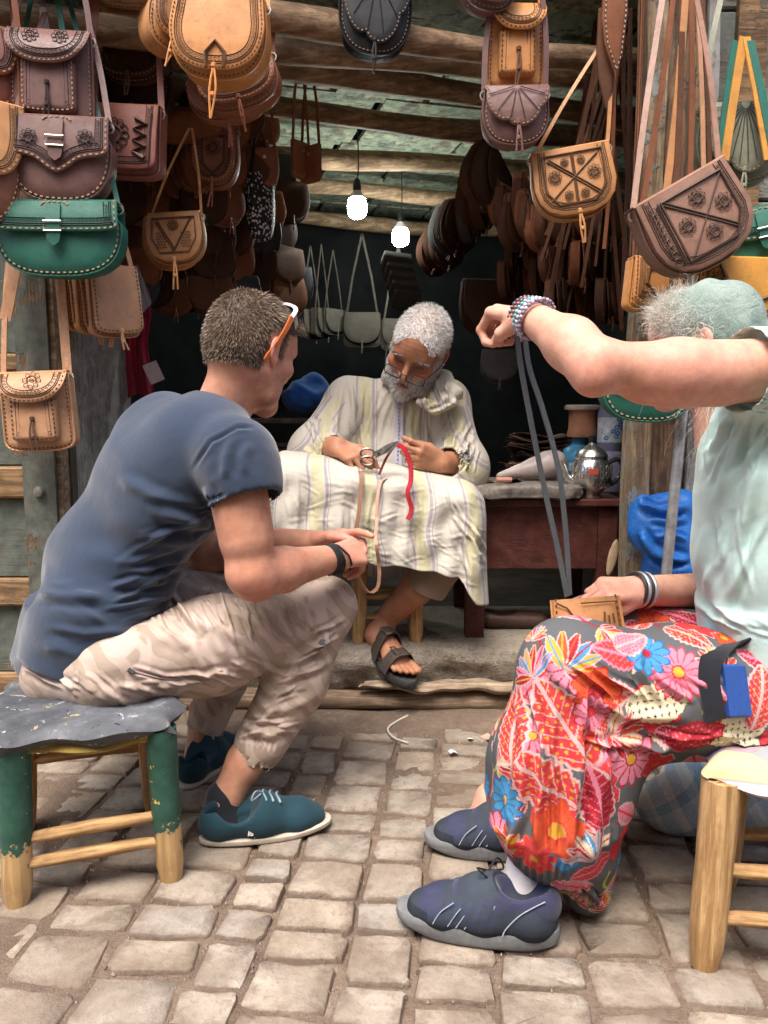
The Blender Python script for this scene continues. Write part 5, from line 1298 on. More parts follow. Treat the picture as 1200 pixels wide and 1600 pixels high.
v, f = s.mesh(2); v, f = subdiv(v, f); v = folds(v, f, rf_(660, 625, 712, 615, 70, 45, 9, 2, .006, 51) + [([(690, 585), (675, 620), (658, 632)], 4, .009), ([(700, 590), (695, 625), (690, 645)], 4, .008), ([(665, 642), (690, 634), (712, 620)], 3, -.008)]); v = v + normals(v, f) * (.004 * pnoise(v, 30, 61, 2))[:, None]
ho = kee_part('hood', v, f, ROBE, None, KEE); set_float(ho.data, v[:, 0] + .35 * v[:, 2] + .03, 'st')
# trouser cuff above the ankle
s = SDF(.005); s.chain([P(712, 830, 2.34), P(690, 875, 2.335)], [.082, .075], .02); s.cyl(P(690, 872, 2.335), P(664, 922, 2.35), .074, .066, .01); s.cyl(P(676, 900, 2.343), P(655, 940, 2.355), .06, .056, .002, 'sub')
v, f = s.mesh(2); kee_part('trousers', v, f, fabric('tan_cotton', (.3, .215, .16), .15))
# sandal
SD = thing('sandal', 'dark brown two-strap sandal on the foot of the craftsman', 'sandal', tuple(FT((0, 0, 0))))
SL = Vector(SD.location); SLTH = leather('sandal_leather', (.07, .055, .045), .3, .4, .3)
n = 36; out = []
for i in range(n):
    a = 2 * math.pi * i / n; x = .128 + .135 * math.cos(a); y = (.043 + .009 * math.cos(a)) * math.copysign(abs(math.sin(a)) ** .8, math.sin(a)); out.append((x, y))
MB().rings([[Vector(FT(((x - .128) * q + .128, y * q, z))) - SL for x, y in out] for q, z in ((.96, -.022), (1, -.016), (1, .0), (.97, .006), (.9, .004))]).build('sole', plain('black_sole', (.045, .045, .045), .7), SD)
for k, (x0, w0) in enumerate(((.105, .038), (.172, .04))):
    hz = .096 if k == 0 else .064; wd_ = .05 if k == 0 else .054; x1 = x0 + .0
    arc = [Vector(FT((x0 + (.01 if k else -.004) * (1 - abs(q)), q * wd_, .0 + hz * (1 - abs(q) ** 3.0)))) - SL for q in [-1 + i / 8 for i in range(17)]]
    sb = MB().ribbon(arc, w0, .004, wd=tuple(R_[0])).build('strap', SLTH, SD)
    c = Vector(FT((x0, -.02 if True else 0, hz + .004))) - SL; u = Vector(R_[0]); w_ = Vector(R_[1])
    MB().tube([c + u * .019 + w_ * .01, c - u * .019 + w_ * .01, c - u * .019 - w_ * .006, c + u * .019 - w_ * .006], .0022, 6, closed=True).build('buckle', plain('bright_metal', (.6, .58, .52), .3, .5, .1, 60, .1, 1), sb)
# spectacles low on the nose
def KLc(x, y, z): return Vector(to_world(np.array([[x, y, z]]), KC, KR, KS)[0])
sp_ = thing('spectacles', 'dark rectangular reading glasses low on the nose of the craftsman', 'spectacles', tuple(KLc(0, .12, -.018)))
SO = Vector(sp_.location); FR = plain('glasses_frame', (.02, .018, .03), .35, .5)
t = NT('lens_glass'); LENS = t.done((.95, .93, .95), .03, None, .5, **{'Transmission Weight': 1.0, 'IOR': 1.12})
for e in (-1, 1):
    pts = []
    for k in range(20):
        a = 2 * math.pi * k / 20; c_, s_ = math.cos(a), math.sin(a)
        pts.append(KLc(e * .034 + .026 * math.copysign(abs(c_) ** .55, c_), .121 - .18 * (abs(e * .034 + .026 * c_) - .02), -.02 + .0155 * math.copysign(abs(s_) ** .55, s_)) - SO)
    MB().tube(pts, .0017, 6, closed=True).build('rim', FR, sp_)
    m = MB(); nf = Vector(KR[1]) * .0008; m.rings([[p - nf for p in pts], [p + nf for p in pts]]); m.build('lens', LENS, sp_)
    tp = [KLc(e * .061, .112, -.008) - SO, KLc(e * .08, .05, .0) - SO, KLc(e * .083, -.005, .012) - SO, KLc(e * .08, -.03, -.004) - SO]
    MB().tube(interp(tp, 12), .0016, 6).build('temple', FR, sp_)
MB().tube([KLc(-.009, .126, -.014) - SO, KLc(0, .129, -.011) - SO, KLc(.009, .126, -.014) - SO], .0016, 6).build('bridge', FR, sp_)
# cloth over his lap
def lap_fn(u, v):
    x = 418 + 345 * u; yt = 720 + 56 * u - 8 * math.sin(u * math.pi)
    k_ = min(1, max(0, (u - .84) / .1)); yb = 872 + 28 * u + 44 * k_ * k_ * (3 - 2 * k_) + 4 * math.sin(u * 9)
    if v < .22:
        k = v / .22; p = P(x, yt, 2.27); q = p + Vector((0, .2 * (1 - k), .02 * (1 - k) + .012 * math.sin(k * math.pi)))
    else:
        k = (v - .22) / .78; p = P(x, yt, 2.27); b = P(x + 4 * k, yb, 2.235); q = p.lerp(b, k); q.y += -.022 * math.sin(min(1, k * 6) * math.pi / 2) * (1 - k * .6)
        q.y += (.007 * math.sin(u * 29 + 2 * k + 1.5 * math.sin(k * 4)) + .005 * math.sin(u * 61 + 5 * k + 1)) * min(1, k * 2.5) + .003 * math.sin(k * 17 + u * 19 + 2 * math.sin(u * 7)); q.z += -.004 * math.sin(u * 40) * k
    e = max(0, (u - .9) / .1); q.y += .09 * e * e; q.z -= .035 * e * e * (1 - .7 * v); e2 = max(0, (.06 - u) / .06); q.y += .06 * e2 * e2; q.z -= .02 * e2 * e2
    return q
cb = MB(); cb.grid(lap_fn, 170, 90, .004); LV, LF = np.array([tuple(q) for q in cb.v]), np.array(cb.f); nv = len(LV) // 2
LV = folds(LV, LF, rf_(440, 800, 740, 850, 85, 110, 22, 3, .0045, 61, sp=25) + rf_(440, 770, 750, 820, 5, 40, 40, 2.0, .0018, 62, jit=.6, sp=45) + rf_(450, 840, 740, 900, 12, 40, 40, 2.0, .0018, 63, jit=.6, sp=45) + rf_(700, 780, 755, 860, 60, 70, 10, 2.5, .006, 64))
LV = LV + (normals(LV, LF) * (.0016 * pnoise(LV, 60, 65, 2))[:, None]) * np.where(np.arange(len(LV)) < nv, 1, 0)[:, None]; cm = np_mesh('lap_cloth', LV, LF)
stv = [(i % 171) / 170 * .66 + .006 * math.sin(i / 171 * .13) for i in range(nv)] * 2
CLOTH = robe_mat('lap_cotton', .35); lc = link('lap_cloth', cm, CLOTH); lc.data.materials.clear(); lc.data.materials.append(CLOTH); set_float(cm, stv, 'st')

tag(lc, 'cream cotton cloth with yellow and mauve stripes draped over the knees of the craftsman', 'cloth')
# scissors and the leather straps he works on
IRON = plain('dark_steel', (.16, .15, .14), .35, .5, .4, 90, .3, .9)
sc_ = thing('scissors', 'old dark steel scissors in the right hand of the craftsman', 'scissors', tuple(P(588, 712, 2.24))); SO = Vector(sc_.location)
pv = P(592, 708, 2.235) - SO
for e in (-1, 1):
    tipp = P(622, 692 - 2 * e, 2.235) - SO; m = MB(); m.ribbon(interp([pv + Vector((-.012, 0, -.006)), pv, pv.lerp(tipp, .5) + Vector((0, 0, .004 * e)), tipp], 10), [.016, .018, .019, .018, .017, .015, .013, .011, .009, .006, .003], .003, wd=(.3, .2, 1)); m.build('blade', IRON, sc_)
    hc = P(574, 714 + 6 * e, 2.255) - SO; MB().tube([hc + Vector((.02 * math.cos(a), -.002 * e, .013 * math.sin(a) * (1))) for a in [k * .39 for k in range(16)]], .0035, 6, closed=True).build('handle', IRON, sc_)
MB().lathe([(.001, -.005), (.005, -.004), (.005, .004), (.001, .005)], pv, 10, Matrix.Rotation(1.57, 3, 'X')).build('pivot', IRON, sc_)
def strap_thing(name, label, cat, pts, w, th, mat, wd=(1, 0, 0), n=30, twist=None):
    p0 = Vector(pts[0]); o = MB().ribbon(interp([Vector(q) - p0 for q in pts], n), w, th, wd=wd).build(name, mat); o.location = p0; return tag(o, label, cat)
REDL = leather('red_leather', (.45, .02, .035), .2, .5, .2); TANL = leather('tan_strap', (.55, .31, .2), .2, .6, .2); BROL = leather('brown_strap', (.3, .15, .09), .2, .6, .2)
strap_thing('leather_strip', 'red leather strip hanging from the left hand of the craftsman', 'leather strip', [P(619, 694, 2.255), P(632, 702, 2.235), P(641, 725, 2.225), P(642, 750, 2.215), P(637, 770, 2.21), P(643, 795, 2.205), P(637, 812, 2.205)], .0145, .003, REDL, (.8, -.5, .3))
strap_thing('leather_strip', 'thin dark red strip looping below the scissors', 'leather strip', [P(618, 695, 2.26), P(604, 715, 2.25), P(592, 742, 2.245)], .007, .003, leather('dark_red_leather', (.2, .02, .03), .2), (.8, -.4, 0))
strap_thing('leather_strip', 'brown leather strip laid over the lap cloth', 'leather strip', [P(560, 738, 2.3), P(565, 741, 2.245), P(562, 790, 2.215), P(556, 832, 2.2)], .0125, .003, BROL)
strap_thing('leather_strip', 'pale tan leather strip looping below the hands of the seated man', 'leather strip', [P(612, 748, 2.27), P(596, 752, 2.24), P(590, 780, 2.21), P(588, 820, 2.16), P(587, 845, 1.84), P(592, 880, 1.84), P(591, 915, 1.84), P(577, 926, 1.84), P(562, 908, 1.83), P(556, 885, 1.83)], .0085, .003, TANL, (1, -.3, 0))
# ------------------------------------------------------------------ stools
STW = wood('stool_wood', (.55, .36, .17), (.36, .21, .09), axis=2, scale=1.2, bump=.4, dirt=.25)
STH = wood('stool_rung', (.52, .33, .15), (.33, .19, .085), axis=0, scale=1.2, bump=.4, dirt=.3)
def green_leg():
    t = NT('green_painted_leg'); v = t.coord('Object'); g = t.noise(t.coord('Object', scale=(18, 18, 1.4)), 3, 7, .7, .5)
    wd_ = t.ramp(g, [(.3, (.26, .15, .065)), (.6, (.5, .33, .15)), (.8, (.6, .42, .21))])
    n = t.noise(v, 16, 6, .7); z = t.new('ShaderNodeSeparateXYZ'); t.l.new(t.new('ShaderNodeTexCoord').outputs['Object'], z.inputs[0])
    m = t.math('ADD', t.math('MULTIPLY', t.math('SUBTRACT', n, .5), .5), t.math('SUBTRACT', z.outputs['Z'], .1))
    grn = t.ramp(t.noise(v, 30, 5), [(.3, (.012, .05, .035)), (.7, (.03, .1, .07))])
    c = t.mix(t.ramp(m, [(.0, 0.0), (.015, 1.0)]), wd_, grn); c = t.mix(t.ramp(t.noise(v, 55, 3), [(.68, 0.0), (.7, 1.0)]), c, (.55, .42, .08))
    return t.done(c, .55, t.bump(g, .4, .003, t.bump(m, .25, .003)), .4)
GRL = green_leg(); STRAW = None
def m_straw():
    t = NT('woven_straw'); v = t.coord('Object', scale=(1, 1, 1)); a = t.noise(t.coord('Object', scale=(220, 14, 60)), 3, 4); w = t.new('ShaderNodeTexWave', wave_type='BANDS', bands_direction='X'); t.l.new(v, w.inputs['Vector']); w.inputs['Scale'].default_value = 38; w.inputs['Distortion'].default_value = 1
    c = t.ramp(a, [(.3, (.3, .2, .07)), (.6, (.6, .43, .16)), (.8, (.7, .55, .25))]); return t.done(c, .8, t.bump(w.outputs['Fac'], .8, .006, t.bump(a, .5, .002)), .2)
STRAW = m_straw()
def stool(label, legs, topz, legmats, r, rungs, seat_th=.022, group='wooden stools'):
    """legs: four ground points FL FR BR BL"""
    c = sum((Vector(q) for q in legs), Vector()) / 4; st = thing('stool', label, 'stool', tuple(c), group)
    tops = []
    for i, q in enumerate(legs):
        q = Vector(q) - c; tp = Vector((q.x * .93, q.y * .93, topz)); tops.append(tp); mb = MB(); rr = random.Random(i + int(c.x * 100)); n = 12; rings = []
        for j in range(10):
            t_ = j / 9; p = q.lerp(tp, t_); rad = r * (.9 + .16 * t_) * (.82 if j == 0 else 1) * (1 + rr.uniform(-.035, .035))
            rings.append([p - q + Vector((math.cos(2 * math.pi * k / n) * rad * (1 + rr.uniform(-.02, .02)), math.sin(2 * math.pi * k / n) * rad, 0)) for k in range(n)])
        o = mb.rings(rings).build('leg', legmats[i], st, True, 60); o.location = q
    for a, b, za, zb in rungs:
        qa = (Vector(legs[a]) - c).lerp(tops[a], za / topz); qb = (Vector(legs[b]) - c).lerp(tops[b], zb / topz); d = (qb - qa)
        m = MB(); L = d.length; rr = random.Random(int(za * 1000) + a); m.tube([Vector((L * t_, rr.uniform(-.003, .003), rr.uniform(-.003, .003))) for t_ in (0, .15, .35, .5, .7, .85, 1)], [r * .3, r * .4, r * .44, r * .46, r * .43, r * .38, r * .3], 9)
        o = m.build('rung', STH, st); o.matrix_local = d.to_track_quat('X', 'Z').to_matrix().to_4x4(); o.location = qa
    pad = r * .6; tl = [tops[0] + Vector((-pad, -pad, 0)), tops[1] + Vector((pad, -pad, 0)), tops[2] + Vector((pad, pad, 0)), tops[3] + Vector((-pad, pad, 0))]
    m = MB(); N_ = 14
    def sf(u, v):
        p = tl[0].lerp(tl[1], u).lerp(tl[3].lerp(tl[2], u), v); e = min(u, 1 - u, v, 1 - v); p.z += .012 * min(1, e * 8) - .01 * math.sin(u * math.pi) * math.sin(v * math.pi) + .0035 * math.sin(u * 70); return p
    m.grid(lambda u, v: sf(u, 1 - v), 40, 20, -seat_th) if False else m.grid(sf, 48, 20, seat_th); m.build('woven_seat', STRAW, st)
    return st, c, tl
FL, FR, BR = G(28, 1411), G(268, 1372), G(243, 1268); BL = FL + BR - FR
st1, c1, tl1 = stool('stool with green-painted front legs under the man in blue', [FL, FR, BR, BL], .314, [GRL, GRL, STW, STW], .0295, [(0, 1, .075, .08), (0, 1, .125, .135), (3, 2, .165, .165), (3, 2, .225, .225), (1, 2, .11, .11), (1, 2, .2, .2), (0, 3, .1, .1), (0, 3, .19, .19)])
FL, BLg = G(1100, 1507), G(1128, 1388); FR = FL + Vector((.33, -.03, 0)); BR = BLg + Vector((.33, -.03, 0))
st2, c2, tl2 = stool('pale wooden stool with woven seat under the woman', [FL, FR, BR, BLg], .33, [STW] * 4, .031, [(0, 1, .085, .085), (0, 1, .17, .17), (3, 2, .12, .12), (0, 3, .15, .15), (1, 3, .1, .1)][:4])
kf_ = [G(560, 1003, .2), G(650, 1002, .2)]; kb_ = [kf_[0] + Vector((-.01, .26, 0)), kf_[1] + Vector((.01, .26, 0))]
st3, c3, tl3 = stool('low wooden stool under the craftsman inside the shop', [kf_[0], kf_[1], kb_[1], kb_[0]], .32, [STW] * 4, .026, [(0, 1, .08, .08), (0, 1, .15, .15), (3, 2, .11, .11), (1, 2, .13, .13)])
# seat pads
def pad(name, label, tl, base, over, th, mat, drop, seed, amp=.012):
    c = sum(tl, Vector()) / 4 + Vector(base); m = MB(); rr = random.Random(seed); ph = [rr.uniform(0, 6) for _ in range(6)]
    q = [Vector(base) + t_ for t_ in tl]; cc = sum(q, Vector()) / 4; q = [cc + (p - cc) * over for p in q]
    def top(u, v):
        p = q[0].lerp(q[1], u).lerp(q[3].lerp(q[2], u), v); p = cc + (p - cc) * (1 - .13 * (abs(2 * u - 1) * abs(2 * v - 1)) ** 3); e = min(u, 1 - u, v, 1 - v); p.z += th - drop * max(0, 1 - e * 9) ** 2 + amp * (.5 * math.sin(u * 11 + ph[0]) + .4 * math.sin(v * 9 + ph[1]) + .5 * math.sin(u * 17 + v * 8 + ph[2])) * max(.25, 1 - e * 6)
        p += Vector((.012 * math.sin(v * 13 + ph[3]), .012 * math.sin(u * 12 + ph[4]), 0)) * max(0, 1 - e * 8); return p - c
    m.grid(top, 44, 34, th * .8); o = m.build(name, mat); o.location = c; return tag(o, label, 'cushion')
def m_pad():
    t = NT('stained_pad'); v = t.coord('Object'); a = t.noise(v, 10, 6, .7); c = t.ramp(a, [(.3, (.04, .043, .05)), (.55, (.09, .097, .108)), (.75, (.16, .168, .185))])
    c = t.mix(t.ramp(t.noise(v, 26, 5, .7), [(.64, 0.0), (.68, .8)]), c, (.36, .31, .13)); c = t.mix(t.ramp(t.noise(v, 40, 5, .7, 1), [(.63, 0.0), (.66, 1.0)]), c, (.35, .36, .38)); c = t.mix(t.ramp(t.noise(v, 33, 4, .6, 2), [(.66, 0.0), (.69, 1.0)]), c, (.012, .012, .015))
    return t.done(c, .6, t.bump(a, .4, .006), .3)
pad('seat_pad', 'grey paint-stained seat pad under the man in blue', tl1, c1, 1.24, .034, m_pad(), .02, 3, .008)
pad('yellow_cloth', 'yellow cloth edge showing under the grey seat pad', tl1, c1 + Vector((0, 0, -.006)), 1.12, .012, fabric('yellow_cloth', (.34, .23, .06), .3), .022, 5, .004)['category'] = 'cloth'
t = NT('patched_cotton'); v = t.coord('Object'); cl = t.voro(v, 11, 'F1', 'Color'); c = t.mix(.3, (.4, .34, .3), cl); c = t.mix(t.ramp(t.noise(v, 30, 4), [(.5, 0.0), (.7, .5)]), c, (.42, .36, .32)); c = t.mix(t.ramp(t.voro(v, 11, 'DISTANCE_TO_EDGE'), [(.01, .6), (.03, 0.0)]), c, (.3, .24, .22))
PATCH = t.done(c, .9, t.bump(t.noise(v, 60, 4), .4, .004), .15)
pad('seat_pad', 'pale patchwork seat pad under the woman', tl2, c2, 1.16, .03, PATCH, .03, 8, .007)
pad('seat_pad', 'thin tan pad on the stool of the craftsman', tl3, c3, 1.1, .03, fabric('tan_pad', (.3, .24, .17)), .02, 9)

# ------------------------------------------------------------------ work table with slab, teapot, jugs
RW = wood('oxblood_wood', (.1, .035, .025), (.06, .02, .015), paint=((.085, .025, .02), (.12, .04, .032)), amount=.8, axis=0, bump=.3, dirt=.5, rough=.5)
tb = thing('work_table', 'dark red wooden work table beside the craftsman', 'table', (.5, 2.66, .2))
for x in (-.205, .215):
    for y in (-.2, .2): bevbox(MB(), (x, y, .215), (.06, .05, .43), .004).build('leg', RW, tb, False)
for (c, d, nm) in (((.005, -.207, .335), (.358, .024, .21), 'apron'), ((.005, .205, .335), (.358, .024, .21), 'apron'), ((-.205, 0, .335), (.024, .34, .21), 'apron'), ((.215, 0, .335), (.024, .34, .21), 'apron'), ((.005, 0, .448), (.52, .5, .022), 'table_top')):
    bevbox(MB(), c, d, .003).build(nm, RW, tb, False)
bevbox(MB(), (.005, -.222, .438), (.5, .012, .012), .003).build('edge_moulding', RW, tb, False)
SLB = MB()
def slab(u, v):
    a = 2 * math.pi * u; x = math.copysign(abs(math.cos(a)) ** .35, math.cos(a)) * .185; y = math.copysign(abs(math.sin(a)) ** .35, math.sin(a)) * .2
    pr = [(.9, 0), (1, .006), (1.01, .02), (1, .036), (.97, .043), (.5, .044), (.01, .044)]; t_ = v * 6; i = min(int(t_), 5); t_ -= i; k = pr[i][0] + (pr[i + 1][0] - pr[i][0]) * t_; z = pr[i][1] + (pr[i + 1][1] - pr[i][1]) * t_
    n = .012 * math.sin(9 * a) * math.sin(z * 130) + .007 * math.sin(23 * a + 60 * z) if v < .7 else 0
    return (x * (k + n), y * (k + n), z + (.003 * math.sin(11 * a) if v < .7 else 0))
SLB.grid(slab, 110, 18); so = SLB.build('stone_slab', plain('worn_slab', (.16, .14, .12), .7, .3, .55, 38, .9)); so.location = (.45, 2.58, .66)
tag(so, 'thick chipped dark stone slab on the red table', 'slab')
SILV = plain('hammered_silver', (.62, .61, .58), .25, .5, .25, 70, .5, .95)
tp = thing('teapot', 'silver metal teapot with black handle on the red table', 'teapot', tuple(P(922, 786, 2.47))); tp.location.z = .66
MB().lathe([(.001, 0), (.036, 0), (.036, .006), (.03, .012), (.05, .03), (.064, .055), (.066, .08), (.058, .108), (.05, .122), (.051, .127), (.048, .13)], (0, 0, 0), 32).build('pot', SILV, tp)
MB().lathe([(.05, .13), (.052, .133), (.045, .147), (.025, .163), (.012, .17), (.008, .176), (.001, .177)], (0, 0, 0), 28).build('lid', SILV, tp)
MB().lathe([(.006, .176), (.012, .18), (.012, .196), (.008, .2), (.001, .2)], (0, 0, 0), 14).build('knob', plain('black_bakelite', (.015, .015, .015), .3, .5), tp)
MB().tube(interp([(-.055, 0, .05), (-.078, 0, .065), (-.086, 0, .09), (-.098, 0, .118)], 10), [.019, .017, .015, .0135, .012, .011, .01, .0092, .0085, .008, .0075], 10).build('spout', SILV, tp)
hd = interp([(.05, 0, .108), (.082, 0, .122), (.1, 0, .1), (.095, 0, .07), (.07, 0, .045), (.058, 0, .045)], 20); MB().tube(hd, .0075, 8).build('handle', MATS['black_bakelite'], tp)
mb = MB(); rr = random.Random(5)
for a in np.arange(-2.9, .2, .32):
    for z in (.045, .075, .095):
        c = Vector((math.cos(a) * .0, 0, 0)); rad = .0655 if z > .05 else .06; o_ = [Vector((math.cos(a + .1 * math.cos(k * .8)) * rad, math.sin(a + .1 * math.cos(k * .8)) * rad, z + .011 * math.sin(k * .8))) for k in range(8)]; mb.tube(o_, .0012, 4, closed=True)
tag(mb.build('engraving', plain('tarnish', (.2, .19, .17), .5, .4, .2, 60, .1, .6), tp), kind='stuff')
lb = MB(); lb.grid(lambda u, v: (math.cos(-1.95 + .45 * u) * .0665, math.sin(-1.95 + .45 * u) * .0665, .096 - .018 * v), 8, 2, .001); lb.build('sticker', plain('red_sticker', (.5, .07, .05), .5), tp)
def plastic(name, c, tr=.6, rough=.15):
    if name in MATS: return MATS[name]
    t = NT(name); MATS[name] = t.done(c, rough, None, .5, **{'Transmission Weight': tr, 'IOR': 1.2}); return MATS[name]
jg = thing('water_jug', 'blue plastic water jug behind the teapot', 'jug', tuple(P(902, 745, 2.72))); jg.location.z = .66
MB().lathe([(.001, 0), (.06, 0), (.064, .01), (.064, .06), (.06, .065), (.064, .07), (.064, .11), (.05, .145), (.025, .16), (.022, .185), (.001, .186)], (0, 0, 0), 28).build('jug_body', plastic('blue_plastic', (.12, .45, .72), .45), jg)
MB().grid(lambda u, v: (math.cos(-2.3 + 1.3 * u) * .0648, math.sin(-2.3 + 1.3 * u) * .0648, .1 - .03 * v), 10, 1, .0006).build('jug_label', plain('jug_label', (.35, .55, .7), .6, .3, .5, 140), jg)
bt = thing('water_bottle', 'large clear lilac water bottle with blue and white label by the post', 'bottle', tuple(P(951, 748, 2.68))); bt.location.z = .66
MB().lathe([(.001, 0), (.05, 0), (.055, .008), (.055, .1), (.05, .125), (.04, .138), (.036, .14), (.04, .15), (.045, .17), (.045, .27), (.03, .31), (.016, .33), (.016, .345), (.001, .346)], (0, 0, 0), 28).build('bottle_body', plastic('lilac_plastic', (.62, .6, .85), .55), bt)
bl_ = MB(); bl_.grid(lambda u, v: (math.cos(-3.0 + 2.9 * u) * .0465, math.sin(-3.0 + 2.9 * u) * .0465, .255 - .085 * v), 16, 4, .0006); bl_.build('bottle_label', plain('bottle_label', (.62, .68, .75), .5, .3, .4, 50), bt)
mb = MB(); rr = random.Random(2)
for k in range(9):
    a = rr.uniform(-2.2, -.9); z = rr.uniform(.18, .25); mb.tube([Vector((math.cos(a + .14 * math.cos(q)) * .0475, math.sin(a + .14 * math.cos(q)) * .0475, z + .006 * math.sin(q))) for q in np.arange(0, 6.2, .8)], .0022, 4, closed=True)
tag(mb.build('label_print', plain('label_blue', (.05, .2, .5), .5), bt), kind='stuff')
cp = thing('clay_pot', 'terracotta pot with pale wide rim standing on the blue jug', 'pot', tuple(P(916, 672, 2.72)))
CLAY = plain('terracotta', (.42, .2, .12), .8, .2, .2, 25, .3)
MB().lathe([(.001, 0), (.05, 0), (.052, .012), (.048, .03), (.047, .085), (.052, .095)], (0, 0, 0), 24).build('pot_body', CLAY, cp); MB().lathe([(.04, .093), (.062, .095), (.064, .105), (.058, .112), (.04, .112)], (0, 0, 0), 24).build('rim', plain('pale_clay', (.5, .42, .34), .8), cp)
jz = jg.location.z + .186; cp.location = (jg.location.x + .012, jg.location.y, jz + .001)
# translucent plastic sheet, pincers, leather scraps and sheets on the table
s = SDF(.006); s.cap((-.1, 0, .012), (.08, 0, .055), .012, .045, .03); s.cap((.08, 0, .055), (.1, 0, .07), .045, .02, .02); v, f = s.mesh(2); v[:, 2] = np.maximum(v[:, 2], .001); v = v + normals(v, f) * (.006 * pnoise(v, 40, 5, 2))[:, None]
po = link('plastic_bag', np_mesh('plastic_bag', v, f), plain('milky_plastic', (.46, .38, .36), .4, .5, .2, 20, .3)); po.location = P(826, 745, 2.6); po.location.z = .705; tag(po, 'crumpled milky plastic bag on the stone slab', 'plastic bag')
hdle = MB(); hdle.tube([(0, 0, .012), (.05, .01, .012)], .009, 8); hd_ = hdle.build('awl_handle', plain('pink_wood', (.5, .24, .18), .6)); hd_.location = P(775, 745, 2.45); hd_.location.z = .705; tag(hd_, 'small round wooden tool handle lying at the front of the slab', 'tool')
LDK = leather('hide_brown', (.075, .035, .025), .4, .6); LTN = leather('hide_tan', (.25, .14, .09), .3, .6)
rr = random.Random(8)
for k in range(16):
    w_, d_ = rr.uniform(.17, .24), rr.uniform(.12, .18); m = MB(); ph = rr.uniform(0, 6)
    m.grid(lambda u, v: ((u - .5) * w_ + .012 * math.sin(v * 7 + ph), (v - .5) * d_, .006 * math.sin(u * 5 + ph) + .005 * math.sin(v * 6 + ph) + .012 * (u - .5) ** 2 * 4), 12, 8, .002)
    o = m.build('leather_sheet', [LDK, LDK, LTN][k % 3]); o.location = (.565 + rr.uniform(-.03, .03), 2.83 + rr.uniform(-.02, .02), .7 + .0095 * k); o.rotation_euler.z = rr.uniform(-.25, .25); tag(o, 'thin brown leather sheet, ' + ORD[k] + ' from the bottom of the pile behind the slab', 'leather sheet', 'leather sheets in the pile')
bx = MB(); bevbox(bx, (0, 0, 0), (.3, .2, .025), .004); bo = bx.build('cutting_board', RW); bo.location = (.56, 2.8, .676); tag(bo, 'dark board under the pile of leather sheets', 'board')
for k, (px, py, lab, w_) in enumerate(((760, 742, 'flat brown leather scrap at the left of the stone slab', .07), (800, 735, 'curled brown leather scrap in front of the plastic bag', .09), (745, 735, 'dark leather scrap next to the sleeve of the craftsman', .06))):
    m = MB(); m.grid(lambda u, v: ((u - .5) * w_, (v - .5) * .05, .008 * math.sin(u * 4 + k) + .002), 10, 5, .002); o = m.build('leather_scrap', [LTN, LDK, LDK][k]); o.location = P(px, py, 2.52); o.location.z = .706 + .004 * k; o.rotation_euler.z = k; tag(o, lab, 'leather scrap')
# leather offcut leaning by the table, slipper under it
s = SDF(.004); s.ell((0, 0, .06), (.016, .006, .06), k=.02); v, f = s.mesh(1); o = link('leather_offcut', np_mesh('leather_offcut', v, f), leather('offcut', (.45, .32, .2), .2)); o.location = P(950, 900, 2.38); o.rotation_euler = (-.15, .25, 0); tag(o, 'pale leather offcut leaning against the right end of the red table', 'leather offcut')
s = SDF(.005); s.cap((-.09, 0, .03), (.08, 0, .022), .035, .03, .02, 'add', (0, 1, 0), 1.3); s.ell((-.05, 0, .07), (.06, .035, .035), k=.01, mode='sub'); v, f = s.mesh(1); v[:, 2] = np.maximum(v[:, 2], 0); o = link('slipper', np_mesh('slipper', v, f), leather('slipper_leather', (.07, .035, .022), .3)); o.location = P(805, 985, 2.56); o.location.z = .206; tag(o, 'brown leather slipper under the red table', 'slipper')
# ------------------------------------------------------------------ bulbs
EM = NT('lit_bulb'); EM.b.inputs['Emission Color'].default_value = (.93, 1, .96, 1); EM.b.inputs['Emission Strength'].default_value = 60; EM.done((.9, .9, .9), .4)
def bulb(px, py, Y, label):
    o = thing('light_bulb', label, 'light bulb', tuple(P(px, py, Y)), 'lit bulbs in the shop')
    MB().lathe([(.001, -.05), (.02, -.048), (.033, -.04), (.039, -.025), (.04, -.005), (.038, .018), (.031, .031)], (0, 0, 0), 20).build('globe', EM.m, o)
    MB().lathe([(.03, .03), (.027, .044), (.018, .054), (.016, .06), (.001, .06)], (0, 0, 0), 18).build('bulb_base', plain('bulb_base', (.6, .6, .6), .4), o)
    MB().lathe([(.016, .06), (.017, .075), (.014, .1), (.006, .11), (.001, .11)], (0, 0, 0), 14).build('lamp_holder', plain('black_holder', (.015, .015, .015), .4), o)
    top = 2.12 - o.location.z; MB().tube(interp([(0, 0, .105), (.006, 0, .16), (.002, 0, top)], 8), .003, 6).build('wire', plain('black_wire', (.02, .02, .02), .5), o)
bulb(558, 322, 3.3, 'brighter nearer light bulb hanging in the middle of the shop')
bulb(626, 368, 3.75, 'farther light bulb hanging near the bags on the right')
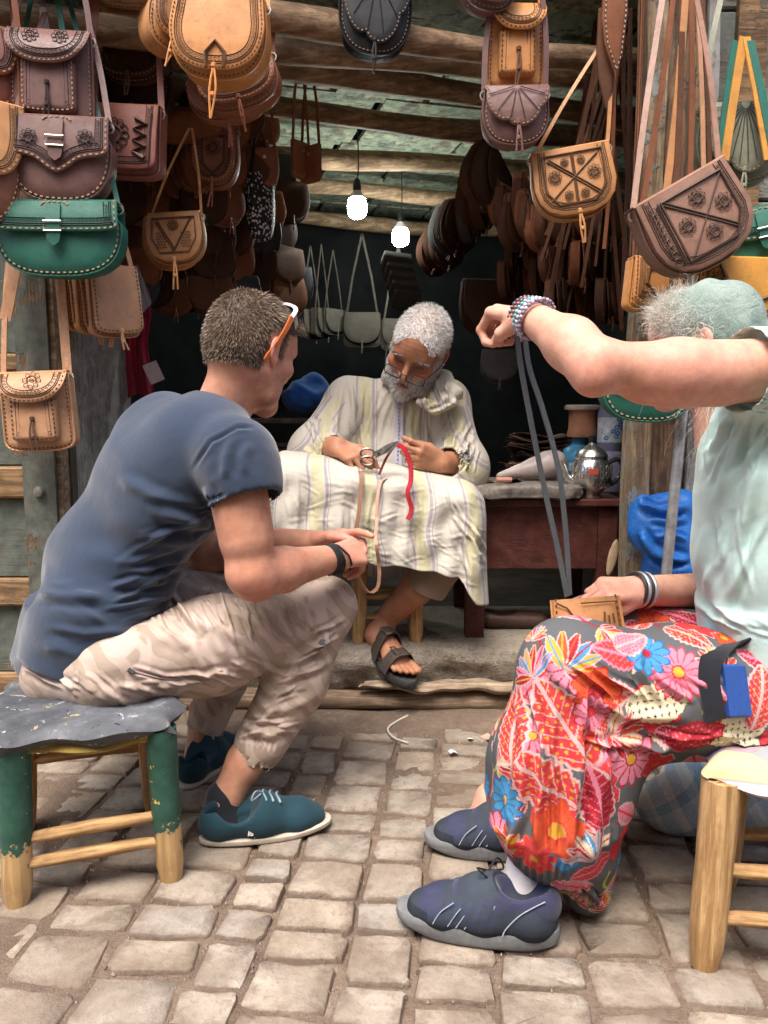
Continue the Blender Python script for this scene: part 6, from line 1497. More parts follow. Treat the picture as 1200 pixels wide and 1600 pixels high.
# ------------------------------------------------------------------ right side: blue bag, pole, woven sack
s = SDF(.006); s.chain([P(1010, 800, 2.12), P(1060, 795, 2.13)], [.05, .055], .04); s.cap(P(1020, 835, 2.1), P(1062, 845, 2.12), .06, .065, .04); s.cap(P(1035, 885, 2.12), P(1065, 890, 2.12), .055, .06, .04); s.cap(P(1040, 940, 2.12), P(1060, 960, 2.12), .06, .065, .04); s.cap(P(1005, 780, 2.1), P(1000, 830, 2.09), .022, .025, .02)
v, f = s.mesh(2); v = folds(v, f, [([(995, 785), (1030, 800), (1075, 790)], 5, .018), ([(1000, 830), (1020, 860), (1075, 875)], 5, .022), ([(1010, 870), (1045, 885), (1080, 880)], 4, -.014), ([(1015, 810), (1040, 815), (1075, 812)], 4, .012), ([(1020, 840), (1050, 835), (1075, 845)], 3, .01)]); v = v + normals(v, f) * (.008 * pnoise(v, 26, 71, 3))[:, None]
t = NT('blue_tarp'); vv = t.coord('Object'); w = t.noise(t.coord('Object', scale=(1, 1, 3)), 150, 3); c = t.ramp(w, [(.3, (.01, .1, .42)), (.7, (.02, .2, .62))]); BT = t.done(c, .45, t.bump(w, .4, .002, t.bump(t.noise(vv, 22, 5), .5, .01)), .5)
o0 = Vector(v.mean(0)); o = link('tarpaulin_bag', np_mesh('tarpaulin_bag', v - A(o0), f), BT); o.location = o0; tag(o, 'crumpled bright blue woven plastic bag beside the post', 'bag')
pl0, pl1 = P(1092, 385, 1.97), G(1010, 1208); po = thing('metal_pole', 'thin grey metal pole leaning beside the post', 'pole', tuple(pl1)); MB().tube([(0, 0, 0), pl0 - pl1], .0135, 12).build('pole_tube', plain('galvanised', (.4, .41, .42), .4, .5, .3, 40, .2, .7), po)
s = SDF(.009); a, b = P(1060, 1255, 1.64), P(1290, 1250, 1.66); s.cap(a, b, .07, .085, .05); s.cap(P(1015, 1262, 1.62), P(1050, 1262, 1.66), .03, .055, .06); s.cap(P(1090, 1225, 1.74), P(1290, 1215, 1.76), .085, .1, .05)
v, f = s.mesh(2); v = v + normals(v, f) * (.009 * pnoise(v, 15, 81, 3))[:, None]; v[:, 2] = np.maximum(v[:, 2], .004); o0 = Vector((v[:, 0].mean(), v[:, 1].mean(), 0))
t = NT('plaid_sack'); sx = t.new('ShaderNodeSeparateXYZ'); t.l.new(t.coord('Object', rot=(0, .5, .15)), sx.inputs[0])
def band(ax, per, stops): return t.ramp(t.math('FRACT', t.math('ADD', t.math('DIVIDE', sx.outputs[ax], per), 10.0)), stops, 'CONSTANT')
ca = band('X', .1, [(0, (.14, .4, .58)), (.3, (.7, .74, .72)), (.5, (.1, .24, .45)), (.75, (.42, .58, .5)), (.9, (.75, .76, .7))]); cb_ = band('Z', .075, [(0, (.6, .66, .66)), (.45, (.2, .34, .46)), (.7, (.7, .74, .7))])
c = t.mix(.55, ca, cb_); w = t.noise(t.coord('Object', scale=(1, 1, 1)), 330, 2); c = t.mix(.3, c, t.ramp(w, [(.3, (.1, .14, .18)), (.7, (.8, .85, .85))])); PS = t.done(c, .6, t.bump(w, .5, .002, t.bump(t.noise(t.coord('Object'), 18, 4), .4, .01)), .35)
o = link('woven_sack', np_mesh('woven_sack', v - A(o0), f), PS); o.location = o0; tag(o, 'blue and white woven plastic sack on the ground behind the stool of the woman', 'sack')
# ------------------------------------------------------------------ left side: red garment, white cloth, tag; blue bundle; shelf
def hang(name, label, cat, edges, Y, mat, ph, amp=.012, n=26):
    """cloth hanging in folds; edges = list of (y, x_left, x_right) in the picture"""
    ys_ = [e[0] for e in edges]
    def fn(u, v):
        y = ys_[0] + (ys_[-1] - ys_[0]) * v; l = np.interp(y, ys_, [e[1] for e in edges]); r = np.interp(y, ys_, [e[2] for e in edges])
        return P(l + (r - l) * u, y + 3 * math.sin(u * 9 + ph) * v, Y + amp * math.sin(u * 11 + ph + 2.2 * v) * (.35 + .65 * v) + .5 * amp * math.sin(u * 23 + ph * 2 - 3 * v) + .02 * (u - .5) ** 2)
    o0 = Vector(fn(.5, .5)); m = MB(); m.grid(lambda u, v: Vector(fn(u, v)) - o0, n, 30, .003); o = m.build(name, mat); o.location = o0; return tag(o, label, cat)
hang('red_garment', 'dark red garment hanging inside the left jamb', 'garment', [(450, 212, 232), (490, 205, 235), (540, 192, 230), (580, 190, 236), (618, 198, 242)], 2.74, fabric('red_cloth', (.3, .01, .045), .3), 1.0, .014)
hang('white_cloth', 'crumpled grey-white cloth hanging over the red garment', 'cloth', [(415, 208, 214), (440, 203, 224), (475, 198, 236), (500, 193, 214), (512, 194, 204)], 2.7, fabric('white_cotton', (.3, .3, .34), .2), 2.3, .012)
mb = MB(); bevbox(mb, (0, 0, 0), (.05, .004, .07), .002); o = mb.build('price_card', plain('pinkish_card', (.5, .42, .42), .5)); o.location = P(240, 582, 2.68); o.rotation_euler = (0, -.4, .2); tag(o, 'pale card in clear wrap hanging beside the red garment', 'card')
s = SDF(.01); s.ell(P(475, 622, 3.0), (.085, .07, .055), k=.03); s.ell(P(495, 606, 3.05), (.06, .05, .05), k=.04); v, f = s.mesh(2); v = v + normals(v, f) * (.02 * pnoise(v, 30, 95, 3))[:, None]; o0 = Vector(v.mean(0))
o = link('blue_bundle', np_mesh('blue_bundle', v - A(o0), f), fabric('blue_cloth', (.015, .07, .25), .4)); o.location = o0; tag(o, 'dark blue cloth bundle on the shelf behind the craftsman', 'bundle')
shf = thing('shelf', 'dark wooden shelf behind the shoulder of the craftsman', 'shelf', tuple(P(470, 720, 3.1)))
SHW = wood('shelf_wood', (.12, .09, .06), (.06, .04, .03), axis=0)
for z in (-.12, .02, .16): bevbox(MB(), (-.1, 0, z), (.75, .3, .02), .003).build('shelf_board', SHW, shf, False)
for x in (-.46, .26): bevbox(MB(), (x, 0, -.1), (.02, .28, .62), .003).build('shelf_side', SHW, shf, False)
for k in range(7):
    mb = MB(); bevbox(mb, (0, 0, 0), (.15, .2, .022), .006); o = mb.build('folded_leather', [LDK, plain('grey_fold', (.12, .12, .11), .8)][k % 2]); o.location = Vector(shf.location) + Vector((.12 if k % 2 else -.06, -.02, (-.097 if k < 4 else .043) + .023 * (k // 2 if k < 4 else (k - 4) // 2))); tag(o, 'folded dark leather piece on the shelf behind the craftsman', 'leather piece', 'folded pieces on the shelf')
# ------------------------------------------------------------------ litter on the ground
WHS = plain('white_cord', (.6, .56, .5), .8)
m = MB(); o0 = G(620, 1145); m.tube(interp([G(637, 1122) - o0, G(618, 1132) - o0, G(606, 1143) - o0, G(616, 1157) - o0, G(638, 1165) - o0], 18), .0028, 6); o = m.build('cord_end', WHS); o.location = o0 + Vector((0, 0, .008)); tag(o, 'curled piece of white cord on the cobbles before the step', 'cord')
for k, (px, py, w_, lab, mt) in enumerate(((708, 1179, .022, 'small square scrap of white paper on the cobbles', plain('paper', (.7, .68, .63), .8)), (735, 1158, .018, 'tiny strip of white litter on the cobbles near the step', MATS['paper']), (765, 1155, .045, 'pale leather scrap on the cobbles beside the trouser leg of the woman', leather('scrap_tan', (.5, .34, .25), .2)))):
    m = MB(); m.grid(lambda u, v: ((u - .5) * w_, (v - .5) * w_ * .8, .004 * math.sin(u * 4 + k)), 6, 5, .001); o = m.build('litter', mt); o.location = G(px, py) + Vector((0, 0, .008)); o.rotation_euler.z = k + .3; tag(o, lab, 'scrap')
# ------------------------------------------------------------------ grey strap and pouch held by the woman
GRS = leather('grey_strap', (.13, .15, .165), .25, .5, .2)
gp = thing('leather_strap', 'grey flat strap hanging in a loop from the raised hand of the woman', 'strap', tuple(P(812, 515, 1.42))); o0 = Vector(gp.location)
for pts in ([P(806, 500, 1.42), P(812, 560, 1.42), P(828, 650, 1.43), P(850, 760, 1.44), P(872, 860, 1.44), P(886, 932, 1.44)], [P(818, 500, 1.43), P(826, 570, 1.43), P(848, 640, 1.44), P(872, 730, 1.445), P(884, 830, 1.445), P(890, 930, 1.445)]):
    MB().ribbon(interp([q - o0 for q in pts], 26), .0105, .0028, wd=(1, .5, .1)).build('strap_run', GRS, gp)
# ------------------------------------------------------------------ leather bags
def ol(shape, w, h):
    """outline from top left, down and round to top right (x, z)"""
    p = []
    if shape in ('U', 'rect', 'saddle', 'semi'):
        f, e, tw = {'U': (.62, .8, .93), 'rect': (.2, .55, .97), 'saddle': (.7, .72, .74), 'semi': (.97, .85, 1.0)}[shape]
        p.append((-w / 2 * tw, 0)); p.append((-w / 2 * (tw + 1) / 2, -h * (1 - f) * .5)) if shape != 'semi' else None
        for i in range(25):
            a = math.pi * i / 24; c, s_ = math.cos(a), math.sin(a)
            p.append((-w / 2 * math.copysign(abs(c) ** e, c), -h * (1 - f) - h * f * abs(s_) ** e))
        p.append((w / 2 * (tw + 1) / 2, -h * (1 - f) * .5)) if shape != 'semi' else None; p.append((w / 2 * tw, 0))
    elif shape == 'point':
        k = [(-.5, 0), (-.5, -.35), (-.5, -.58), (-.44, -.68), (-.3, -.72), (-.2, -.78), (-.1, -.92), (0, -1)]
        k = k + [(-x, z) for x, z in reversed(k[:-1])]; q = interp([Vector((x * w, z * h, 0)) for x, z in k], 34); p = [(v.x, v.y) for v in q]
    elif shape == 'scallop':
        p.append((-w / 2, 0))
        for i in range(41):
            a = math.pi * i / 40; r = 1 - .13 * (1 - abs(math.sin(2.5 * a)) ** .6) * (1 if 0 < i < 40 else 0); p.append((-w / 2 * math.cos(a) * r, -h * math.sin(a) ** .9 * r - .002))
        p.append((w / 2, 0))
    elif shape == 'oct':
        k = [(-.47, 0), (-.5, -.55), (-.46, -.75), (-.36, -.9), (-.2, -.98), (0, -1)]
        k = k + [(-x, z) for x, z in reversed(k[:-1])]; p = [(x * w, z * h) for x, z in k]
    return p
def inset(p, e, closed=False):
    out = []; n = len(p)
    for i in range(n):
        a = p[i - 1] if i else p[i]; b = p[i + 1] if i < n - 1 else p[i]
        dx, dz = b[0] - a[0], b[1] - a[1]; L = math.hypot(dx, dz) or 1
        out.append((p[i][0] - dz / L * e, p[i][1] + dx / L * e))
    return out
def resample(p, step):
    d = [0]
    for a, b in zip(p[:-1], p[1:]): d.append(d[-1] + math.hypot(b[0] - a[0], b[1] - a[1]))
    n = max(3, int(d[-1] / step)); return [(float(np.interp(t, d, [q[0] for q in p])), float(np.interp(t, d, [q[1] for q in p]))) for t in np.linspace(0, d[-1], n)]
def plate(mb, p, yf, th, rad=.003, bulge=0.0):
    """outline made into a plate whose front lies on yf(x, z)"""
    cx = sum(q[0] for q in p) / len(p); cz_ = sum(q[1] for q in p) / len(p); n = len(p)
    R = [[Vector((x, yf(x, z) + th, z)) for x, z in p], [Vector((x, yf(x, z) + rad * .8, z)) for x, z in p]]
    q = inset(p, rad); R.append([Vector((x, yf(x, z), z)) for x, z in q])
    for k in (.6, .25): R.append([Vector((cx + (x - cx) * k, yf(cx + (x - cx) * k, cz_ + (z - cz_) * k) - bulge * (1 - k * k), cz_ + (z - cz_) * k)) for x, z in q])
    vs = [v for r in R for v in r] + [Vector((cx, yf(cx, cz_) - bulge, cz_)), Vector((cx, yf(cx, cz_) + th, cz_))]; fs = []; m = len(R)
    for i in range(m - 1):
        for k in range(n): fs.append((i * n + k, i * n + (k + 1) % n, (i + 1) * n + (k + 1) % n, (i + 1) * n + k))
    for k in range(n):
        fs.append(((m - 1) * n + k, (m - 1) * n + (k + 1) % n, m * n)); fs.append(((k + 1) % n, k, m * n + 1))
    return mb.add(vs, fs)
PALE = plain('pale_lacing', (.36, .245, .155), .7); DARKL = plain('dark_tooling', (.055, .025, .016), .7)
METAL = plain('pale_metal', (.6, .57, .5), .35, .5, .15, 80, .1, .9)
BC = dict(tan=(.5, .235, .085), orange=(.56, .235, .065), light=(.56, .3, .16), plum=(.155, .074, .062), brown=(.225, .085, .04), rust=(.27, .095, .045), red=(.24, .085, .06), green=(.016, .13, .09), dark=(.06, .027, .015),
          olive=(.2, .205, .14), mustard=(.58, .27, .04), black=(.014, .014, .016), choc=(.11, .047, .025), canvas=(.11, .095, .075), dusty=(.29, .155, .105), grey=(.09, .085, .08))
def bagmat(c): return leather('bag_' + c, BC[c], .3, .52 if c not in ('canvas', 'grey', 'dark', 'choc', 'brown') else .75, .35, .45 if c not in ('canvas', 'grey', 'dark', 'choc', 'brown') else .2)
def toolmat(c): return leather('tool_' + c, tuple(x * .22 for x in BC[c]), .15, .6)
def cordtie(mb, x, y, z, L, seed):
    r = random.Random(seed); mb.lathe([(.001, -.006), (.006, -.004), (.0065, .004), (.001, .007)], (x, y - .004, z), 8)
    for e in (-1, 1):
        pts = interp([Vector((x, y - .004, z)), Vector((x + e * .004 + r.uniform(-.004, .004), y - .008, z - L * .45)), Vector((x + e * .005 + r.uniform(-.01, .01), y - .004, z - L))], 6); mb.tube(pts, .0026, 5)
    mb.lathe([(.001, -.006), (.0055, -.003), (.0055, .003), (.001, .006)], (x, y - .007, z - L * .55), 8)
def rosette(mb, x, z, r, yf, n=8):
    def circ(cx, cz2, rr, k=9): mb.tube([(cx + rr * math.cos(2 * math.pi * i / k), yf(cx, cz2) - .0006, cz2 + rr * math.sin(2 * math.pi * i / k)) for i in range(k)], max(.001, rr * .15), 4, closed=True)
    circ(x, z, r * .22); circ(x, z, r * .5, 14)
    for i in range(n): circ(x + r * .74 * math.cos(2 * math.pi * i / n), z + r * .74 * math.sin(2 * math.pi * i / n), r * .25, 8)
def pathline(mb, p, yf, w): mb.ribbon([(x, yf(x, z) - .0004, z) for x, z in p], w, .0012, wd=[(0, 0, 1)] * len(p) if False else (0.0, -1.0, 0.0)) if False else mb.tube([(x, yf(x, z) - .0003, z) for x, z in p], w * .85, 4)
def stitches(mb, p, yf, step, sz):
    q = resample(p, step)
    for i in range(0, len(q)):
        a = q[max(i - 1, 0)]; b = q[min(i + 1, len(q) - 1)]; ang_ = math.atan2(b[1] - a[1], b[0] - a[0]); x, z = q[i]
        mb.box((x, yf(x, z) - .0008, z), (sz, .0022, sz * .5), Matrix.Rotation(-ang_, 3, 'Y'))
def bag(label, px, py, Y, w, h, c, d=.05, yaw=0, roll=0, pitch=0, shape='U', flap=('U', .62), edge='stitch', deco=(), hook=None, sw=.014, sc=None, tie=.06, pocket=False, tab=None, group=None, scale_px=True, fc=None, name='leather_bag', cat='bag', tool=True):
    if scale_px: w, h = w * Y / FPX, h * Y / FPX
    M = Matrix.Translation(P(px, py, Y)) @ Matrix.Rotation(yaw, 4, 'Z') @ Matrix.Rotation(roll, 4, 'Y') @ Matrix.Rotation(pitch, 4, 'X')
    o = thing(name, label, cat, group=group, mat=M); mt, tm = bagmat(c), toolmat(c); fm = bagmat(fc) if fc else mt; tf = toolmat(fc) if fc else tm
    seed = int(px * 7 + py * 13)
    bp = ol(shape, w, h); yb = lambda x, z: -d / 2 + .006 * (abs(x) / (w / 2 + 1e-6)) ** 2
    mb = MB(); plate(mb, bp, yb, d, .008, .006); mb.build('bag_body', mt, o, True, 55)
    st = MB(); tl = MB()
    pm = PALE if edge in ('stud', 'stitch') and c not in ('tan', 'light', 'orange', 'mustard', 'canvas') else DARKL
    if edge: stitches(st, inset(bp, .007), yb, .0105 if edge == 'stitch' else .0135, .0046 if edge == 'stitch' else .0068)
    lace = MB(); lace.tube([(x, yb(x, z) + .003, z) for x, z in bp], .0028, 5); lace.build('edge_binding', mt, o)
    pzone = None
    if pocket:
        pw, ph = w * .66, h * .52; pc = [(x, z - h * .36) for x, z in ol('rect', pw, ph)]; yp = lambda x, z: -d / 2 - .024
        mb = MB(); plate(mb, pc, yp, .022, .007, .003); pk_ = mb.build('pocket', mt, o, True, 55); s2 = MB(); stitches(s2, inset(pc, .006), yp, .011, .0055); tag(s2.build('pocket_stitching', pm, pk_), kind='stuff')
        for e in (.016, .024): pathline(tl, inset(pc, e), yp, .0018)
        cordtie(tl, 0, -d / 2 - .026, -h * .58, h * .42, seed)
    yfl = None
    if flap:
        fs, ff = flap; fp = ol(fs, w * 1.0, h * ff); off = .012 if not pocket else .034
        yfl = lambda x, z: -d / 2 - .006 - off * min(1, abs(z) / (h * ff) * 1.6) ** .7
        mb = MB(); plate(mb, fp, yfl, .0045, .002, .0)
        mb.ribbon([(0, -d / 2 - .004, -.001), (0, -d / 2 + .004, .004), (0, d / 2 - .004, .004), (0, d / 2 + .002, -.006), (0, d / 2 + .003, -h * .3)], w * (.93 if fs == 'U' else .96), .004, wd=(1, 0, 0)); fo = mb.build('flap', fm, o, True, 55)
        s3 = MB()
        if edge: stitches(s3, inset(fp, .006), yfl, .0105 if edge == 'stitch' else .0135, .0046 if edge == 'stitch' else .0068)
        if s3.v: tag(s3.build('flap_stitching', pm, fo), kind='stuff')
        if tool:
            for e in (.014, .0185): pathline(tl, inset(fp, e), yfl, .0019)
            q = resample(inset(fp, .0245), .009)
            for i, (x, z) in enumerate(q[1:-1]): tl.tube([(x + .0035 * math.cos(k * 1.26), yfl(x, z) - .0004, z + .0035 * math.sin(k * 1.26)) for k in range(5)], .0008, 3, closed=True)
            pathline(tl, inset(fp, .031), yfl, .0016)
    zf0 = yfl or yb; zf = lambda x, z: zf0(x, z) - .0022
    if not yfl: zf = lambda x, z: yb(x, z) - .0075
    for dd in deco:
        k = dd[0]
        if k == 'ros': rosette(tl, dd[1] * w, dd[2] * h, dd[3] * w, zf, dd[4] if len(dd) > 4 else 8)
        elif k == 'line':
            for e in (-.0022, .0022): tl.tube([(dd[1] * w + e, zf(dd[1] * w, dd[2] * h) - .0004, dd[2] * h + e), (dd[3] * w + e, zf(dd[3] * w, dd[4] * h) - .0004, dd[4] * h + e)], .0021, 4)
        elif k == 'poly':
            pathline(tl, [(a * w, b * h) for a, b in dd[1]], zf, dd[2])
        elif k == 'dots':
            x0, z0, x1, z1, nx2, nz2 = dd[1:]
            for i in range(nx2):
                for j in range(nz2):
                    x = (x0 + (x1 - x0) * (i + .5 * (j % 2)) / max(1, nx2 - .5)) * w; z = (z0 + (z1 - z0) * j / max(1, nz2 - 1)) * h; tl.box((x, zf(x, z) - .0003, z), (.004, .0012, .004), Matrix.Rotation(.785, 3, 'Y'))
        elif k == 'fan':
            for i in range(dd[1]):
                a = math.pi * (i + .5) / dd[1]; r0, r1 = .1, .86
                tl.tube([(-w / 2 * math.cos(a) * r, zf(0, -h * flap[1] * math.sin(a) * r) - .0004, -h * flap[1] * math.sin(a) * r) for r in np.linspace(r0, r1, 6)], .0012, 4)
        elif k == 'ring':
            for j in range(dd[4]):
                t_ = j / max(1, dd[4] - 1); x, z = dd[1] * w, (dd[2] + (dd[3] - dd[2]) * t_) * h; tl.tube([(x + .009 * math.cos(q_), zf(x, z) - .0004, z + .009 * math.sin(q_)) for q_ in np.arange(0, 6.2, .7)], .001, 4, closed=True)
    if tab:
        tw_, t0, t1 = tab; mb = MB(); zt = (flap[1] if flap else .6); pts = [(0, yfl(0, -h * t0) - .004, -h * t0), (0, yfl(0, -h * (t0 + t1) / 2) - .006, -h * (t0 + t1) / 2), (0, min(yfl(0, -h * t1), -d / 2 - .02) - .004, -h * t1)]
        mb.ribbon(interp(pts, 8), [tw_ * w] * 7 + [tw_ * w * .8, .004], .004, wd=(1, 0, 0)); tb_ = mb.build('closing_tab', fm, o)
        bk = MB(); zz = -h * (t0 + .55 * (t1 - t0)); yy = yfl(0, zz) - .011; a_ = tw_ * w * .62; bk.tube([(-a_, yy, zz - .011), (a_, yy, zz - .011), (a_, yy, zz + .011), (-a_, yy, zz + .011)], .0024, 6, closed=True); bk.build('buckle', METAL, tb_)
        if edge == 'stud':
            s5 = MB(); stitches(s5, [(-tw_ * w * .9, -h * t0 * .9), (-tw_ * w * 1.0, -h * t0 * .5), (0, -h * t0 * .15), (tw_ * w * 1.0, -h * t0 * .5), (tw_ * w * .9, -h * t0 * .9)], yfl, .011, .0075); tag(s5.build('tab_studs', PALE, tb_), kind='stuff')
    if tie and not pocket:
        zt = -h * (flap[1] if flap else .5) + .006; tm_ = MB(); cordtie(tm_, 0, (zf(0, zt) - .003), zt, tie, seed); tag(tm_.build('tie_cord', leather('cord_' + c, tuple(min(1, x * 1.35) for x in BC[c]), .2, .6), o), kind='stuff')
    if st.v: tag(st.build('stitching', pm, o), kind='stuff')
    if tl.v: tag(tl.build('tooling', tf, o), kind='stuff')
    if hook:
        Mi = M.inverted(); sm = bagmat(sc) if sc else mt
        hk = [Mi @ P(*q) for q in (hook if hasattr(hook[0], '__len__') else (hook, hook))]
        for e, hp in ((-1, hk[0]), (1, hk[-1])):
            a0 = Vector((e * w * .47, 0, -.012)); mid = a0.lerp(hp, .5) + Vector((e * .006, -.004, 0)); so_ = MB().ribbon(interp([a0, mid, hp], 12), sw, .003, wd=(1, .25 * e, 0)).build('strap', sm, o)
            MB().tube([a0 + Vector((.011 * math.cos(k), -.004, .011 * math.sin(k))) for k in np.arange(0, 6.2, .78)], .0022, 5, closed=True).build('strap_ring', METAL, so_)
    return o
X4 = [('poly', [(-.36, -.08), (.36, -.08), (.36, -.6), (.22, -.8), (-.22, -.8), (-.36, -.6), (-.36, -.08)], .003), ('line', -.3, -.14, .3, -.72), ('line', .3, -.14, -.3, -.72), ('line', 0, -.1, 0, -.78), ('ros', .24, -.4, .085), ('ros', -.24, -.4, .085), ('ros', .1, -.2, .05), ('ros', -.1, -.2, .05), ('ros', .1, -.68, .055), ('ros', -.1, -.68, .055)]
# --- left of the opening, nearest row
bag('plum satchel with round flap and front pocket hanging at upper left', 82, 56, 2.02, 118, 132, 'plum', .05, .08, .02, shape='rect', flap=('semi', .4), pocket=True, hook=((45, -40, 2.03), (118, -60, 2.05)), deco=[('ros', -.18, -.1, .1), ('ros', .17, -.1, .1)])
bag('brown studded saddlebag with pointed flap below the plum satchel', 97, 190, 1.98, 148, 118, 'plum', .06, .06, .03, shape='saddle', flap=('point', .68), edge='stud', tab=(.14, -.06 + .1, .55), tie=0, hook=((70, 20, 2.06), (135, 20, 2.08)), deco=[('ros', -.26, -.28, .085), ('ros', .28, -.26, .085)])
bag('green studded saddlebag with buckle hanging at the left edge', 94, 320, 1.98, 186, 106, 'green', .06, .03, .0, shape='saddle', flap=('rect', .42), edge='stud', tab=(.11, .05, .62), tie=0, hook=((50, -10, 2.1), (105, -10, 2.1)), sw=.012)
bag('red-brown square bag with cut-out rosette hanging left of the opening', 196, 170, 2.15, 120, 98, 'red', .05, -.12, .09, shape='rect', flap=('rect', .93), edge=None, hook=((160, -60, 2.2), (236, -60, 2.2)), sw=.016, tie=.03, deco=[('ros', -.04, -.45, .2, 12), ('poly', [(.22, -.2), (.36, -.28), (.22, -.36), (.36, -.44), (.22, -.52), (.36, -.6), (.22, -.68), (.36, -.76)], .007), ('poly', [(.42, -.12), (.42, -.84)], .003)])
bag('light tan satchel with pocket hanging on the weathered door', 56, 584, 2.03, 106, 118, 'light', .045, .04, -.04, shape='rect', flap=('semi', .38), pocket=True, hook=((22, 330, 2.1), (82, 330, 2.1)), sw=.016, deco=[('ros', .04, -.1, .13)])
bag('tan rounded bag cut off by the left edge of the picture', -10, 165, 1.95, 84, 170, 'rust', .06, .5, .1, edge='stud', hook=((-10, -60, 2.0), (14, -60, 2.0)), fc='tan')
bag('brown studded bag at the very top of the left edge', -14, 48, 2.0, 66, 110, 'red', .05, .5, 0, edge='stud', hook=((-20, -60, 2.0), (6, -60, 2.05)))
bag('large orange tan bag with laced edge at top left of centre', 348, 6, 2.0, 138, 112, 'orange', .07, -.05, .06, flap=('U', .92), hook=((300, -80, 2.05), (412, -80, 2.05)), tie=.12, deco=[('poly', [(-.09, -.9), (-.1, -.72), (0, -.58), (.1, -.72), (.09, -.9)], .006)])
bag('tan bag turned edge-on left of the large orange bag', 268, -6, 2.12, 66, 84, 'tan', .06, .75, .25, flap=('U', .85), tie=.09, hook=((262, -80, 2.15), (280, -80, 2.15)))
for k, (x, y, lab) in enumerate(((205, -45, 'top'), (205, -22, 'second'), (206, 4, 'third'), (208, 18, 'lowest'))):
    bag('tan flap bag, ' + lab + ' of the stacked row at the top left', x, y, 2.22 + .02 * k, 88, 56, 'tan', .04, -.1, .12, pitch=.3, flap=('rect', .9), tie=0, tool=False, edge='stitch', group='stacked tan bags')
bag('dark chocolate bag with knotted tie behind the square red bag', 212, 70, 2.32, 96, 58, 'choc', .05, -.1, .06, flap=('U', .9), hook=((180, -60, 2.35), (250, -60, 2.35)))
bag('dark brown tooled bag below the chocolate bag', 218, 108, 2.36, 98, 76, 'dark', .05, -.1, .05, flap=('rect', .8), hook=((190, 0, 2.4), (250, 0, 2.4)), deco=[('ros', 0, -.4, .12)])
bag('red-brown bag under the large orange bag', 368, 98, 2.18, 118, 72, 'rust', .06, -.1, -.2, flap=('U', .88), tie=.09, hook=((330, -40, 2.2), (420, -40, 2.2)))
bag('rust bag peeping below the red-brown bag', 352, 118, 2.24, 112, 66, 'rust', .05, 0, -.12, flap=('U', .9), tie=.1, tool=False, hook=((320, 0, 2.25), (400, 0, 2.25)))
for k in range(3): bag('brown bag, ' + ('top', 'middle', 'lowest')[k] + ' of three stacked flat under the red-brown bags', 300 - 2 * k, 172 + 9 * k, 2.42 + .01 * k, 96, 30, 'brown', .05, -.05, 0, pitch=.5, flap=('U', .9), tie=0, tool=False, edge=None, group='flat stacked brown bags')
bag('red tooled bag with lace ties above the small tan bag', 338, 205, 2.45, 66, 82, 'rust', .04, -.1, .02, flap=('U', .94), tie=.08, deco=[('ros', 0, -.35, .18), ('poly', [(-.25, -.15), (.25, -.15), (.25, -.6), (0, -.8), (-.25, -.6), (-.25, -.15)], .004)], hook=((315, 120, 2.45), (365, 120, 2.45)))
for k in range(5): bag('red-brown bag seen edge-on, ' + ORD[k] + ' behind the red tooled bag', 318 - 9 * k, 205 + 4 * k, 2.5 + .05 * k, 62, 82, 'brown', .035, .5 + .08 * k, .05, flap=('U', .9), tie=.05, tool=False, edge=None, group='edge-on bags at the left')
bag('small tan bag with tooled V and flower hanging left of the man', 274, 336, 2.3, 84, 74, 'tan', .035, -.04, -.05, flap=('U', .96), edge=None, tie=.085, tool=False, hook=((296, 200, 2.34), (300, 200, 2.34)), sw=.007, deco=[('poly', [(-.38, -.1), (.38, -.1), (.4, -.5), (.26, -.78), (-.26, -.78), (-.4, -.5), (-.38, -.1)], .003), ('line', -.3, -.15, 0, -.74), ('line', .3, -.15, 0, -.74), ('ros', 0, -.25, .1), ('dots', -.3, -.4, -.14, -.68, 4, 6), ('dots', .14, -.4, .3, -.68, 4, 6)])
for k in range(2): bag('tan bag just behind the small tooled V bag', 270 - 3 * k, 340 + 3 * k, 2.35 + .04 * k, 84, 74, 'tan', .03, -.04, -.05, flap=('U', .96), edge=None, tie=0, tool=False, group='bags behind the V bag')
for k in range(3): bag('tan laced bag, ' + ('front', 'middle', 'back')[k] + ' of the three hanging edge-on by the grey jamb', 172 - 20 * k, 418 + 4 * k, 2.12 + .03 * k, 76, 104 - 8 * k, ('light', 'tan', 'tan')[k], .035, .75 + .1 * k, -.04, shape='rect', flap=('rect', .95), tie=.05, tool=False, edge='stitch', hook=((182, 330, 2.15), (172, 330, 2.15)) if k == 0 else None, group='laced bags by the jamb')
# loose belt end and knotted cords at the left
strap_thing('bag_strap', 'light tan punched strap end hanging beside the green bag', 'strap', [P(28, 400, 2.06), P(20, 440, 2.05), P(8, 500, 2.05)], .03, .004, bagmat('light'))
strap_thing('bag_strap', 'long light tan strap of the satchel on the door', 'strap', [P(90, 420, 2.08), P(97, 500, 2.06), P(104, 582, 2.04)], .018, .004, bagmat('light'))
strap_thing('bag_strap', 'green strap running up behind the plum satchel', 'strap', [P(100, 60, 2.06), P(92, 10, 2.06), P(86, -40, 2.06)], .014, .004, bagmat('green'))
strap_thing('bag_strap', 'brown buckled strap hanging above the stacked tan bags', 'strap', [P(148, -40, 2.08), P(146, 20, 2.08), P(136, 90, 2.08)], .026, .004, bagmat('red'))
tsl = thing('tassel', 'white silk tassel between the green straps at upper left', 'tassel', tuple(P(68, 20, 2.08))); tm2 = MB()
for k in range(26):
    a = k * 2.4; r_ = .014 * math.sqrt(k / 26); tm2.tube([(r_ * .5 * math.cos(a), r_ * .5 * math.sin(a), 0), (r_ * 1.2 * math.cos(a), r_ * 1.2 * math.sin(a), -.07)], .0016, 4)
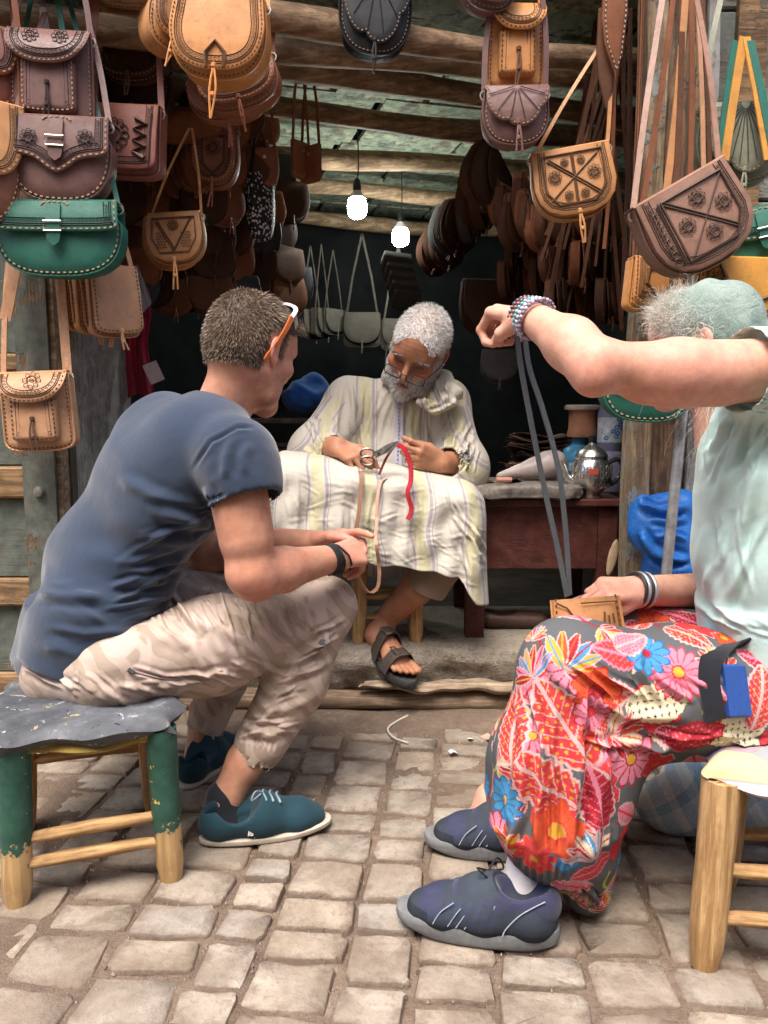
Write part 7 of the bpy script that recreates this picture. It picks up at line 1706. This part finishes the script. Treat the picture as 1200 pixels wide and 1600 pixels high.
tag(tm2.build('silk_threads', plain('white_silk', (.62, .6, .6), .5), tsl), kind='stuff'); MB().lathe([(.001, .014), (.009, .01), (.01, 0), (.007, -.006), (.001, -.008)], (0, 0, 0), 12).build('tassel_head', MATS['white_silk'], tsl)
# --- right of the opening
bag('orange brown satchel with pocket at the upper right of the opening', 805, 14, 2.1, 82, 116, 'orange', .045, .05, 0, shape='rect', flap=('semi', .38), pocket=True, hook=((790, -70, 2.12), (830, -70, 2.12)))
bag('plum bag with fan-shaped flap under the orange satchel', 804, 142, 2.05, 96, 80, 'plum', .05, .02, -.02, flap=('scallop', .72), hook=((768, 0, 2.06), (846, -20, 2.06)), tie=.07, tool=False, deco=[('fan', 6)])
bag('plum bag cut off by the top edge above the orange satchel', 770, -52, 2.05, 76, 66, 'plum', .05, .1, .2, flap=('U', .9), tie=0, hook=((750, -120, 2.05), (790, -120, 2.05)))
bag('black round bag with petal flap hanging at the top centre', 588, -28, 2.2, 104, 104, 'black', .05, .1, .05, flap=('scallop', .9), tie=.085, tool=False, deco=[('fan', 6)], hook=((560, -120, 2.2), (620, -120, 2.2)))
bag('tan bag tooled with a crossed square to the right of the opening', 888, 236, 2.1, 120, 100, 'tan', .04, -.05, -.16, shape='U', flap=('oct', .97), edge=None, tie=.08, tool=True, hook=((945, 60, 2.15), (950, 60, 2.15)), sw=.01, deco=X4)
bag('large dusty brown tooled bag tilted on the door post', 1052, 292, 1.86, 158, 132, 'dusty', .06, .05, -.52, shape='U', flap=('oct', .97), edge=None, tie=0, tool=True, hook=((1035, 0, 1.98), (1085, -20, 1.98)), sw=.014, deco=[('poly', [(-.26, -.1), (.36, -.1), (.37, -.58), (.24, -.82), (-.26, -.82), (-.26, -.1)], .004), ('line', -.24, -.12, .3, -.74), ('line', .34, -.14, -.2, -.78), ('line', -.3, -.1, -.3, -.8), ('ros', .06, -.24, .085), ('ros', .26, -.42, .085), ('ros', -.14, -.46, .085), ('ros', .06, -.66, .085), ('ring', -.36, -.14, -.76, 9)])
bag('olive green bag with feather-tooled flap at the right edge', 1158, 168, 2.02, 124, 112, 'olive', .06, -.15, 0, flap=('scallop', .9), edge='stitch', tie=.07, tool=False, hook=((1140, -60, 2.1), (1200, -60, 2.1)), deco=[('fan', 14)])
bag('green studded saddlebag at the right edge below the olive bag', 1178, 330, 2.0, 150, 84, 'green', .06, -.1, -.22, shape='saddle', flap=('semi', .55), edge='stud', tab=(.14, .1, .75), tie=0)
bag('mustard yellow bag with carved scrolls behind the kerchief', 1160, 408, 1.95, 140, 100, 'mustard', .06, -.05, .04, shape='rect', flap=('rect', .95), edge='stitch', tie=0, deco=[('poly', [(-.42, -.2), (-.3, -.1), (-.22, -.3), (-.34, -.5), (-.2, -.7), (-.4, -.85)], .006), ('poly', [(.1, -.9), (.15, -.6), (.35, -.5), (.4, -.3)], .006), ('ros', -.3, -.3, .07), ('ros', .3, -.7, .07)])
bag('orange tooled bag half hidden below the large tilted bag', 1022, 408, 2.05, 76, 76, 'orange', .05, .1, .06, shape='rect', flap=('rect', .9), edge='stitch', tie=0, deco=[('poly', [(-.2, -.2), (.2, -.15), (.25, -.5), (0, -.75), (-.25, -.5), (-.2, -.2)], .006)])
bag('dark green studded bag below the raised arm', 1012, 560, 1.9, 140, 96, 'green', .06, 0, .03, shape='saddle', flap=('semi', .6), edge='stud', tie=0)
for k, (x0, c_, x1, lab) in enumerate(((1162, 'mustard', 1132, 'left yellow'), (1166, 'mustard', 1200, 'right yellow'), (1150, 'green', 1124, 'left green'), (1172, 'green', 1210, 'right green'))):
    strap_thing('bag_strap', lab + ' strap over the olive bag at the right edge', 'strap', [P(x0, 58 + 6 * (k // 2), 1.97), P((x0 + x1) / 2, 150, 1.95), P(x1, 250, 1.93)], .021, .004, bagmat(c_), (1, .2, .1))
for k, (x0, x1, y1, c_, w_) in enumerate(((1050, 1000, 340, 'brown', .013), (1068, 1040, 310, 'tan', .018), (1062, 1056, 300, 'choc', .016), (1085, 1100, 300, 'light', .011), (1076, 1078, 290, 'brown', .013), (1092, 1110, 290, 'choc', .011))):
    strap_thing('bag_strap', ['long brown strap', 'pale punched buckled strap', 'dark brown buckled strap', 'pale narrow strap', 'mid brown strap', 'narrow dark strap'][k] + ' hanging in front of the right post', 'strap', [P(x0 + 4, -20, 2.04), P((x0 + x1) / 2 + 4, y1 * .5, 2.0), P(x1, y1, 1.96)], w_, .004, bagmat(c_), (1, .15, 0))
# knife sheath
sh_ = thing('knife_sheath', 'studded leather knife sheath hanging at the top right', 'sheath', tuple(P(960, -10, 2.1))); kp = [(-.028, .03), (-.03, -.06), (-.022, -.12), (.006, -.19), (.026, -.15), (.034, -.05), (.032, .03)]
mb = MB(); plate(mb, kp, lambda x, z: -.008, .016, .004, .004); mb.build('sheath_body', bagmat('brown'), sh_); s4 = MB(); stitches(s4, inset(kp, .006), lambda x, z: -.0095, .012, .005); tag(s4.build('studs', METAL, sh_), kind='stuff')
mb = MB(); plate(mb, [(x * .8 - .012, z * 1.1 - .06) for x, z in kp], lambda x, z: .012, .01, .003, .002); mb.build('back_sheath', bagmat('choc'), sh_)
# hanging bunches deep in the shop
rr = random.Random(17)
for k in range(26):
    hx, hy = rr.uniform(930, 985), rr.uniform(10, 60); ex, ey = rr.uniform(845, 1000), rr.uniform(330, 520); Y0 = rr.uniform(2.25, 2.6)
    strap_thing('bag_strap', 'brown bag strap in the bunch right of the opening', 'strap', [P(hx, hy, Y0), P(hx + (ex - hx) * .45 + rr.uniform(-6, 6), (hy + ey) / 2, Y0), P(ex, ey, Y0)], rr.uniform(.008, .014), .003, bagmat(rr.choice(['brown', 'dark', 'choc', 'choc', 'brown', 'dark'])), (1, rr.uniform(-.8, .8), 0), 10)['group'] = 'straps bunched right of the opening'
for k in range(3):
    strap_thing('bag_strap', 'pale brown strap in the bundle beside the right post', 'strap', [P(1000 + 4 * k, -20 + 15 * (k % 2), 2.12), P(996 + 3 * k, 150, 2.12), P(985 + 5 * k, 400 + 20 * k, 2.1)], .011, .004, bagmat(('choc', 'brown', 'choc')[k]), (.5, .9, 0), 10)['group'] = 'strap bundle beside the post'
def proto_copy(src, px, py, Y, yaw, roll, s_, label, group, pitch=0):
    o = copy_tree(src); o.matrix_world = Matrix.Translation(P(px, py, Y)) @ Matrix.Rotation(yaw, 4, 'Z') @ Matrix.Rotation(roll, 4, 'Y') @ Matrix.Rotation(pitch, 4, 'X') @ Matrix.Scale(s_, 4); o['label'] = label; o['group'] = group; return o
pb = {}
for c_ in ('choc', 'dark', 'black', 'brown', 'canvas', 'grey'):
    pb[c_] = None
def shopbag(c_, px, py, Y, w, h, yaw, roll, label, group, pitch=0, shape='U'):
    if pb[c_] is None:
        pb[c_] = bag(label, px, py, Y, .2, .18, c_, .04, yaw, roll, pitch, shape=shape, flap=('U', .9), edge=None, tie=.06, tool=False, scale_px=False, group=group); o = pb[c_]; o.matrix_world = o.matrix_world @ Matrix.Scale(w * Y / FPX / .2, 4); return o
    return proto_copy(pb[c_], px, py, Y, yaw, roll, w * Y / FPX / .2, label, group, pitch)
for k in range(14):     # diagonal row at the right, under the ceiling
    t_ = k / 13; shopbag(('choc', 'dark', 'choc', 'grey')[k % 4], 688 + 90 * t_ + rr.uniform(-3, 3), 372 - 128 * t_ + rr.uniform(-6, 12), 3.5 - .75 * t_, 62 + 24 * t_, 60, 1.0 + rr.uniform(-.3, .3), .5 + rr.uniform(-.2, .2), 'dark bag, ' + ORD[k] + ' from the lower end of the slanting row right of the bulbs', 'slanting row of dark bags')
for k in range(10):
    shopbag(('choc', 'brown')[k % 2], 782 + 7 * k + rr.uniform(-6, 6), 282 + 12 * (k % 5) + rr.uniform(-5, 5), 2.75 - .02 * k, 66, 60, .9 + rr.uniform(-.25, .25), .15, 'brown bag in the stack left of the tan crossed bag', 'stack of brown bags at the right')
for k in range(12):
    shopbag(('choc', 'dark', 'brown')[k % 3], 792 + 16 * (k % 6) + rr.uniform(-5, 5), 372 + 40 * (k // 6), 2.75 + .05 * (k % 3), 56, 60, 1.15 + rr.uniform(-.3, .3), rr.uniform(-.1, .1), 'brown bag hanging edge-on above the raised hand of the woman', 'edge-on bags above the hand')
for k in range(18):     # brown edge-on bags filling the right flank
    shopbag(('choc', 'dark', 'brown')[k % 3], 862 + 20 * (k % 6) + rr.uniform(-6, 6), 320 + 62 * (k // 6), 2.42 + .08 * (k % 4), 66, 60, 1.1 + rr.uniform(-.35, .3), rr.uniform(-.12, .12), 'brown bag hanging edge-on below the tan crossed bag', 'edge-on bags below the crossed bag')
for k in range(22):
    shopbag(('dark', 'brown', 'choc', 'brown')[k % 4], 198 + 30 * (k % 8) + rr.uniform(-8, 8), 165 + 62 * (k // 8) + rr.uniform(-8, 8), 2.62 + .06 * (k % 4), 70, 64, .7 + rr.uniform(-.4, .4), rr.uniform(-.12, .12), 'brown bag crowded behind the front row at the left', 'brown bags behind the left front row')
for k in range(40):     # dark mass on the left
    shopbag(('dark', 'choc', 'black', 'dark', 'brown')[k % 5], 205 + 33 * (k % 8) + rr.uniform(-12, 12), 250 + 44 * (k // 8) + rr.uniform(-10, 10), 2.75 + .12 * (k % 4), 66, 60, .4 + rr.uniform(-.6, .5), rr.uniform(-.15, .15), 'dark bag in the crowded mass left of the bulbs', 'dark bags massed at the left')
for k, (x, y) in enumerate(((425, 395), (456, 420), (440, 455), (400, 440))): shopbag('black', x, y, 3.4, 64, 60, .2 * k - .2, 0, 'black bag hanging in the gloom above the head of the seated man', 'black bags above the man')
for k, (x, y, w_, yw) in enumerate(((486, 486, 46, .9), (503, 484, 46, 1.1), (521, 484, 42, .8), (566, 490, 56, .0), (622, 500, 52, .2))):
    o = shopbag('canvas', x, y, 4.1, w_, 45, yw, 0, ('canvas bag, first', 'canvas bag, second', 'canvas bag, third', 'square woven canvas bag, fourth', 'canvas bag beside the ear of the craftsman, fifth')[k] + ' from the left on the back wall', 'canvas bags on the back wall', shape='rect')
    for e in (-1, 1): MB().ribbon([Vector((e * .085, 0, -.01)), Vector((e * .05, 0, .2)), Vector((.0, 0, .42))], .012, .004).build('strap', bagmat('canvas'), o)
for k in range(5): shopbag('grey', 622 + 4 * k, 398 + 14 * k, 3.3, 44, 30, .2, .1, 'pale grey bag, ' + ORD[k] + ' from the top of the small pile right of the bulbs', 'grey bag pile', pitch=.9)
shopbag('grey', 780, 548, 2.95, 56, 56, 0, 0, 'grey cloth bag hanging low behind the grey strap', 'grey low bag'); shopbag('dark', 765, 440, 3.0, 90, 60, .2, 0, 'dark brown bag above the grey cloth bag', 'dark low bag')
for k, (x, y, yw) in enumerate(((412, 232, .3), (470, 222, .9), (485, 228, -.6))):
    sd_ = thing('leather_holder', ['rust leather holder hanging nearest the left bags under the ceiling', 'left rust leather holder of the pair under the ceiling', 'right rust leather holder of the pair under the ceiling'][k], 'holder', mat=Matrix.Translation(P(x, y, 2.75)) @ Matrix.Rotation(yw, 4, 'Z'), group='rust holders under the ceiling')
    mb = MB(); plate(mb, ol('rect', .085, .12), lambda x, z: -.008, .016, .003, .003); mb.build('holder_body', bagmat('rust'), sd_); MB().lathe([(.001, -.003), (.006, -.002), (.006, .002), (.001, .003)], (0, -.012, -.03), 10, Matrix.Rotation(1.57, 3, 'X')).build('snap', METAL, sd_)
    for e in (-1, 1): MB().ribbon([Vector((e * .038, 0, 0)), Vector((e * .028, 0, .14)), Vector((0, 0, .3))], .01, .003).build('strap', bagmat('rust'), sd_)
t = NT('black_white_print'); w = t.voro(t.coord('Object'), 90); PRN = t.done(t.ramp(w, [(.35, (.6, .62, .66)), (.42, (.01, .01, .012))]), .6)
for k, (x, y, Y, h_, lab) in enumerate(((407, 272, 2.75, 98, 'narrow black and white patterned bag hanging left of the bulbs'), (400, 448, 3.0, 60, 'black and white patterned bag behind the head of the seated man'))):
    o = thing('patterned_bag', lab, 'bag', mat=Matrix.Translation(P(x, y, Y)) @ Matrix.Rotation(.9, 4, 'Z')); hh = h_ * Y / FPX; mb = MB(); plate(mb, ol('U', .11, hh), lambda x, z: -.015, .03, .004, .006); mb.build('bag_body', PRN, o); MB().ribbon([(-.045, 0, -.01), (0, 0, .2), (.045, 0, -.01)], .012, .003).build('strap', bagmat('black'), o)
# pouch on the lap of the woman
pch = bag('small tan laced pouch held on the knees of the woman', 914, 934, 1.40, 112, 62, 'tan', .014, .05, -.06, pitch=-.35, shape='rect', flap=None, edge='stitch', tie=0, name='leather_pouch', cat='pouch', deco=[('poly', [(-.44, -.1), (-.3, -.25), (-.2, -.55), (-.18, -.95)], .002), ('poly', [(-.1, -.15), (.4, -.15), (.42, -.8)], .0016), ('poly', [(.22, -.4), (.2, -.7)], .002), ('poly', [(.28, -.5), (.27, -.75)], .002), ('poly', [(.34, -.45), (.35, -.7)], .002)])
rl = log('hanging_rail', [(-1.7, 2.1, 2.17), (-.4, 2.09, 2.16), (.8, 2.1, 2.17), (2.0, 2.1, 2.16)], .018, OLDW, None, 10, 9)
tag(rl, 'long wooden rail across the shop front from which the front bags hang', 'rail')
print('BUILD SECONDS', round(time.time() - T0, 1), 'objects', len(bpy.data.objects))
